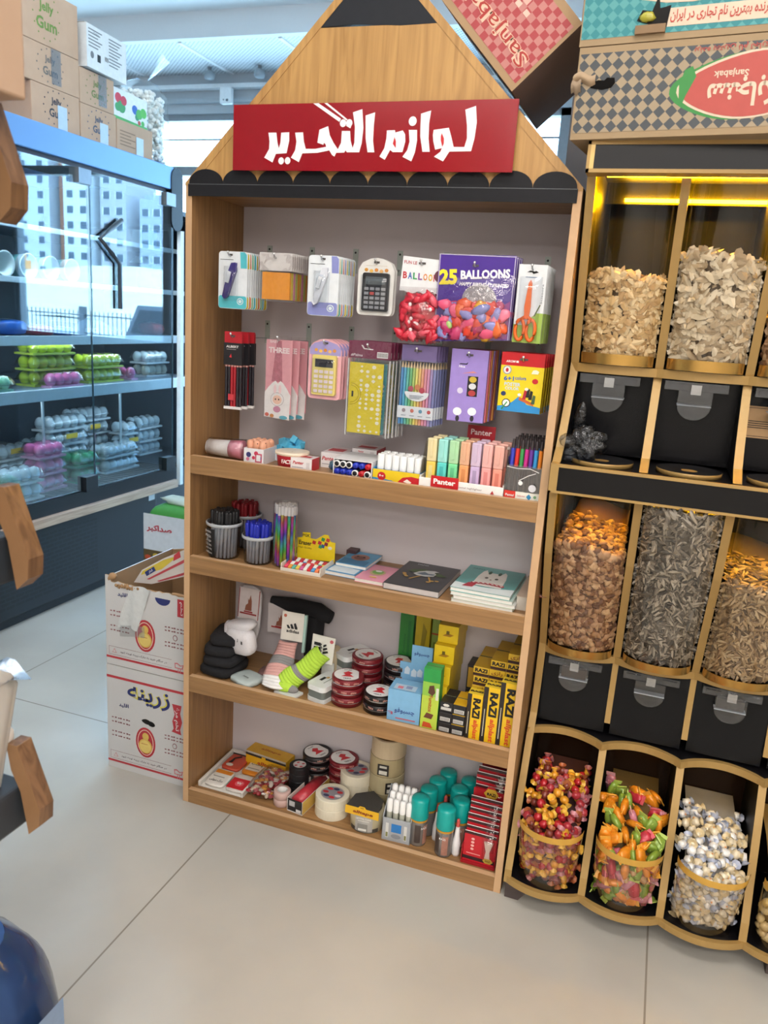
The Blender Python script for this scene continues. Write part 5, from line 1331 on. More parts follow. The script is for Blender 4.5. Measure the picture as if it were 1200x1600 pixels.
for i, ch in enumerate('FACTIS'):
    a = -1.35-(2.5-i)*.17; n_ = Vector((cos(a), sin(a), 0)); u = Vector((-sin(a), cos(a), 0))
    mb.text(ch, 0, 0, .009, n_*.0335+Vector((0, 0, .015)), u, Z, P('f6e6e2', .5), bold=.03, e=.001)
mb.build('lettering', t)
def panter_box(loc, rz, w, d, h, lab, red=True):
    t = thing('small_carton', lab, 'box', loc, rz)
    mb = MB().box(0, w, 0, d, 0, h, P('ece6e6', .45), r=P('c41e2c', .4) if red else P('e6d8da', .45), t=P('e8dcdc', .45))
    mb.text('Panter', w*.36, h*.62, h*.26, (0, 0, 0), X, Z, P('c41e2c', .5), slant=.2, bold=.02); mb.rect(w*.06, w*.6, h*.22, h*.27, (0, 0, 0), X, Z, P('a8a0a2', .5)); mb.rect(w*.74, w*.9, h*.2, h*.7, (0, 0, 0), X, Z, P('d8d0d0', .5))
    mb.rect(w*.1, w*.8, d*.3, d*.7, (0, 0, h), X, Y, P('c4303c', .45)); mb.build('carton', t, .0008)
panter_box((.250, .028, Z1), .02, .050, .042, .027, 'white and red eraser box lying at the shelf edge beside the round tub')
panter_box((.292, .095, Z1), .06, .052, .09, .034, 'pale pink box behind the white and red eraser box', False)
panter_box((.352, .130, Z1), .06, .060, .07, .030, 'pale box with a red top at the back of the first shelf', True)
panter_box((.352, .131, Z1+.031), .03, .058, .066, .014, 'flat dark red box on the pale box at the back of the first shelf', True)
t = thing('blue_packet', 'small clear packet of blue pieces beside the board marker box', 'packet', (.336, .075, Z1))
MB().ball((0, 0, .012), (.014, .02, .012), CLEAR('a8d4e4', .15, .8, .1, .6, 80), 10, 7, None, .1).build('film', t)
MB().ball((-.003, -.003, .009), (.007, .008, .008), P('3a8ab0', .4), 8, 6, None, .15).ball((.005, .005, .008), (.006, .007, .007), P('3f96bc', .4), 8, 6, None, .15).build('contents', t)
t = thing('marker_box', 'small white box of board markers with round black blue and red ends', 'box', (.394, .050, Z1), .03)
bx = P('e9e7e6', .45)
mb = MB().box(-.044, .044, -.022, .075, 0, .002, bx).box(-.044, -.042, -.022, .075, .002, .036, bx).box(.042, .044, -.022, .075, .002, .036, bx).box(-.044, .044, -.022, .075, .036, .0375, bx); mb.build('box', t)
cm = {'k': P('26262a', .4), 'b': P('2638b8', .35), 'r': P('c4202a', .35)}
for j, row in enumerate(('bbbwrw', 'wwwbbr')):
    for i, ch in enumerate(row):
        c = cm['k' if ch == 'w' else ch]
        ox, oz = .394-.035+.014*i, Z1+.010+.0165*j
        m_ = tag(MB().lathe([(.0001, 0), (.0052 if ch == 'w' else .0062, 0), (.0062, .003), (.0062, .085), (.001, .085)], (0, 0, 0), c, 14, 'y').build('board_marker'), '%s board marker, %s from the left in the %s row of the marker box' % ({'k': 'black'}.get(ch, {'w': 'white-ringed black', 'b': 'blue', 'r': 'red'}.get(ch)), ['first', 'second', 'third', 'fourth', 'fifth', 'sixth'][i], ['lower', 'upper'][j]), 'marker', 'markers in the small white box')
        m_.location = (ox, .112, oz)
        if ch == 'w':
            MB().lathe([(.0052, .0006), (.0072, .0006), (.0072, -.004)], (0, -.085, 0), P('f0eeec', .4), 14, 'y').build('ring', m_)
# glue sticks
t = thing('glue_stick_tray', 'yellow and blue tray holding rows of white glue sticks', 'tray', (.492, .068, Z1), .02)
tb = P('3a94cc', .45)
mb = MB().box(-.052, .052, -.038, .048, 0, .002, tb).box(-.052, .052, -.038, -.036, .002, .026, tb, f=P('eccb1e', .45)).box(-.052, .052, .046, .048, .002, .030, tb).box(-.052, -.050, -.036, .046, .002, .028, tb).box(.050, .052, -.036, .046, .002, .028, tb)
f = ((0, -.038, 0), X, Z)
mb.flat([(-.052, .0), (.004, 0), (-.010, .005), (-.030, .007), (-.052, .008)], *f, tb, .0006); mb.disc(-.032, .012, .009, .009, *f, P('c8202a', .45), .001); mb.text('8 gr', -.032, .0125, .006, *f, WHITE, bold=.04, e=.0016)
mb.flat([(.004, .004), (.014, .014), (.032, .018), (.051, .016), (.051, .001), (.020, .001)], *f, P('c8202a', .45), .0008); mb.flat([(.016, .006), (.024, .012), (.034, .006), (.03, .002)], *f, P('f4e6dc', .5), .0012); mb.build('tray', t)
gp = None
for j in range(3):
    for i in range(6):
        x, y = .492-.041+.0165*i, .048+.019*j
        lb = 'white capped glue stick in the %s row of the yellow and blue tray' % ['front', 'middle', 'back'][j]
        if gp is None:
            gp = thing('glue_stick', lb, 'glue stick', (x, y, Z1+.003), 0, 'glue sticks in the yellow tray, front row')
            MB().cyl((0, 0, 0), .0072, .022, P('e6e4e2', .4), 14).build('body', gp); MB().lathe([(.0078, .022), (.0078, .050), (.0068, .053), (.001, .053)], (0, 0, 0), P('f6f5f3', .35), 14).build('cap', gp)
        else: dup(gp, (x, y, Z1+.003), R.uniform(0, 3), lb, 'glue sticks in the yellow tray, %s row' % ['front', 'middle', 'back'][j])
# highlighters
t = thing('highlighter_display', 'white counter tray of pastel highlighters with a red name card behind', 'display tray', (.632, .068, Z1), .0)
tw = P('f2efec', .4); f = ((0, -.044, 0), X, Z)
mb = MB().box(-.088, .088, -.044, .062, 0, .003, tw).box(-.088, .088, -.044, -.041, .003, .022, tw).box(-.088, -.085, -.041, .062, .003, .026, tw).box(.085, .088, -.041, .062, .003, .026, tw).box(-.088, .088, .060, .062, .003, .05, tw); mb.build('tray', t, .001)
mb = MB().box(-.062, -.004, -.0465, -.0445, .006, .029, P('c4161f', .4)); mb.text('Panter', -.033, .018, .011, (0, -.0465, 0), X, Z, WHITE, w=.046, bold=.035); mb.build('name_label', t)
mb = MB(); mb.text('pastel highlighter', .02, .011, .005, *f, P('a8a2a0', .5), w=.05); mb.flat([(.062, .006), (.066, .013), (.070, .006)], *f, P('b83a3a', .5), .0008); mb.build('print', t)
mb = MB().box(-.020, .040, .064, .066, .0, .126, P('b01c2c', .45)); mb.text('Panter', .010, .112, .012, (0, .064, 0), X, Z, P('f2dcdc', .45), w=.045, bold=.02); mb.build('name_card', t)
MB().prism([(-.044, .022), (.062, .04), (.062, .098), (-.010, .098)], (-.0882, 0, 0), Y, Z, -.002, CLEAR('f4f2ef', .12, .7, .08)).prism([(-.044, .022), (.062, .04), (.062, .098), (-.010, .098)], (.0862, 0, 0), Y, Z, -.002, CLEAR('f4f2ef', .12, .7, .08)).box(-.086, .086, -.012, -.010, .094, .100, CLEAR('f4f2ef', .3, .7, .08)).build('clear_sides', t)
HCOL = [('yellow', 'f2cf5e', 'e8d8a8'), ('turquoise', '62d8d0', '9fe0d8'), ('green', '7fe0a0', 'b0dcae'), ('orange', 'f5a56a', 'e2b08e'), ('lilac', 'cbb2d8', 'd2bcd4'), ('pink', 'f4a6a2', 'e8b4ae'), ('salmon', 'f59a86', 'e8b0a2')]
for i, (nm, c, cc) in enumerate(HCOL):
    pro = None
    for j in range(3):
        p = (.632-.070+.0232*i+.002*j, .046+.030*j, Z1+.004)
        lb = '%s pastel highlighter in the %s row of the white display tray' % (nm, ['front', 'middle', 'back'][j])
        if pro is None:
            pro = thing('highlighter', lb, 'highlighter', p, 0, 'pastel highlighters in the display tray')
            mb = MB().box(-.0095, .0095, -.006, .006, 0, .050, P(c, .35)); mb.rect(-.004, .004, .012, .042, (0, -.006, 0), X, Z, P(['e2d08a', '48b8b4', '62c088', 'd88a52', 'a894b8', 'd8827e', 'd87a68'][i], .5)); mb.build('body', pro, .002)
            MB().box(-.010, .010, -.0065, .0065, .050, .098, P(cc, .3)).build('cap', pro, .0025); MB().box(-.0028, .0028, -.0095, -.0065, .060, .096, P(cc, .3)).build('clip', pro)
        else: dup(pro, p, 0, lb)
t = thing('party_cone', 'small gold cone standing behind the highlighter tray', 'cone', (.722, .15, Z1))
MB().lathe([(.010, 0), (.009, .05), (.001, .112)], (0, 0, 0), P('c8a24a', .3, .6), 12).build('cone', t)
# pen box
t = thing('pen_box', 'clear display box of black pens with coloured tips at the right end', 'box', (.756, .078, Z1))
cl = CLEAR('f2f2f4', .10, .8, .06, .2, 40)
MB().box(-.0345, .0345, -.050, .085, 0, .003, P('d8d4d4', .4)).build('base', t)
MB().box(-.0345, .0345, -.050, -.049, .003, .070, cl).box(-.0345, -.0335, -.049, .085, .003, .085, cl).build('clear_wall', t)
mb = MB().box(-.0345, -.012, -.0535, -.0505, .002, .018, P('d8342a', .45)).box(-.0118, .0345, -.0535, -.0505, .002, .018, P('ecebe0', .45)); f = ((0, -.0535, 0), X, Z)
mb.text('Pentel', -.023, .010, .005, *f, WHITE, bold=.02); mb.text('ballpoint', .000, .010, .004, *f, P('c86a7a', .5)); mb.flat([(.010, .010), (.016, .003), (.020, .010), (.015, .016)], *f, P('2f88b8', .5), .0006); mb.disc(.027, .011, .003, .003, *f, P('7aa87a', .5), .0006)
mb.build('label_strip', t)
MB().tube([(-.034, -.052, .066), (-.012, -.053, .064), (.012, -.053, .066), (.030, -.053, .060)], .0008, WHITE, 5).tube([(-.008, -.053, .040), (.010, -.054, .052), (.024, -.053, .058)], .0008, WHITE, 5).disc(-.004, .036, .0045, .0045, (0, -.0535, 0), X, Z, WHITE, .001).disc(.020, .028, .0075, .0075, (0, -.0535, 0), X, Z, P('dfe0e6', .4), .001).build('charm_string', t)
PC = [('blue', '3a44b8'), ('red', 'd8342a'), ('green', '3f9a52'), ('magenta', 'c8308a'), ('purple', '6a3a9a'), ('light blue', '3a9ad8'), ('orange', 'f08a2a')]
for i, (nm, c) in enumerate(PC):
    pro = None
    for j in range(4):
        p = (.756-.028+.0092*i, .036+.032*j, Z1+.0035); rot = (-.06, 0, 0)
        lb = 'black pen with a %s top, %s row of the clear pen box' % (nm, ['front', 'second', 'third', 'back'][j])
        if pro is None:
            pro = thing('ballpoint_pen', lb, 'pen', p, 0, 'pens in the clear display box', rot)
            MB().cyl((0, 0, 0), .0038, .062, P('4a3a38', .35), 8).build('barrel', pro); MB().cyl((0, 0, .062), .0041, .036, P(c, .3), 8).build('cap', pro); MB().cyl((0, 0, .098), .0040, .018, P('3a3234', .35), 8, r2=.003).build('end_cap', pro)
        else: dup(pro, p, None, lb, None, rot)
# ================================================================== second shelf
Z2 = SH[2]
def pen_tub(x, y, r, h, penc, nm, lab, npen, top):
    t = thing('pen_tub', lab, 'tub', (x, y, Z2))
    MB().lathe([(.001, .001), (r*.86, .001), (r*.98, h)], (0, 0, 0), CLEAR('d2d4d8', .14, .6, .12), 26).lathe([(r*.85, .0), (.001, .0)], (0, 0, 0), P('c8cace', .4), 26).build('tub', t)
    MB().lathe([(r*.99, h-.006), (r*1.03, h-.005), (r*1.04, h+.001), (r*.98, h+.0015)], (0, 0, 0), P('b4b8be', .35), 26).build('rim', t)
    if nm == 'black':
        mb = MB(); a0, a1 = -pi/2-1.05, -pi/2-.05; n = 8
        def lab_(u, v): a = a0+(a1-a0)*u; rr_ = r*(.86+.12*(.012+.068*v)/h)+.0010; return (rr_*cos(a), rr_*sin(a), .006+.066*v)
        mb.grid(n, 1, lab_, P('1a1a1c', .4))
        for k_ in range(6):
            z_ = .014+.010*k_; a = -pi/2-.55; u = Vector((-sin(a), cos(a), 0)); n_ = Vector((cos(a), sin(a), 0))
            mb.text(['ballpen', 'smooth writing', '1.0 mm', 'خودکار', 'PERSIA', 'pen'][k_], 0, 0, .0065 if k_ != 3 else .009, n_*(r*(.86+.12*z_/h)+.0018)+Vector((0, 0, z_)), u, Z, P('e6e6e6', .5), w=.026, e=.0006)
        mb.build('label', t)
    pro = None; k = 0
    for ring, n in ((.78, int(npen*.52)), (.50, int(npen*.32)), (.2, npen-int(npen*.52)-int(npen*.32))):
        for i in range(n):
            a = 2*pi*i/n+ring*5; lean = .10*ring; p = (x+r*.80*ring*cos(a), y+r*.80*ring*sin(a), Z2+.002)
            rot = (-lean*sin(a)*.6, lean*cos(a)*.6, R.uniform(0, 3)); lb = '%s capped ballpoint pen standing in the clear tub of %s pens' % (nm, nm)
            if pro is None:
                pro = thing('ballpoint_pen', lb, 'pen', p, 0, '%s pens in the tub' % nm, rot)
                MB().cyl((0, 0, 0), .0036, top-.030, P('c8cad0', .25), 8).build('barrel', pro)
                MB().lathe([(.0046, top-.032), (.0050, top-.004), (.0040, top), (.001, top)], (0, 0, 0), P(penc, .35), 8).box(-.0012, .0012, -.0066, -.0046, top-.030, top-.003, P(penc, .35)).build('cap', pro)
            else: dup(pro, p, None, lb, None, rot)
pen_tub(.069, .062, .041, .083, '232326', 'black', 'clear tub with a black label full of black pens, left end of the second shelf', 36, .110)
pen_tub(.158, .064, .037, .064, '2430b0', 'blue', 'clear tub full of blue pens standing between the black pens and the pencil tube', 32, .093)
pen_tub(.066, .166, .040, .080, '8a1e28', 'red', 'clear tub full of red pens behind the black pen tub', 30, .108)
t = thing('pencil_tube', 'tall clear tube of rainbow pencils with white eraser ends', 'tube', (.222, .072, Z2))
MB().lathe([(.001, .001), (.027, .001), (.0285, .148), (.0290, .149), (.0275, .149)], (0, 0, 0), CLEAR('f2f2f4', .08, .7, .05), 26).build('tube', t)
def swirl():
    m = bpy.data.materials.new('rainbow_swirl'); m.use_nodes = True; nt = m.node_tree; b = nt.nodes['Principled BSDF']; b.inputs['Roughness'].default_value = .35
    tc = nt.nodes.new('ShaderNodeTexCoord'); sp = nt.nodes.new('ShaderNodeSeparateXYZ'); oi = nt.nodes.new('ShaderNodeObjectInfo'); ma = nt.nodes.new('ShaderNodeMath'); ma.operation = 'MULTIPLY_ADD'; ma.inputs[1].default_value = 9.0
    fr_ = nt.nodes.new('ShaderNodeMath'); fr_.operation = 'FRACT'; hs = nt.nodes.new('ShaderNodeCombineColor'); hs.mode = 'HSV'; hs.inputs[1].default_value = .92; hs.inputs[2].default_value = .45
    L = nt.links.new; L(tc.outputs['Object'], sp.inputs[0]); L(sp.outputs['Z'], ma.inputs[0]); L(oi.outputs['Random'], ma.inputs[2]); L(ma.outputs[0], fr_.inputs[0]); L(fr_.outputs[0], hs.inputs[0]); L(hs.outputs[0], b.inputs['Base Color']); return m
SW = swirl(); pro = None
for ring, n in ((.0225, 18), (.015, 11), (.0065, 5)):
    for i in range(n):
        a = 2*pi*i/n+ring*90; p = (.222+ring*cos(a), .072+ring*sin(a), Z2+.003+R.uniform(0, .004))
        if pro is None:
            pro = thing('rainbow_pencil', 'rainbow striped pencil with a white eraser end in the clear tube', 'pencil', p, 0, 'rainbow pencils in the tube')
            MB().cyl((0, 0, 0), .0036, .118, SW, 6).build('barrel', pro); MB().lathe([(.0038, .118), (.0041, .122), (.0041, .136), (.003, .139), (.0001, .139)], (0, 0, 0), P('efeceb', .5), 9).build('eraser_end', pro)
        else: dup(pro, p, R.uniform(0, 6))
# yellow eraser display
t = thing('eraser_display', 'yellow card display box of bright erasers on the second shelf', 'display box', (.285, .062, Z2), .03)
ye = P('ecd01e', .45); wb = P('efe6da', .5)
MB().box(-.050, .046, -.036, .050, 0, .002, wb).box(-.050, .046, -.036, -.034, .002, .010, wb).box(-.050, -.048, -.034, .05, .002, .020, wb).box(.044, .046, -.034, .05, .002, .020, wb).build('tray', t)
f = ((0, .046, 0), X, Z)
mb = MB().prism([(-.046, .010), (.048, .014), (.048, .060), (.036, .061), (.030, .076), (.020, .076), (.0, .062), (-.014, .062), (-.014, .076), (-.034, .074), (-.034, .062), (-.046, .060)], (0, .046, 0), X, Z, .002, ye)
mb.text('PGK', -.024, .068, .007, *f, INK, bold=.02); mb.text('Eraser', -.026, .050, .0105, *f, P('3a2a18', .5), w=.032, bold=.03); mb.text('High Quality', -.026, .038, .005, *f, P('8a6a1a', .5), w=.034)
for a, b, c in ((.010, .055, 'b82a3a'), (.018, .064, '2f8a4a'), (.026, .054, '8a2a3a'), (.018, .048, '2a5a9a'), (.030, .064, 'c83a3a'), (.012, .046, '3a9a5a'), (-.004, .054, 'b82a2a')): mb.flat([(a-.005, b-.003), (a+.003, b-.005), (a+.005, b+.003), (a-.003, b+.005)], *f, P(c, .5), .0008)
mb.disc(.036, .046, .005, .004, *f, P('d8d4c8', .5), .0008); mb.build('back_card', t)
pro = None
for j in range(2):
    for i in range(9):
        p = (.285-.040+.0094*i, .046+.030*j, Z2+.0075); c = ['e8506a', 'f0a04a', '6ac0b0', 'f0d060', 'd86aa0', 'f4f0e4', 'e03a44', '5aa0d8', 'f08a5a'][(i+j*4) % 9]
        e_ = tag(MB().box(-.004, .004, -.013, .0, -.005, .008, P(c, .5)).box(-.0042, .0042, .0, .013, -.005, .0085, P(['c83a4a', 'f4f2ee'][i % 2], .5)).build('stick_eraser', None, .0008), '%s eraser, %s in the %s row of the yellow display box' % (['rose', 'amber', 'teal', 'lemon', 'magenta', 'white', 'red', 'sky blue', 'apricot'][(i+j*4) % 9], ['first', 'second', 'third', 'fourth', 'fifth', 'sixth', 'seventh', 'eighth', 'last'][i], ['front', 'back'][j]), 'eraser', 'erasers in the yellow display box')
        e_.location = p; e_.rotation_euler = (.25, 0, .02)
# notebooks
def notebook(loc, rz, w, d, h, cover, lab, art=None, spiral=None, pages='e8e4dc', rot=None, grp=None):
    t = thing('notebook', lab, 'notebook', (loc[0], loc[1], loc[2]+.0005), rz, grp, rot)
    MB().box(.001, w-.001, .001, d-.001, .0006, h-.0006, P(pages, .7)).build('pages', t)
    mb = MB().box(0, w, 0, d, h-.0008, h, P(cover, .35)); mb.build('front_cover', t)
    MB().box(0, w, 0, d, 0, .0008, P(cover, .4)).build('back_cover', t)
    if art: mb = MB(); art(mb, ((0, 0, h), X, Y)); mb.build('cover_pattern', t)
    if spiral:
        mb = MB(); n = 22
        for i in range(n):
            x = w*(i+.5)/n if spiral == 'b' else -.001; y = d+.001 if spiral == 'b' else d*(i+.5)/n
            ring = [(x, y+.003*cos(a), h/2+.0055*sin(a)) if spiral == 'b' else (x+.003*cos(a), y, h/2+.0055*sin(a)) for a in [2*pi*k/10 for k in range(11)]]
            mb.tube(ring, .0006, P('c8c0c4', .3, .7), 4)
        mb.build('spiral_binding', t)
    return t
def crane(mb, f):
    wh = P('d8dcdc', .5); gd = P('d0a452', .5); gn = P('4e6440', .5); bl = P('6f8090', .5)
    for k, (a, b) in enumerate(((.040, .118), (.052, .126), (.088, .112), (.098, .104), (.034, .108))): mb.disc(a, b, .014, .007, *f, gn, .0004+.0001*k, n=10)
    pts = [(.038, .092), (.046, .110), (.060, .124), (.078, .130), (.090, .126), (.080, .118), (.088, .108), (.086, .090), (.070, .082), (.050, .082)]
    mb.flat(pts, *f, wh, .001); mb.flat([(.044, .096), (.060, .090), (.084, .098), (.086, .106), (.070, .104), (.060, .112)], *f, bl, .0014)
    for a0, a1 in ((.056, .040), (.076, .088)): mb.flat([(a0, .082), (a0+.004, .082), (a1+.004, .052), (a1, .052)], *f, gd, .001)
    for a, b in ((.024, .075), (.030, .066), (.092, .060), (.102, .064), (.086, .050), (.020, .084)): mb.disc(a, b, .005, .004, *f, gd, .001, n=8)
    mb.text('PAPO', .040, .162, .007, *f, P('c8ccd0', .5), w=.026)
notebook((.4785, .034, Z2), -.02, .126, .178, .014, '34363a', 'dark grey notebook with a white crane on its cover, lying flat', crane, None, 'cfc8c6')
def llama(mb, f):
    wh = P('ece8e2', .5); rd = P('b03a48', .5)
    mb.flat([(.0, .0), (.128, .0), (.128, .045), (.100, .036), (.060, .030), (.0, .040)], *f, P('dfe8e8', .5), .0004)
    mb.flat([(.036, .036), (.036, .100), (.040, .138), (.046, .150), (.050, .134), (.082, .134), (.087, .150), (.093, .138), (.098, .100), (.100, .036)], *f, wh, .0008)
    for a in (.056, .078): mb.disc(a, .094, .004, .006, *f, P('4a443e', .5), .0012, n=10); mb.disc(a, .132, .004, .012, *f, P('3a5a4a', .5), .0012, n=8)
    mb.disc(.067, .084, .0025, .003, *f, P('7a5a4e', .5), .0012, n=8)
    for i in range(7): mb.disc(.038+.010*i, .054-.0006*(i-3)**2*.8, .0065, .007, *f, rd, .0012+.0001*i, n=10); mb.disc(.038+.010*i, .054-.0006*(i-3)**2*.8, .003, .003, *f, wh, .0022, n=8)
    mb.flat([(.020, .018), (.042, .020), (.046, .046), (.028, .046)], *f, rd, .001)
    mb.text('PAPO', .026, .150, .007, *f, P('2f5a62', .5), w=.026)
for k, (c, lb, dx, rz) in enumerate((('c8d0b8', 'pale green notebook at the bottom of the teal stack', .004, -.03), ('d8d8d2', 'grey white notebook second in the teal stack', .008, -.01), ('b8ccc4', 'pale notebook under the teal llama one', .002, -.02))):
    notebook((.628+dx, .030, Z2+.0078*k), rz, .132, .175, .0076, c, lb, None, None, 'e6e4de', None, None)
notebook((.628, .031, Z2+.0236), -.02, .128, .174, .0085, '66a8a6', 'teal notebook with a white llama, on top of its stack', llama, None, 'e6e4de')
def flor(mb, f):
    for k in range(10): mb.disc(.02+.05*R.random(), .02+.14*R.random(), .01, .012, *f, P(R.choice(['b8503a', 'd8b89a', '7a3a3a', 'c89a8a']), .5), .0006+.0001*k, n=10)
t_ = notebook((.7655, .05, Z2), 0, .026, .15, .030, 'cdb8a4', 'curled patterned notebooks wedged at the right end of the second shelf', flor, None, 'cfc8bc')
def face(c1, c2, nose):
    def a_(mb, f):
        mb.flat([(.004, .004), (.070, .004), (.070, .040), (.004, .045)], *f, P(c2, .5), .0004)
        mb.disc(.038, .060, .022, .024, *f, P(c1, .5), .0008); mb.disc(.038, .056, .014, .014, *f, P(nose, .5), .0012)
        for s in (-1, 1): mb.disc(.038+s*.008, .064, .003, .004, *f, INK, .0016, n=8)
    return a_
notebook((.330, .060, Z2), -.04, .074, .105, .009, '4a9ad0', 'blue spiral notebook with a white round face at the shelf edge', face('e6eef4', 'dfeaf2', 'd8b8b0'), 'b')
notebook((.338, .100, Z2+.010), -.02, .076, .105, .008, '5aa2cc', 'blue spiral notebook with a brown figure lying behind the white-faced one', face('a8786a', '4a86b0', '7a5048'), 'b')
notebook((.407, .046, Z2), -.02, .068, .11, .009, 'e89ab0', 'pink spiral notebook with a green badge between blue and dark notebooks', lambda mb, f: [mb.disc(.034, .056, .018, .020, *f, P('c8b488', .5), .0006), mb.disc(.034, .058, .013, .014, *f, P('7fae5a', .5), .001), mb.disc(.034, .064, .008, .006, *f, P('eeeee6', .5), .0014), mb.rect(.028, .044, .018, .024, *f, P('e8c84a', .5), .001)], 'b')
t = thing('dark_box', 'small dark box of refills behind the yellow eraser display', 'box', (.352, .19, Z2+.019))
t.location = (.345, .1875, Z2)
MB().box(-.012, .012, -.008, .02, 0, .026, P('4a3438', .5)).rect(-.010, .010, .012, .018, (0, -.008, 0), X, Z, P('a87a72', .5)).build('box', t)
# ================================================================== third shelf
Z3 = SH[3]
BSK = P('1b1b1f', .95, bump=.4, scale=300); WSK = P('d9d5d8', .95, bump=.3, scale=300)
def slab(c, r, m, name, par, rot=None, pw=.5, jit=.02, seg=16): return MB().ball(c, r, m, seg, 9, rot, jit, pw).build(name, par)
for k, (s_, dx, dy) in enumerate((('bottom', 0, 0), ('second', .003, .002), ('third', -.002, .004), ('top', .004, .010))):
    t = thing('folded_socks', 'pair of black socks folded flat, %s of the dark pile in the corner' % s_, 'socks', (.066+dx, .080+dy, Z3+.026*k), .1*(k-1), 'black socks in the corner pile')
    slab((0, 0, .014), (.046-.003*k, .055, .0145), BSK, 'sock', t); slab((.006, .004, .024), (.034, .045, .006), BSK, 'folded_cuff', t, pw=.6)
def card_sign(mb, w, h, f):
    mb.rect(.002, w-.002, .004, .008, *f, P('a83838', .5)); mb.flat([(w*.3, h*.22), (w*.68, h*.22), (w*.66, h*.6), (w*.58, h*.85), (w*.5, h*.62), (w*.44, h*.72), (w*.46, h*.5), (w*.34, h*.42)], *f, P('9a5f4a', .5), .0006); mb.rect(w*.26, w*.74, h*.14, h*.2, *f, P('a83838', .5), .0006)
t = thing('card_socks', 'white socks on a white and red card leaning in the left corner', 'socks', (.085, .150, Z3+.010))
mb = MB().box(-.030, .030, 0, .002, .060, .140, P('e6dcdc', .5)); card_sign(mb, .052, .066, ((-.026, 0, .068), X, Z)); mb.rect(-.030, -.028, .062, .138, (0, 0, 0), X, Z, P('a83838', .5)); mb.rect(.028, .030, .062, .138, (0, 0, 0), X, Z, P('a83838', .5)); mb.build('card', t)
slab((0, .006, .075), (.034, .006, .072), WSK, 'sock', t)
t.rotation_euler = (-.10, 0, -.05); t.location.z = Z3+.052
t = thing('folded_socks', 'white folded socks with two black letters on top of the dark pile', 'socks', (.112, .072, Z3+.062), -.25)
mb = MB().ball((.004, 0, .030), (.042, .020, .034), WSK, 16, 9, (.1, -.1, 0), .02, .6); mb.text('J', .012, .040, .009, (0, -.0222, 0), X, Z, INK, bold=.05); mb.text('B', .026, .037, .008, (0, -.0222, 0), X, Z, INK, bold=.05); mb.build('sock', t)
MB().ball((-.006, .008, .066), (.046, .022, .013), WSK, 16, 8, (.1, -.25, 0), .03, .7).build('folded_cuff', t); MB().ball((-.036, .004, .045), (.010, .020, .026), P('b8b4b8', .95), 12, 8, (0, -.3, 0), .03).build('sock_toe', t)
t = thing('card_socks', 'black crew socks on a white card at the back, behind the pink ones', 'socks', (.165, .182, Z3+.045))
mb = MB().box(-.034, .030, -.004, -.002, .035, .112, P('d8cfcf', .5)); card_sign(mb, .05, .05, ((-.026, -.004, .045), X, Z)); mb.build('card', t)
MB().tube([(-.03, .006, .118), (.03, .006, .114), (.10, .006, .110), (.135, .006, .100)], [.010, .020, .022, .016], BSK, 12).tube([(.09, .008, .10), (.085, .008, .05), (.09, .008, .0), (.13, .006, -.03)], [.026, .028, .026, .018], BSK, 12).build('sock', t)
t = thing('sock_pack', 'flat pale pack with a small dark word lying at the shelf edge before the pile', 'pack', (.145, .052, Z3), -.35)
mb = MB().ball((0, 0, .007), (.036, .032, .008), P('b9c4c2', .3), 12, 7, None, .03, .45); mb.text('Jeanny', .004, -.008, .007, (0, 0, .0152), X, Y, INK, bold=.02); mb.build('pack', t)
t = thing('red_pack', 'flat dull red pack behind the pale one on the sock shelf', 'pack', (.178, .110, Z3), .2)
MB().ball((0, 0, .006), (.03, .025, .007), P('7a5a58', .5), 10, 7, None, .04, .5).build('pack', t)
def adidas(mb, cx, cz, s, f, rot=0, tall=False):
    k = INK; c_, s_ = cos(rot), sin(rot)
    def tr(pts): return [(cx+(a*c_-b*s_)*s, cz+(a*s_+b*c_)*s) for a, b in pts]
    for i, h in enumerate((.30, .50, .70)):
        x = -.62+.42*i
        mb.flat(tr([(x, -.15), (x+.30, -.15), (x+.30+.0, -.15+h*.25), (x+.05, h*.8), (x-.16, h*.62)]), *f, k, .0008)
    mb.text('adidas', cx+.42*s*s_*1.0, cz-.42*s*c_, s*.36, *f, k, w=s*1.5, rot=rot, bold=.03, e=.0008)
t = thing('card_socks', 'pink ankle socks with a grey band under a white sports card', 'socks', (.232, .060, Z3+.002))
PKS = P('dba6a0', .95, bump=.3, scale=300); GRS = P('8d8a8a', .95, bump=.3, scale=300)
def drape(u, v):   # sock hanging over the card down to the shelf edge
    w = .030+.006*sin(v*5); return (-.006-w+2*w*u, -.034+.070*v-.010*sin(pi*u), .010+.092*v**1.2+.010*sin(pi*u)*sin(pi*v))
mb = MB(); N = 16
V3 = [drape(i/10, j/N) for j in range(N+1) for i in range(11)]
for j in range(N):
    m_ = GRS if .52 < (j+.5)/N < .70 else PKS if (j+.5)/N > .28 else WHITE
    mb.add([V3[j*11+i] for i in range(11)]+[V3[(j+1)*11+i] for i in range(11)], [(i, i+1, i+12, i+11) for i in range(10)], m_, True)
mb.build('sock', t, 0, .012)
mb = MB().box(-.026, .030, .034, .036, .105, .175, P('e2ddd4', .5)); f = ((0, .034, 0), X, Z); adidas(mb, .004, .138, .022, f); mb.disc(-.018, .165, .004, .004, *f, P('b8604a', .5)); mb.build('card', t)
t.rotation_euler = (-.12, 0, .05)
MB().box(.030, .036, .036, .044, .08, .172, P('a9c8c0', .95)).build('second_sock', t)
t = thing('card_socks', 'yellow-green ankle socks with a grey band under a white sports card', 'socks', (.285, .075, Z3+.004), .1)
YGS = P('b8e04a', .95, bump=.3, scale=300)
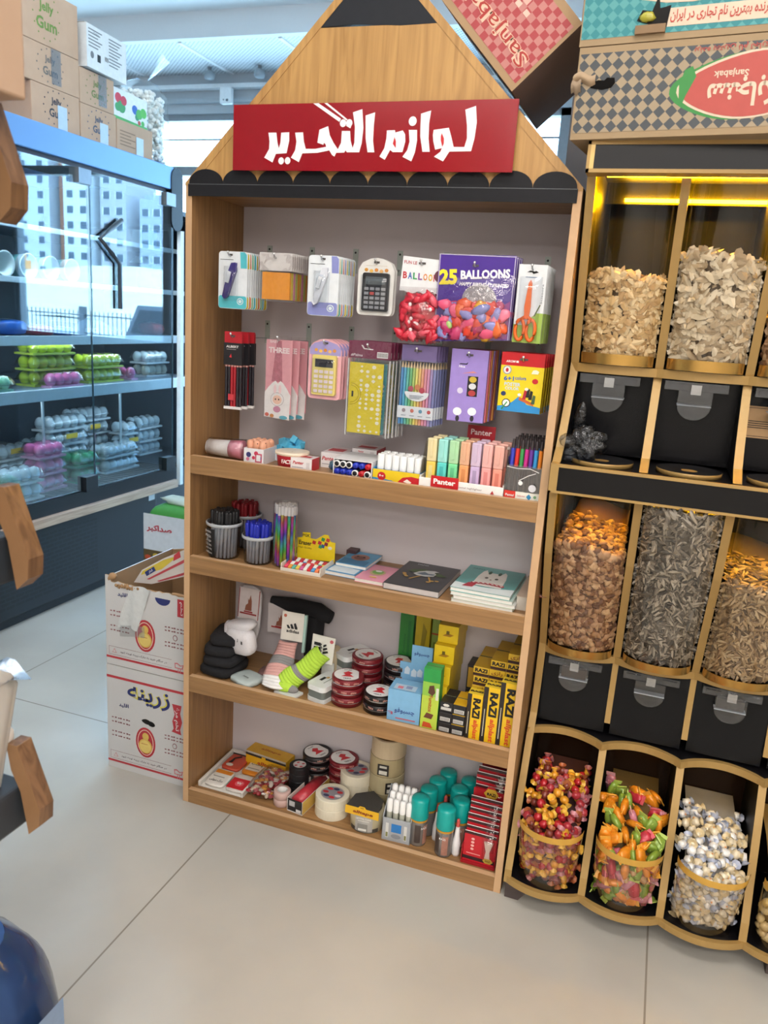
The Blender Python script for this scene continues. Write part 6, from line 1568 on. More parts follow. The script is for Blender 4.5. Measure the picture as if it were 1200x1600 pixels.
def dr2(u, v):
    w = .027*(1-.2*v); cx_ = -.035+.075*v; cz_ = .018+.072*v; s_ = (u-.5)*2
    return (cx_-w*s_*.75, -.030+.045*v-.012*(1-s_*s_), cz_+w*s_*.70+.004*sin(v*9))
mb = MB(); V3 = [dr2(i/10, j/N) for j in range(N+1) for i in range(11)]
for j in range(N):
    m_ = GRS if .30 < (j+.5)/N < .44 else YGS
    mb.add([V3[j*11+i] for i in range(11)]+[V3[(j+1)*11+i] for i in range(11)], [(i, i+11, i+12, i+1) for i in range(10)], m_, True)
mb.build('sock', t, 0, .012)
MB().ball((-.045, -.024, .014), (.032, .020, .014), YGS, 14, 8, (0, 0, -.2), .03, .7).build('sock_toe', t); MB().ball((-.018, -.036, .010), (.016, .008, .010), GRS, 10, 7).build('heel_patch', t)
mb = MB().obox((.036, .018, .098), .028, .001, .034, (0, .08, 0), P('e4e2da', .5)); f = ((.036, .0166, .098), Vector((cos(.08), 0, -sin(.08))), Vector((sin(.08), 0, cos(.08)))); adidas(mb, .004, .0, .020, f, -pi/2); mb.disc(.020, .024, .0045, .0045, *f, P('c8606a', .5))
for k in range(3): mb.rect(-.022, -.006, -.014+.011*k, -.006+.011*k, *f, INK, .0008)
mb.build('card', t)
t = thing('paper_pad', 'small white pad lying flat under the yellow-green socks', 'pad', (.262, .038, Z3), -.2)
MB().box(-.03, .03, -.018, .018, 0, .006, P('d8d8d6', .5)).build('pad', t, .001)
t = thing('card_socks', 'cream socks folded behind the yellow-green ones', 'socks', (.325, .150, Z3))
MB().ball((0, 0, .045), (.02, .03, .045), P('c9b99a', .95), 12, 8, None, .03, .7).build('sock', t); MB().box(-.016, .016, -.0315, -.0295, .02, .06, P('d8d8d4', .5)).build('card', t)
def sponge(loc, rz, lab, grp):
    t = thing('shoe_sponge', lab, 'shoe sponge', loc, rz, grp)
    MB().prism(rr_pts(.052, .086, .012, x0=-.026, y0=-.043), (0, 0, .010), X, Y, .010, P('d9dbda', .35)).build('base', t, .001)
    MB().prism(rr_pts(.049, .083, .011, x0=-.0245, y0=-.0415), (0, 0, .0285), X, Y, .0185, P('6f7672', .5)).build('body', t, .001)
    mb = MB().prism(rr_pts(.053, .087, .012, x0=-.0265, y0=-.0435), (0, 0, .041), X, Y, .0125, P('dfe1e0', .3)); f = ((0, 0, .041), X, Y)
    mb.rect(-.012, -.004, -.012, .008, *f, INK); mb.disc(-.002, .010, .004, .005, *f, P('c8a05a', .5)); mb.rect(.006, .009, -.02, .02, *f, P('9aa09a', .5)); mb.build('lid', t, .002)
    return t
sp = sponge((.343, .070, Z3), -.25, 'grey and white shoe sponge box at the shelf edge beside the yellow-green socks', 'shoe sponge boxes')
dup(sp, (.372, .165, Z3), -.5, 'grey and white shoe sponge box, bottom of the two at the back'); dup(sp, (.372, .165, Z3+.0415), -.55, 'grey and white shoe sponge box, top of the two at the back')
TIN = {}
def tin(loc, c, lab, grp, rz=0):
    if c in TIN: return dup(TIN[c], loc, rz, lab, grp)
    t = thing('polish_tin', lab, 'tin', loc, rz, grp); cm_ = P(c, .3, .15)
    r = .0375
    MB().lathe([(.001, 0), (r-.001, 0), (r-.001, .010)], (0, 0, 0), cm_, 32).lathe([(r-.0005, .0095), (r-.0005, .0115)], (0, 0, 0), P('c8ccd0', .25, .8), 32).build('can', t)
    mb = MB().lathe([(r, .0115), (r, .0205), (r-.002, .022), (r-.004, .0215), (.0001, .0215)], (0, 0, 0), cm_, 32); f = ((0, 0, .0215), X, Y)
    mb.disc(-.002, .002, .031, .031, *f, P('e8e6e4', .35), .0004, n=24, a0=.6, a1=2*pi-.9+.6-.2)
    mb.flat([(-.016, -.010), (.014, -.010), (.004, .002), (.010, .010), (-.001, .018), (-.012, .008), (-.006, .0)], *f, P('c82a34', .4), .0008)
    mb.text('TRIKA', -.001, -.020, .005, *f, INK, bold=.02, e=.001); mb.text('POLISH', -.002, .024, .004, *f, INK, e=.001)
    for k_ in range(3):
        a = -pi/2+(k_-1)*.6; u = Vector((-sin(a), cos(a), 0)); n_ = Vector((cos(a), sin(a), 0))
        mb.text(['brilliant', 'TRIKA', 'shine'][k_], 0, 0, .005, n_*r+Vector((0, 0, .016)), u, Z, P('e0a89a', .5), w=.014, e=.0006)
    mb.build('lid', t); TIN[c] = t
    return t
RT, BT = '7a2028', '1f1b1d'
for k in range(3): tin((.398, .068, Z3+.0222*k), RT, 'dark red polish tin, %s of the front red stack on the third shelf' % ['bottom', 'middle', 'top'][k], 'red polish tins', .15*k)
for k in range(4): tin((.415, .148, Z3+.0222*k), RT, 'dark red polish tin, %s of the rear red stack on the third shelf' % ['bottom', 'second', 'third', 'top'][k], 'red polish tins', -.2*k)
for k in range(2): tin((.478, .068, Z3+.0222*k), BT, 'black polish tin, %s of the front black stack on the third shelf' % ['bottom', 'top'][k], 'black polish tins', .3*k-.2)
for k in range(4): tin((.497, .150, Z3+.0222*k), BT, 'black polish tin, %s of the rear black stack on the third shelf' % ['bottom', 'second', 'third', 'top'][k], 'black polish tins', .2*k)
# blue display box
t = thing('blue_display_box', 'light blue printed display box with a raised back card, middle of the third shelf', 'box', (.510, .030, Z3), .04)
bm = P('7fb4da', .45); f = ((0, 0, 0), X, Z)
mb = MB().prism([(0, 0), (.085, 0), (.085, .048), (.058, .075), (0, .075)], (.0, 0, 0), Y, Z, -.075, bm)
mb.text('چسبوفو', .040, .026, .016, *f, P('2a3f8a', .5), w=.046, bold=.02); mb.text('چسب', .012, .018, .022, *f, P('b8405a', .5), w=.008, rot=pi/2) ; mb.rect(.020, .066, .006, .009, *f, P('c86a7a', .5))
mb.build('box', t, .0006)
MB().prism([(0, 0), (.085, .0), (.085, .048), (.03, .075), (.0, .048)], (0, 0, 0), Y, Z, .0005, bm) if False else None
mb = MB().prism([(0, .045), (.075, .045), (.075, .150), (.026, .150), (.026, .105), (0, .105)], (0, .086, 0), X, Z, .002, bm); f2 = ((0, .086, 0), X, Z)
mb.text('چسبوفو', .050, .130, .012, *f2, P('2a3f8a', .5), w=.036, bold=.02); 
for a, b in ((.018, .086), (.034, .082), (.048, .084)): mb.flat([(a-.006, b-.010), (a+.006, b-.010), (a+.007, b+.004), (a, b+.010), (a-.006, b+.002)], *f2, P('cfdce8', .5), .0008)
mb.build('back_card', t)
mb = MB(); fs_ = ((0, .0, .048), X, Vector((0, .83, .56)))
t2 = MB().rect(.010, .060, .004, .030, (0, 0, .0755), X, Y, P('b8cfe2', .5)).rect(.018, .030, .008, .020, (0, 0, .0755), X, Y, P('d87a8a', .5), .0008).rect(.036, .05, .012, .026, (0, 0, .0755), X, Y, P('8a9ac0', .5), .0008).build('top_print', t)
# tall green and yellow boxes
def tallbox(loc, w, d, h, c, lab, rz=0, art=None, top=None, grp=None, name='tube_carton'):
    t = thing(name, lab, 'box', loc, rz, grp)
    mb = MB().box(-w/2, w/2, 0, d, 0, h, P(c, .4), t=P(top or c, .4))
    if art: art(mb, ((0, 0, 0), X, Z), w, h)
    mb.build('carton', t, .0008); 
    MB().box(-w/2+.001, w/2-.001, d*.48, d*.52, h, h+.0004, P('5a5a40', .6)).build('flap_seam', t)
    return t
def pest(mb, f, w, h):
    mb.rect(-w/2, w/2, h*.0, h*.55, *f, P('b9cf4a', .45)); mb.rect(-w/2, w/2, h*.55, h*.78, *f, P('8fc04a', .45), .0005)
    mb.flat([(-.004, h*.72), (.006, h*.74), (.010, h*.62), (.004, h*.56), (-.006, h*.60)], *f, P('5a3a2a', .6), .0009); mb.text('Fumitox', .001, h*.42, .009, *f, P('a8402a', .5), w=h*.28, rot=-pi/2, e=.0009, bold=.02)
    mb.flat([(-.012, h*.18), (.006, h*.17), (.010, h*.25), (-.006, h*.27)], *f, P('6a3a2a', .5), .0009); mb.flat([(-.014, h*.02), (.010, h*.02), (.004, h*.10), (-.012, h*.11)], *f, P('c8502a', .5), .0009); mb.rect(w*.3, w*.46, h*.5, h*.7, *f, P('d8d8c8', .5), .0009)
tallbox((.607, .030, Z3), .038, .032, .142, '2f9a4a', 'tall green and lime carton standing at the edge of the third shelf', .03, pest, '3aa85a')
def dgreen(mb, f, w, h): mb.rect(-w*.3, w*.1, h*.25, h*.36, *f, P('c8c84a', .5)); mb.rect(w*.1, w*.3, h*.1, h*.9, *f, P('1f6a30', .5)); mb.text('Fumitox', -.004, h*.6, .006, *f, P('1a5a2a', .5), w=.05, rot=pi/2)
tallbox((.494, .192, Z3), .034, .022, .195, '2f7a32', 'tall dark green carton at the back of the third shelf', 0, dgreen)
def ydk(mb, f, w, h): mb.flat([(-w*.1, h*.55), (w*.15, h*.55), (w*.3, h*.8), (0, h*.9)], *f, P('8a7a1a', .5)); mb.rect(-w*.3, w*.3, h*.45, h*.48, *f, P('8a5a1a', .5))
tallbox((.536, .185, Z3), .036, .028, .200, 'b8a01e', 'tall mustard carton next to the dark green one at the back', 0, ydk)
tallbox((.566, .190, Z3), .018, .024, .192, '8aa04a', 'narrow olive carton between the mustard carton and the yellow stack', 0, lambda mb, f, w, h: [mb.rect(-w/2, w/2, h*.8, h*.82, *f, P('a8402a', .5)), mb.rect(-w*.2, w*.2, h*.3, h*.7, *f, P('6a7a2a', .5))])
def ymark(mb, f, w, h): mb.flat([(-w*.28, h*.40), (-w*.05, h*.58), (w*.28, h*.5), (w*.1, h*.38)], *f, P('a87a1a', .5)); mb.rect(-w*.1, w*.05, h*.5, h*.7, *f, P('6a5a1a', .5), .0006)
for k, (z, y0, d, s_) in enumerate(((0, .066, .145, 'lowest'), (.043, .072, .14, 'second'), (.086, .082, .13, 'third'), (.129, .096, .115, 'fourth'), (.172, .112, .10, 'topmost'))):
    tallbox((.607+.002*k, y0, Z3+z), .046, d, .0425, 'e2c21e', 'yellow carton lying lengthwise, %s of the stack behind the green carton' % s_, .01, ymark, 'd8b81e', 'yellow cartons in the stack', 'yellow_carton')
# black and yellow glue boxes
def bk(mb, f, w, h): mb.disc(0, h*.72, w*.26, h*.16, *f, P('d8d4cc', .5), n=6); mb.rect(-w*.4, w*.4, h*.2, h*.5, *f, P('c9c6c0', .5)); 
def bk2(mb, f, w, h):
    mb.rect(-w*.38, w*.38, h*.12, h*.52, *f, P('d8d6d2', .5))
    for i in range(7): mb.rect(-w*.32+i*w*.095, -w*.28+i*w*.095, h*.16, h*.48, *f, INK, .0008)
nm = 0
for j in range(3):
    for i in range(2):
        t = tallbox((.643+.0295*i, .030+.002*j, Z3+.0232*j), .029, .070, .0228, '232224', 'black glue carton, %s of the %s column at the shelf edge beside the green carton' % (['bottom', 'middle', 'top'][j], ['left', 'right'][i]), 0, bk2 if not (j == 2 and i == 0) else bk, ['232224', 'd8a820'][i], 'black glue cartons', 'glue_carton')
for k in range(2): tallbox((.678, .140, Z3+.06*k), .036, .05, .0595, '232224', 'tall black carton with an amber face, %s of two behind the glue cartons' % ['lower', 'upper'][k], 0, lambda mb, f, w, h: mb.rect(-w*.42, w*.42, h*.08, h*.9, *f, P('b8902a', .5)), None, 'amber-faced black cartons', 'glue_carton')
# RAZI cartons: three standing in front, stacks of lying ones behind
def razi_front(mb, f, w, h):
    mb.rect(-w/2, -w*.22, 0, h, *f, P('2a2420', .5)); mb.text('RAZI', w*.14, h*.70, w*.50, *f, INK, w=h*.44, rot=-pi/2, bold=.05, e=.001); mb.text('allplast', w*.14, h*.24, w*.40, *f, P('d8502a', .5), w=h*.42, rot=-pi/2, bold=.03, slant=.2, e=.001); mb.rect(-w*.38, -w*.34, h*.1, h*.6, *f, P('d8d0b8', .5), .0008)
def razi_front2(mb, f, w, h): razi_front(mb, f, w, h)
for x, w, h, lb in ((.7055, .033, .105, 'shortest'), (.7405, .035, .128, 'middle'), (.7755, .036, .146, 'tallest')):
    t = tallbox((x, .030, Z3), w, .030, h, 'e8bc1e', '%s of the three upright yellow adhesive cartons at the right shelf edge' % lb, 0, razi_front, 'e8c83a', 'upright adhesive cartons', 'adhesive_carton')
    MB().text('RAZI', 0, 0, .008, (x*0, .014, h+.0004), X, Y, INK, w=w*.8, bold=.04).build('top_lettering', t)
def razi_end(k):
    def a(mb, f, w, h):
        mb.rect(-w/2, w/2, 0, h*.30, *f, P('3a1f1c', .5)); 
        if k % 3 == 1: mb.text('رازى', 0, h*.64, h*.52, *f, P('7a3a1a', .5), w=w*.7, bold=.02, e=.0008)
        else: mb.text('RAZI', 0, h*.64, h*.44, *f, INK, w=w*.80, bold=.05, e=.0008)
    return a
for c, (x, n) in enumerate(((.7045, 7), (.7395, 8), (.7745, 9))):
    for k in range(n):
        tallbox((x+.001*((k*7) % 3-1), .064+.0022*k, Z3+.0212*k), .0345, .134-.0022*k, .0208, 'd8b02a', 'yellow adhesive carton lying lengthwise, number %d up in the %s rear stack' % (k+1, ['left', 'middle', 'right'][c]), 0, razi_end(k+c), 'c8a02a', 'lying adhesive cartons', 'adhesive_carton')
# ================================================================== bottom shelf
Z4 = SH[4]
t = thing('sachet_tray', 'low white tray of orange and white sachets in the bottom left corner', 'tray', (.022, .034, Z4), 0)
wt = P('dedad2', .5)
MB().box(0, .128, 0, .172, 0, .003, wt).box(0, .008, 0, .172, .003, .014, wt).box(.122, .128, 0, .172, .003, .014, wt).box(.008, .122, .162, .172, .003, .014, wt).build('tray', t, .001)
R = random.Random(8)
for k, (x0, y0, lb) in enumerate(((.024, .036, 'white and orange sachet, front left in the low tray'), (.084, .036, 'white and red sachet, front right in the low tray'), (.024, .117, 'orange and red sachet with a dark mark, back left in the low tray'), (.084, .117, 'orange and white sachet, back right in the low tray'))):
    s_ = thing('sachet', lb, 'sachet', (x0+.010, y0+.004, Z4+.0035), R.uniform(-.02, .02), 'sachets in the low tray')
    MB().ball((.027, .036, .004), (.0275, .0375, .0045), P(['e4e0d8', 'd8d0c8', 'c8503a', 'e08a2a'][k], .4), 12, 7, None, 0, .35).build('pouch', s_)
    f = ((0, 0, .0086), X, Y); mb = MB()
    if k == 0: mb.rect(.004, .05, .050, .066, *f, P('e08a2a', .5)); mb.text('مرگ موش', .026, .018, .012, *f, INK, w=.036, slant=.2, e=.001); mb.rect(.008, .04, .034, .037, *f, P('8a8680', .5))
    if k == 1: mb.rect(.002, .052, .004, .05, *f, P('c8202a', .5)); mb.disc(.028, .028, .012, .012, *f, P('e0606a', .5), .0008); mb.text('W', .028, .028, .010, *f, P('f0dcd8', .5), bold=.03, e=.0014)
    if k == 2: mb.flat([(.012, .02), (.022, .026), (.020, .044), (.034, .056), (.030, .062), (.016, .048)], *f, INK, .001); mb.disc(.020, .014, .010, .007, *f, P('e4dcd0', .5), .0008); mb.rect(.0, .054, .064, .070, *f, P('3a2a22', .5))
    if k == 3: mb.rect(.006, .05, .012, .052, *f, P('e6e0d4', .5)); mb.text('چسب', .028, .040, .010, *f, INK, slant=.2, e=.001); mb.rect(.01, .044, .020, .023, *f, P('8a8680', .5), .001)
    mb.build('print', s_)
t = thing('band_bag', 'clear bag of red and cream bits lying beside the sachet tray', 'bag', (.190, .108, Z4), -.05)
mb = MB()
for k in range(150):
    a, b = R.uniform(-.032, .032), R.uniform(-.056, .056); c = R.choice(['b8343c', 'c8606a', 'd8c8b0', 'e0a04a', 'e6dcd0', 'a82a34'])
    mb.ball((a, b, R.uniform(.008, .026)*(1-(a/.05)**2*.6)), (R.uniform(.005, .011), R.uniform(.004, .009), .003), P(c, .4), 7, 4, (R.uniform(-.5, .5), R.uniform(-.5, .5), R.uniform(0, 3)))
o_ = mb.build('bits', t); o_['kind'] = 'stuff'
MB().ball((0, 0, .016), (.042, .068, .018), CLEAR('f2eeee', .10, .9, .1, .9, 60), 20, 12, None, .02, .6).build('film', t)
t = thing('foil_carton', 'long yellow carton lying across the back of the bottom shelf', 'box', (.148, .186, Z4), -.10)
ym = P('e2ac1e', .4); f = ((0, -.024, 0), X, Z)
mb = MB().box(-.062, .062, -.024, .020, .0, .046, ym, t=P('cf9f2a', .4)); mb.rect(-.062, .062, .034, .0405, *f, P('2a2624', .5)); mb.rect(-.062, .062, .0405, .046, *f, P('b8b0a2', .5)); mb.rect(-.012, .0, .030, .040, *f, ym, .001)
mb.text('alltape', .004, .018, .013, *f, P('a8401a', .5), w=.06, slant=.2, bold=.03, e=.001); mb.text('alltape', .0, .0, .010, (0, 0, .046), X, Y, P('a8501a', .5), w=.06, slant=.2, bold=.02); mb.build('carton', t, .001)
def roll(loc, r, ri, h, c, lab, name='tape_roll', cat='tape', grp=None, core='c9b48a', face=None):
    t = thing(name, lab, cat, loc, R.uniform(0, 6), grp)
    MB().lathe([(ri, 0), (r-.001, 0), (r, .001), (r, h-.001), (r-.001, h), (ri, h)], (0, 0, 0), P(c, .5, var=.05), 36, smooth=False).build('tape', t, .0006)
    MB().lathe([(ri, h), (ri-.002, h), (ri-.002, 0), (ri, 0)], (0, 0, 0), P(core, .6), 30).build('core', t)
    if face:
        mb = MB().disc(0, 0, ri-.001, ri-.001, (0, 0, h-.001), X, Y, P(face[0], .4), 0, n=24)
        for k in range(face[2]):
            a = 2*pi*k/face[2]; mb.disc((ri*.6)*cos(a), ri*.6*sin(a), ri*.26, ri*.17, (0, 0, h-.001), X, Y, P(face[1][k % len(face[1])], .4), .0006+.0001*k, n=10); 
        if len(face) > 3: mb.text(face[3], 0, 0, ri*.30, (0, 0, h-.001), X, Y, P(face[1][0], .4), w=ri*1.2, e=.0018, bold=.03)
        mb.build('label_disc', t)
    return t
for k in range(4):
    roll((.260, .125, Z4+.0185*k), .0255, .0165, .018, '17171a', 'black insulating tape roll, %s of the small stack by the yellow carton' % ['lowest', 'second', 'third', 'top'][k], 'tape_roll', 'tape', 'black tape rolls', 'c8c4c0', ('d8d0d0', ['b82a34', 'c8303a'], 4) if k == 3 else None)
for k in range(4): tin((.285, .178, Z4+.0222*k), BT, 'black polish tin, %s of the stack at the back of the bottom shelf' % ['bottom', 'second', 'third', 'top'][k], 'black polish tins below', .4*k)
for k in range(4): tin((.358, .181, Z4+.0222*k), RT, 'dark red polish tin, %s of the stack at the back of the bottom shelf' % ['bottom', 'second', 'third', 'top'][k], 'red polish tins below', .3*k)
for k in range(2):
    t = thing('tape_roll', 'small clear tape roll with pink print, %s of two at the bottom shelf edge' % ['lower', 'upper'][k], 'tape', (.247, .057, Z4+.0195*k), 0, 'small clear tape rolls')
    MB().lathe([(.013, 0), (.020, 0), (.021, .001), (.021, .018), (.020, .019), (.013, .019)], (0, 0, 0), P('c8a8a0', .25), 26).build('tape', t); MB().lathe([(.013, .019), (.011, .019), (.011, 0)], (0, 0, 0), P('d8d4d0', .5), 20).build('core', t)
t = thing('roll_carton', 'narrow open carton holding a red roll of tape, on the bottom shelf', 'box', (.301, .102, Z4), -.13)
cb = P('d8d2ca', .5)
mb = MB().box(-.022, .022, -.068, .062, 0, .002, cb).box(-.022, -.0205, -.068, .062, .002, .036, cb).box(.0205, .022, -.068, .062, .002, .036, cb, r=P('d8b45a', .5)).box(-.0205, .0205, -.068, -.0665, .002, .034, P('2a2a2c', .5), f=P('2a2a2c', .5)).box(-.0205, .0205, .0605, .062, .002, .036, cb)
f = ((0, -.068, 0), X, Z); mb.rect(-.016, .0, .016, .030, *f, P('b8b8ba', .5)); mb.rect(.004, .018, .004, .012, *f, P('e0dedc', .5)); mb.rect(-.020, .020, .002, .0035, *f, P('e0dedc', .5)); mb.build('carton', t)
rt = thing('red_roll', 'red printed roll lying in the narrow open carton', 'roll', (.301, .102, Z4+.003), -.13)
MB().lathe([(.001, -.060), (.018, -.060), (.018, .056), (.001, .056)], (0, 0, .0185), P('b8343e', .35, var=.3, scale=120), 22, 'y').build('roll', rt)
MF = ('8f8c92', ['b82a34', '3a3a5a', 'c8303a', 'd8d0d0'], 7)
for k in range(2): roll((.372, .078, Z4+.0262*k), .0415, .030, .026, 'e2dac4', 'cream masking tape roll, %s of the front stack on the bottom shelf' % ['lower', 'upper'][k], 'masking_tape', 'tape', 'masking tape rolls', 'c9bfae', MF if k else None)
for k in range(3): roll((.402, .165-.002*k, Z4+.0262*k), .0415, .030, .026, 'e2dac4', 'cream masking tape roll, %s of the rear stack on the bottom shelf' % ['bottom', 'middle', 'top'][k], 'masking_tape', 'tape', 'masking tape rolls behind', 'c9bfae', MF if k == 2 else None)
PT = 'b3a684'
for k in range(4):
    t = roll((.490-.012+.002*(k % 2), .166, Z4+.0485*k), .0430, .036, .048, ['a89a74', 'b8aa86', 'b3a27c', 'c8b494'][k], 'wide translucent packing tape roll, %s of the tall stack at the back' % ['lowest', 'second', 'third', 'topmost'][k], 'packing_tape', 'tape', 'packing tape rolls', 'b08f5a')
    t.rotation_euler = (0, 0, .1*k)
    MB().lathe([(.0432, .0), (.0435, .0004), (.0432, .0010)], (0, 0, 0), P('5f5238', .6), 36).build('edge_ring', t)
    if k in (1, 2):
        mb = MB()
        for (a, z, w, h, c, e) in ((-pi/2+.1 if k == 2 else -pi/2+.55, .022, .028, .030, '2a2624', 0), (-pi/2+.1 if k == 2 else -pi/2+.55, .015, .020, .010, 'd8d4c8', .0006), (-pi/2+.1 if k == 2 else -pi/2+.55, .030, .018, .006, 'c8c4b8', .0006)):
            a -= .1*k; u = Vector((-sin(a), cos(a), 0)); n_ = Vector((cos(a), sin(a), 0)); mb.rect(-w/2, w/2, z-h/2, z+h/2, n_*(.0445+e), u, Z, P(c, .5))
        mb.build('label', t)
t = thing('crystal_tape', 'clear packing tape roll with a yellow and grey label card at the shelf edge', 'tape', (.467, .072, Z4))
MB().lathe([(.034, 0), (.040, 0), (.041, .001), (.041, .047), (.040, .048), (.034, .048)], (0, 0, 0), P('c9bf9e', .2), 36).build('tape', t); MB().lathe([(.034, .048), (.032, .048), (.032, 0)], (0, 0, 0), P('6a6258', .6), 30).build('core', t)
def lab_fn(z0, z1, aw, dr, m_, mb):
    mb.grid(10, 1, lambda u, v: ((.0415+dr)*cos(-pi/2+.12-aw+2*aw*u), (.0415+dr)*sin(-pi/2+.12-aw+2*aw*u), z0+(z1-z0)*v), m_)
mb = MB(); lab_fn(.004, .046, .52, .0006, P('b5b2ac', .5), mb); lab_fn(.002, .012, .9, .0003, P('4a4640', .5), mb)
a = -pi/2+.12; u = Vector((-sin(a), cos(a), 0)); n_ = Vector((cos(a), sin(a), 0))
mb.rect(-.014, .010, .006, .026, n_*.0426, u, Z, P('8a8882', .5)); mb.rect(-.012, .008, .008, .014, n_*.0430, u, Z, P('e2dfd8', .5)); mb.text('CRYSTAL CLEAR', 0, .040, .0048, n_*.0428, u, Z, P('eeeae0', .5), w=.038, bold=.02); mb.rect(-.014, .014, .033, .0345, n_*.0428, u, Z, P('e2dfd8', .5)); mb.build('label', t)
mb = MB().box(-.042, .042, -.0435, -.042, .046, .066, P('e8b42a', .45)); f = ((0, -.0435, 0), X, Z); mb.text('alltape', .002, .055, .010, *f, P('8a3a1a', .5), w=.05, slant=.2, bold=.04); mb.prism([(-.010, .066), (.010, .066), (.006, .071), (-.006, .071)], (0, -.0435, 0), X, Z, .0015, P('e8b42a', .45)); mb.text('RAZI', 0, .068, .003, *f, INK); mb.prism([(-.040, 0), (.040, 0), (.036, .05), (.0, .078), (-.036, .05)], (0, -.042, .066), X, Vector((0, 1, 0)), .001, P('3a3836', .5)); mb.build('header_card', t)
# box of glue pens
t = thing('glue_pen_box', 'small grey display box of white capped glue pens', 'box', (.552, .034, Z4), .06)
gb = P('a9adb2', .4); f = ((0, 0, 0), X, Z)
mb = MB().box(-.034, .034, 0, .002, 0, .058, gb).box(-.034, .034, .058, .060, 0, .110, gb).prism([(0, 0), (.060, 0), (.060, .110), (.0, .060)], (-.0325, 0, 0), Y, Z, .0015, gb).prism([(0, 0), (.060, 0), (.060, .110), (.0, .060)], (.034, 0, 0), Y, Z, .0015, gb).box(-.033, .033, .002, .058, 0, .002, gb)
mb.rect(-.012, .012, .024, .046, *f, P('2f7ac0', .45)); 
for x in (-.022, .022): mb.rect(x-.0035, x+.0035, .008, .046, *f, P('d8d8d4', .45)); mb.rect(x-.0025, x+.0025, .010, .022, *f, P('8a8a5a', .45), .0008)
mb.disc(.0, .014, .012, .006, *f, P('8a8e94', .5)); mb.build('box', t)
pro = None
for j in range(3):
    for i in range(4):
        p = (.552-.0235+.0157*i, .048+.016*j, Z4+.003); lb = 'white capped glue pen in the %s row of the grey display box' % ['front', 'middle', 'back'][j]
        if pro is None:
            pro = thing('glue_pen', lb, 'glue pen', p, 0, 'glue pens in the grey box'); MB().cyl((0, 0, 0), .0068, .066, P('c8c8b8', .3, .3), 12).build('barrel', pro); MB().lathe([(.0074, .066), (.0074, .088), (.0066, .094), (.005, .097), (.0001, .098)], (0, 0, 0), P('f2f1ef', .35), 12).build('cap', pro)
        else: dup(pro, (p[0], p[1], p[2]+.010*j), 0, lb)
# teal capped spray cans and white nozzles
can = None
TE = P('12a39c', .3); CANL = [(.664, .048, 'front can of the right column'), (.598, .086, 'front can of the left column'), (.680, .092, 'second can of the right column'), (.602, .128, 'second can of the left column'), (.668, .136, 'third can of the right column'), (.611, .170, 'third can of the left column'), (.664, .181, 'fourth can of the right column'), (.640, .195, 'back can between the two columns'), (.686, .196+.0-.0, 'back can beside the red cards')]
CANL = [(.664, .046, 'front right'), (.598, .058, 'front left'), (.688, .090, 'second right'), (.606, .102, 'second left'), (.672, .134, 'third right'), (.615, .146, 'third left'), (.686, .177, 'rearmost right'), (.630, .189, 'rearmost left')]
for x, y, lb in CANL:
    lab = 'teal capped adhesive spray can, %s of the eight on the bottom shelf' % lb
    if can is None:
        can = thing('spray_can', lab, 'spray can', (x, y, Z4), 0, 'teal capped spray cans')
        MB().lathe([(.001, 0), (.0195, 0), (.0205, .003), (.0205, .066), (.0195, .072)], (0, 0, 0), P('8a8684', .25, .4), 26).build('can', can)
        mb = MB().lathe([(.0207, .010), (.0207, .056)], (0, 0, 0), P('4a403c', .4), 26, a0=-2.6, a1=-1.9).lathe([(.0207, .006), (.0207, .054)], (0, 0, 0), P('a87868', .35, var=.3, scale=100), 26, a0=-1.6, a1=-.9).lathe([(.0208, .062), (.0208, .067)], (0, 0, 0), P('c8902a', .4), 26).text('RAZI', 0, .048, .005, (0, -.0207, 0), X, Z, WHITE); mb.build('label', can)
        MB().lathe([(.0213, .068), (.0216, .070), (.0210, .113), (.0195, .117), (.010, .1185), (.0001, .1185)], (0, 0, 0), TE, 28).build('cap', can)
    else: dup(can, (x, y, Z4), R.uniform(-1, 1), lab)
noz = None
for x, y, lb in ((.692, .050, 'white pointed glue bottle standing at the shelf edge beside the front spray can'), (.6355, .084, 'grey white glue bottle between the two columns of spray cans'), (.642, .125, 'grey white glue bottle further back between the spray cans'), (.708, .128, 'small glue bottle behind the red card stand')):
    if noz is None:
        noz = thing('glue_bottle', lb, 'bottle', (x, y, Z4)); MB().lathe([(.001, 0), (.0085, 0), (.0095, .006), (.0095, .034), (.0065, .050), (.0042, .075)], (0, 0, 0), P('e9e8e8', .35), 18).build('bottle', noz); MB().lathe([(.0044, .074), (.0038, .090), (.002, .093), (.0001, .093)], (0, 0, 0), P('c8504a', .4), 14).build('tip', noz)
    else: dup(noz, (x, y, Z4), R.uniform(0, 3), lb)
# red blister card stand
t = thing('card_stand', 'red display stand of glue blister cards with a yellow hexagon, bottom right', 'display stand', (.748, .030, Z4), 0)
rd = P('a81e28', .4)
MB().box(-.039, .039, 0, .160, 0, .004, rd).box(-.039, -.0375, 0, .160, .004, .045, rd).box(.0375, .039, 0, .160, .004, .045, rd).box(-.0375, .0375, .158, .160, .004, .09, rd).build('tray', t)
def hexa(mb, cx, cz, r, f): mb.flat([(cx+r*1.15*cos(pi/3*k), cz+r*sin(pi/3*k)) for k in range(6)], *f, P('d8ac3a', .45), .0008); mb.text('RAZI', cx, cz, r*.5, *f, INK, w=r*1.3, bold=.04, e=.0016)
mb = MB().prism([(-.037, .095), (.036, .095), (.036, .150), (.016, .150), (.010, .160), (-.004, .160), (-.010, .150), (-.037, .150)], (0, .070, 0), X, Z, .0015, P('b8202a', .4)); f = ((0, .070, 0), X, Z); hexa(mb, .004, .142, .015, f); mb.rect(-.037, .036, .098, .104, *f, P('6a1018', .5)); mb.build('header_card', t)
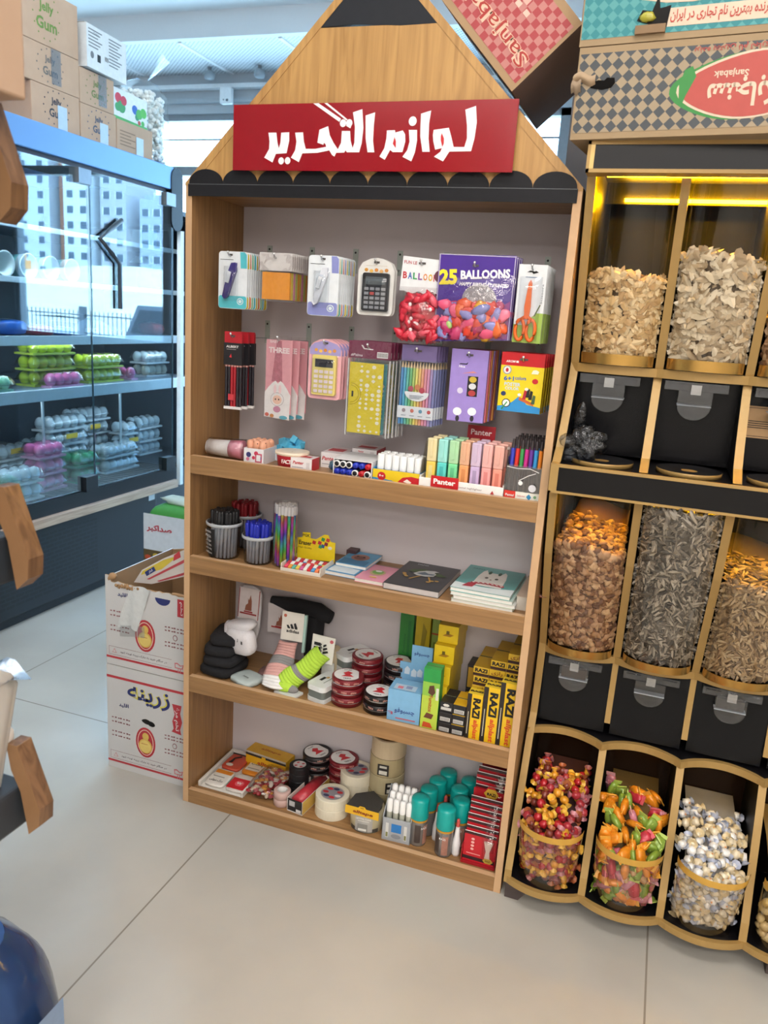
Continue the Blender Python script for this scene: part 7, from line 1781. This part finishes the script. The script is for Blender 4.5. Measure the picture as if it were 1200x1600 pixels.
mb = MB().prism([(-.037, .15), (.036, .15), (.036, .235), (.02, .235), (.012, .245), (-.004, .245), (-.012, .235), (-.037, .235)], (0, .150, 0), X, Z, .0015, P('8a1820', .4)); f = ((0, .150, 0), X, Z); hexa(mb, .004, .226, .014, f); mb.build('rear_header_card', t)
pro = None
for k in range(11):
    p = (.748+.001*((k*5) % 3-1), .036+.0062*k+(.022 if k > 6 else 0), Z4+.005); lb = 'red glue blister card, %s in the red display stand' % ['frontmost', 'second', 'third', 'fourth', 'fifth', 'sixth', 'seventh', 'eighth', 'ninth', 'tenth', 'last'][k]
    if pro is None:
        pro = thing('glue_card', lb, 'card', p, 0, 'glue cards in the red stand', (-.10, 0, 0))
        mb = MB().box(-.036, .036, 0, .0009, 0, .072, P('c0202c', .35)); f = ((0, 0, 0), X, Z)
        mb.rect(-.036, .036, .064, .0715, *f, P('3a1a1c', .4)); mb.rect(-.036, .036, .0705, .0722, *f, P('e8e2e0', .4), .0006); mb.rect(-.036, .036, .004, .012, *f, P('3a2224', .4)); mb.flat([(.022+.012*cos(pi/3*k_), .010+.007*sin(pi/3*k_)) for k_ in range(6)], *f, P('b8983a', .45), .0008); mb.text('RAZI', .022, .010, .004, *f, INK, e=.0014)
        for z in (.030, .038, .046, .054): mb.disc(-.016, z, .004, .003, *f, P('e8b0a8', .4), .0006, n=8)
        mb.rect(-.028, .004, .018, .020, *f, P('e8a09a', .5), .0006); mb.build('card', pro)
        MB().prism([(-.006, .018), (.006, .018), (.004, .034), (.010, .056), (-.010, .056), (-.004, .034)], (.020, -.005, 0), X, Z, .005, P('d8b8a8', .3)).build('glue_tube', pro)
        MB().grid(6, 6, lambda u, v: (.006+.028*u, -.0005-.008*min(1, 5*min(u, 1-u))*min(1, 6*min(v, 1-v)), .014+.048*v), BL).build('blister', pro)
    else: dup(pro, (p[0], p[1], p[2]+(.011*k if k <= 6 else .080+.012*(k-7))), None, lb, None, (-.10, 0, 0))
# ================================================================== egg cartons of cardboard standing left of the shelf
CW = P('c9c8c8', .7, var=.04, scale=12); CBR = P('a98560', .85, var=.08, scale=30)
def zarrineh(mb, f, w, h, torn=False):
    rd = P('b8343e', .6); bl = P('27306e', .6); yl = P('d8cf5a', .6); gy = P('8a5a5e', .7); k = 1.0
    mb.rect(0, w, .018, .024, *f, rd); 
    if not torn: mb.rect(0, w, h-.036, h-.029, *f, rd)
    zt = .226
    if not torn:
        for e, m_, b in ((.0006, yl, .055), (.001, bl, .02)): mb.text('زرينه', .128, zt, .050, *f, m_, w=.128, e=e, bold=b)
        mb.text('اقليد', .052, .188, .013, *f, bl, w=.030, bold=.03)
        mb.flat([(.197, .150), (.203, .160), (.199, .180), (.206, .200), (.198, .228), (.226, .228), (.222, .205), (.228, .182), (.222, .160), (.226, .146)][::1], *f, rd, .0006)
        mb.text('تخم مرغ', .212, .188, .016, *f, P('e8dcdc', .6), w=.066, rot=-pi/2, e=.0012, bold=.02)
    else:
        mb.text('اقليد', .052, .195, .013, *f, bl, w=.030, bold=.03)
        mb.disc(.170, .207, .022, .018, *f, bl, .0006, a0=pi, a1=2*pi, n=12); mb.rect(.212, .234, .168, .214, *f, rd); mb.text('تخم', .223, .19, .010, *f, P('e8dcdc', .6), w=.036, rot=-pi/2, e=.0012)
    cz = .098
    for r1, r2, m_, e in ((.030, .043, rd, .0005), (.0245, .037, P('e0c8b8', .6), .0008), (.0225, .035, rd, .001)): mb.disc(.118, cz, r1, r2, *f, m_, e, n=24)
    mb.disc(.118, cz-.010, .0205, .021, *f, P('d8b45a', .6), .0014, n=20); mb.disc(.119, cz+.018, .010, .011, *f, P('d8b45a', .6), .0018, n=16); mb.disc(.118, cz-.010, .017, .0175, *f, P('e2c870', .6), .0022, n=20); mb.rect(.106, .126, cz-.004, cz-.003, *f, rd, .0026)
    for x, zs in ((.014, (.148, .136, .108, .096)), (.176, (.135, .126, .095, .085))):
        for i, z in enumerate(zs):
            for j in range(7):
                a = x+j*.0085+.001*((i*3+j) % 3); mb.rect(a, a+.0055, z-.0015, z+.0015+(.001 if j % 2 else 0), *f, gy)
    mb.disc(.206, .110, .007, .008, *f, gy, .0004, n=12); mb.disc(.206, .110, .005, .006, *f, CW, .0008, n=12)
    for a, b, c, d in ((.008, .196, .028, .0288), (.008, .196, .050, .0508), (.008, .0088, .028, .0508)): mb.rect(a, b, c, d, *f, gy)
    mb.flat([(.018, .034), (.032, .034), (.025, .047)], *f, P('c88a8a', .6), .0006); mb.flat([(.0205, .0355), (.0295, .0355), (.025, .044)], *f, CW, .001)
    mb.text('در هنگام خريد به مارک زرينه توجه شود', .112, .039, .009, *f, P('4a3a44', .7), w=.14, bold=.01)
    mb.flat([(.205, .030), (.228, .030), (.232, .044), (.222, .040), (.212, .046), (.204, .044)], *f, P('c8787e', .6), .0004); mb.flat([(.208, .033), (.225, .033), (.228, .040), (.221, .037), (.212, .042), (.207, .041)], *f, CW, .0008); mb.rect(.214, .216, .018, .030, *f, P('c8787e', .6), .0006); mb.rect(.220, .222, .018, .030, *f, P('c8787e', .6), .0006)
t = thing('egg_box', 'closed white cardboard egg box with a hand hole, under the torn one', 'box', (-.2635, .05, 0))
Wz, Dz, Hz = .243, .29, .296
mb = MB().box(0, Wz, 0, Dz, 0, Hz, CW); zarrineh(mb, ((0, 0, 0), X, Z), Wz, Hz); mb.build('carton', t, .003)
MB().ball((.122, .001, .158), (.017, .003, .0075), P('0c0b0b', .95), 14, 6, (0, .08, 0), .05).ball((.135, .001, .155), (.013, .003, .008), P('0c0b0b', .95), 12, 6, (0, .08, 0), .05).build('hand_hole', t)
t = thing('egg_box', 'torn open white cardboard egg box with ragged top flaps, on the closed one', 'box', (-.2625, .05, Hz+.002))
Hs = .222
mb = MB()
n = 26; rg = random.Random(4)
edge = [(i/n*Wz, Hs+(.018 if i < 2 else .004*rg.random()-.004*(i > 8)-.012*(i > 12)*0)+.003*rg.random()) for i in range(n+1)]
mb.prism([(0, 0), (Wz, 0)]+edge[::-1], (0, 0, 0), X, Z, .004, CW, side=CBR); zarrineh(mb, ((0, 0, 0), X, Z), Wz, Hs, True); mb.build('front_wall', t)
mb = MB().rect(0, Wz, .004, Hs-.004, (0, .0042, 0), NX, Z, CBR) if False else MB()
MB().box(0, .004, .004, Dz, 0, Hs+.012, CW, r=CBR).build('side_wall', t); MB().box(Wz-.004, Wz, .004, Dz, 0, Hs+.02, CW, l=CBR).build('side_wall', t)
MB().prism([(.004, 0), (Wz-.004, 0), (Wz-.004, Hs+.10), (.20, Hs+.115), (.185, Hs+.09), (.15, Hs+.06), (.10, Hs+.03), (.004, Hs+.01)], (0, Dz-.004, 0), X, Z, .004, CBR).build('back_wall', t)
MB().box(.004, Wz-.004, .004, Dz-.004, 0, .004, CBR).build('floor_panel', t)
MB().rect(.004, Wz-.004, .004, Hs, (0, .0045, 0), X, Z, CBR, -.0002).build('inner_lining', t)
# printed flap thrown up inside
yl = P('d8c24a', .6)
mb = MB().prism([(.030, Hs-.020), (.085, Hs-.015), (.215, Hs+.035), (.232, Hs+.062), (.222, Hs+.090), (.195, Hs+.100), (.120, Hs+.060), (.055, Hs+.018)], (0, .075, 0), X, Z, .004, P('dcd6d2', .7), side=CBR)
f = ((0, .075, 0), X, Z); mb.flat([(.052, Hs+.004), (.115, Hs+.030), (.165, Hs+.075), (.120, Hs+.056), (.058, Hs+.016)], *f, yl); 
for s_ in (0, .03): mb.flat([(.070+s_, Hs-.004), (.078+s_, Hs-.004), (.20+s_*.5, Hs+.070-s_), (.195+s_*.5, Hs+.076-s_)], *f, P('c8505a', .6), .0008)
mb.flat([(.070, Hs+.004), (.098, Hs+.024), (.092, Hs+.034), (.064, Hs+.014)], *f, P('2a3a7a', .6), .001); mb.text('فخر', .082, Hs+.020, .010, *f, P('d8d8e8', .6), rot=.6, e=.0014, bold=.03)
mb.flat([(.150, Hs+.058), (.172, Hs+.072), (.168, Hs+.088), (.152, Hs+.074)], *f, P('c8404a', .6), .001); mb.build('printed_flap', t)
mb = MB().ball((.018, .004, Hs+.014), (.016, .006, .009), CBR, 10, 6, (0, -.5, 0), .25)
for k in range(9): mb.ball((.035+k*.008, -.001, Hs-.006+.004*rg.random()), (.0045, .004, .007), CBR, 6, 5, (rg.random(), rg.random(), 0), .3)
mb.ball((.215, .002, Hs+.002), (.02, .005, .004), CBR, 8, 5, None, .25); mb.build('torn_edge', t)
def tape(u, v): return (.075+.060*u+.03*v*0-.040*(1-v), -.003-.002*sin(u*9+v*5), .105+.115*v+.008*sin(u*3))
MB().grid(8, 10, tape, P('cfd2d2', .25, bump=.8, scale=60)).build('torn_tape', t)
MB().grid(6, 4, lambda u, v: (.045+.075*u, -.004-.002*sin(u*8), .085+.03*v+.01*u), CLEAR('f4f4f6', .25, .9, .15, .9, 60)).build('clear_tape', t)
# sack with red writing behind the boxes
t = thing('rice_sack', 'green and white printed sack standing behind the torn egg box', 'sack', (-.655, 1.0, 0))
mb = MB().ball((0, 0, .235), (.135, .085, .236), P('3f8f3a', .5), 18, 12, None, 0, .4); f = ((0, -.086, 0), X, Z); mb.rect(-.12, .12, .30, .44, *f, P('d0d6dc', .5), .002); mb.text('صداکبر', -.05, .385, .030, *f, P('c03040', .5), w=.11, e=.004, bold=.03); mb.rect(-.12, .12, .24, .30, *f, P('5a4a2a', .5), .002)
for k in range(6): mb.disc(-.10+.035*k, .27+.01*(k % 2), .014, .010, *f, P(['b84a2a', 'c8a83a', '7a8a2a'][k % 3], .5), .004, n=10)
mb.build('sack', t); MB().ball((0, 0, .478), (.10, .03, .02), P('b8c8c0', .5), 12, 6, (0, .1, 0), .2).build('sack_top', t)

# ================================================================== left foreground rack
RKB = P('33383f', .45, .2); RKW = WOOD('866448', '624632', 'z'); RKT = P('8f6b4a', .5)
rk = thing('gondola_rack', 'black metal rack with wooden shelf ends at the left edge of the picture', 'rack', (0, 0, 0))
YR = -.80
Y0R, Y1R = -.80, -1.95
for z0 in (1.281, .877, .550):
    pts = [(.286, z0+.120), (.303, z0+.121), (.314, z0+.092), (.334, z0+.040), (.332, z0+.016), (.315, z0), (.305, z0+.058), (.292, z0+.085)]
    MB().prism([(-x, z) for x, z in pts], (0, Y0R, 0), NX, Z, .024, RKT, side=RKW).build('wood_end', rk, .0015)
    if z0 > .6: MB().box(.262, .292, Y1R, Y0R-.024, z0+.064, z0+.116, RKW).build('wood_rail', rk, .002)
    zz = z0+.004
    o = MB().box(-.10, .300, Y1R, Y0R-.004, zz, zz+.058, RKB).build('metal_shelf', rk, .004)
    MB().ball((.3005, -.866, zz+.030), (.0015, .009, .012), P('0d0e10', .6), 10, 6).build('slot', o)
MB().box(-.10, -.06, -.86, -.82, 0, 1.75, RKB).build('upright', rk); MB().box(-.10, -.06, Y1R, Y1R+.04, 0, 1.75, RKB).build('upright', rk)
MB().box(-.10, .22, Y1R, -.98, .08, .12, RKB).box(-.10, .18, Y1R+.02, -1.0, 0, .08, RKB).build('base_deck', rk)
t = thing('rack_carton', 'large brown carton with a pink printed ring on the topmost rack shelf', 'box', (.338, Y0R-.002, 1.402))
mb = MB().box(-.30, 0, -.36, 0, 0, .36, P('c2a288', .8, var=.06, scale=20)); f = ((0, 0, 0), Y, Z); mb.disc(-.085, .20, .05, .06, *f, P('c87a6a', .7), .0006, n=24); mb.disc(-.085, .20, .036, .046, *f, P('c2a288', .8, var=.06, scale=20), .001, n=24); mb.rect(-.10, -.02, .110, .114, *f, P('b8705a', .7)); mb.build('carton', t, .003)
MB().box(-.152, -.148, -.36, 0, .36, .361, P('a98560', .8)).build('lid_seam', t)
def fpack(z, h, lab, top):
    t = thing('sweet_pouch', lab, 'pouch', (.212, -.898, z), 0, 'clear pouches on the lower rack shelf')
    pts = []
    def fn(u, v):
        a = 2*pi*u; q_ = 1 if v < .85 else 1-(v-.85)*3.0
        return ((.074+.024*v+.002*sin(9*a))*math.copysign(abs(cos(a))**.22, cos(a)), (.072+.024*v)*q_*math.copysign(abs(sin(a))**.22, sin(a)), h*v)
    MB().grid(40, 10, fn, P('c9c7c4', .25, var=.12, scale=25)).build('pouch', t)
    mb = MB()
    for k in range(14): mb.ball((.074*math.copysign(1, random.random()-.1)+random.uniform(-.004, .0), random.uniform(-.08, .08), random.uniform(.02, h-.04)), (.004, .014, .016), P(random.choice(['8d8c8e', 'a7a5a4', 'e6e4e2']), .4), 8, 5)
    mb.build('contents', t)['kind'] = 'stuff'
    MB().grid(16, 3, lambda u, v: (-.10+.205*u, -.012+.02*v+.004*sin(u*22), h-.012+.018*sin(pi*v)+.006*u), P('dfe4ea', .08, .9)).grid(16, 6, lambda u, v: (-.098+.198*u, -.096+.19*v, h-.020+.012*sin(u*17+v*3)*sin(v*11)), P('b9bec6', .16, .9, bump=.6)).build('foil_seal', t)
    MB().disc(.0, h*.55, .028, .040, (.090, 0, 0), Y, Z, P('efefef', .4), .002, n=20).disc(.0, h*.55, .022, .033, (.090, 0, 0), Y, Z, P('b9b7b4', .4), .003, n=20).build('label', t)
fpack(.613, .172, 'tall clear pouch with a silver crimped top on the lowest rack shelf', True)
t = thing('magenta_box', 'magenta box under the silver topped pouch on the lowest rack shelf', 'box', (.20, -1.08, .613)); MB().box(-.08, .08, -.05, .05, 0, .05, P('a8265a', .4)).build('box', t, .002)
t = thing('blue_pack', 'shiny dark blue wrapped round pack on the floor, bottom left corner', 'pack', (.152, -.800, 0))
def bl(u, v):
    a = 2*pi*u; r = .135*(1-abs(v*1.0)**4*.55)*(1+.02*sin(9*a+v*6)); return (r*cos(a), r*sin(a), .305*v**.9)
MB().grid(32, 12, bl, P('2c4470', .12, .2, var=.35, scale=14, bump=.4)).lathe([(.061, .3048), (.0001, .303)], (0, 0, 0), P('3a5688', .15, .2), 24).build('wrap', t)
MB().rect(-.05, .05, .10, .22, (.137, 0, 0), Y, Z, P('7d96b8', .2), .002).build('label', t)
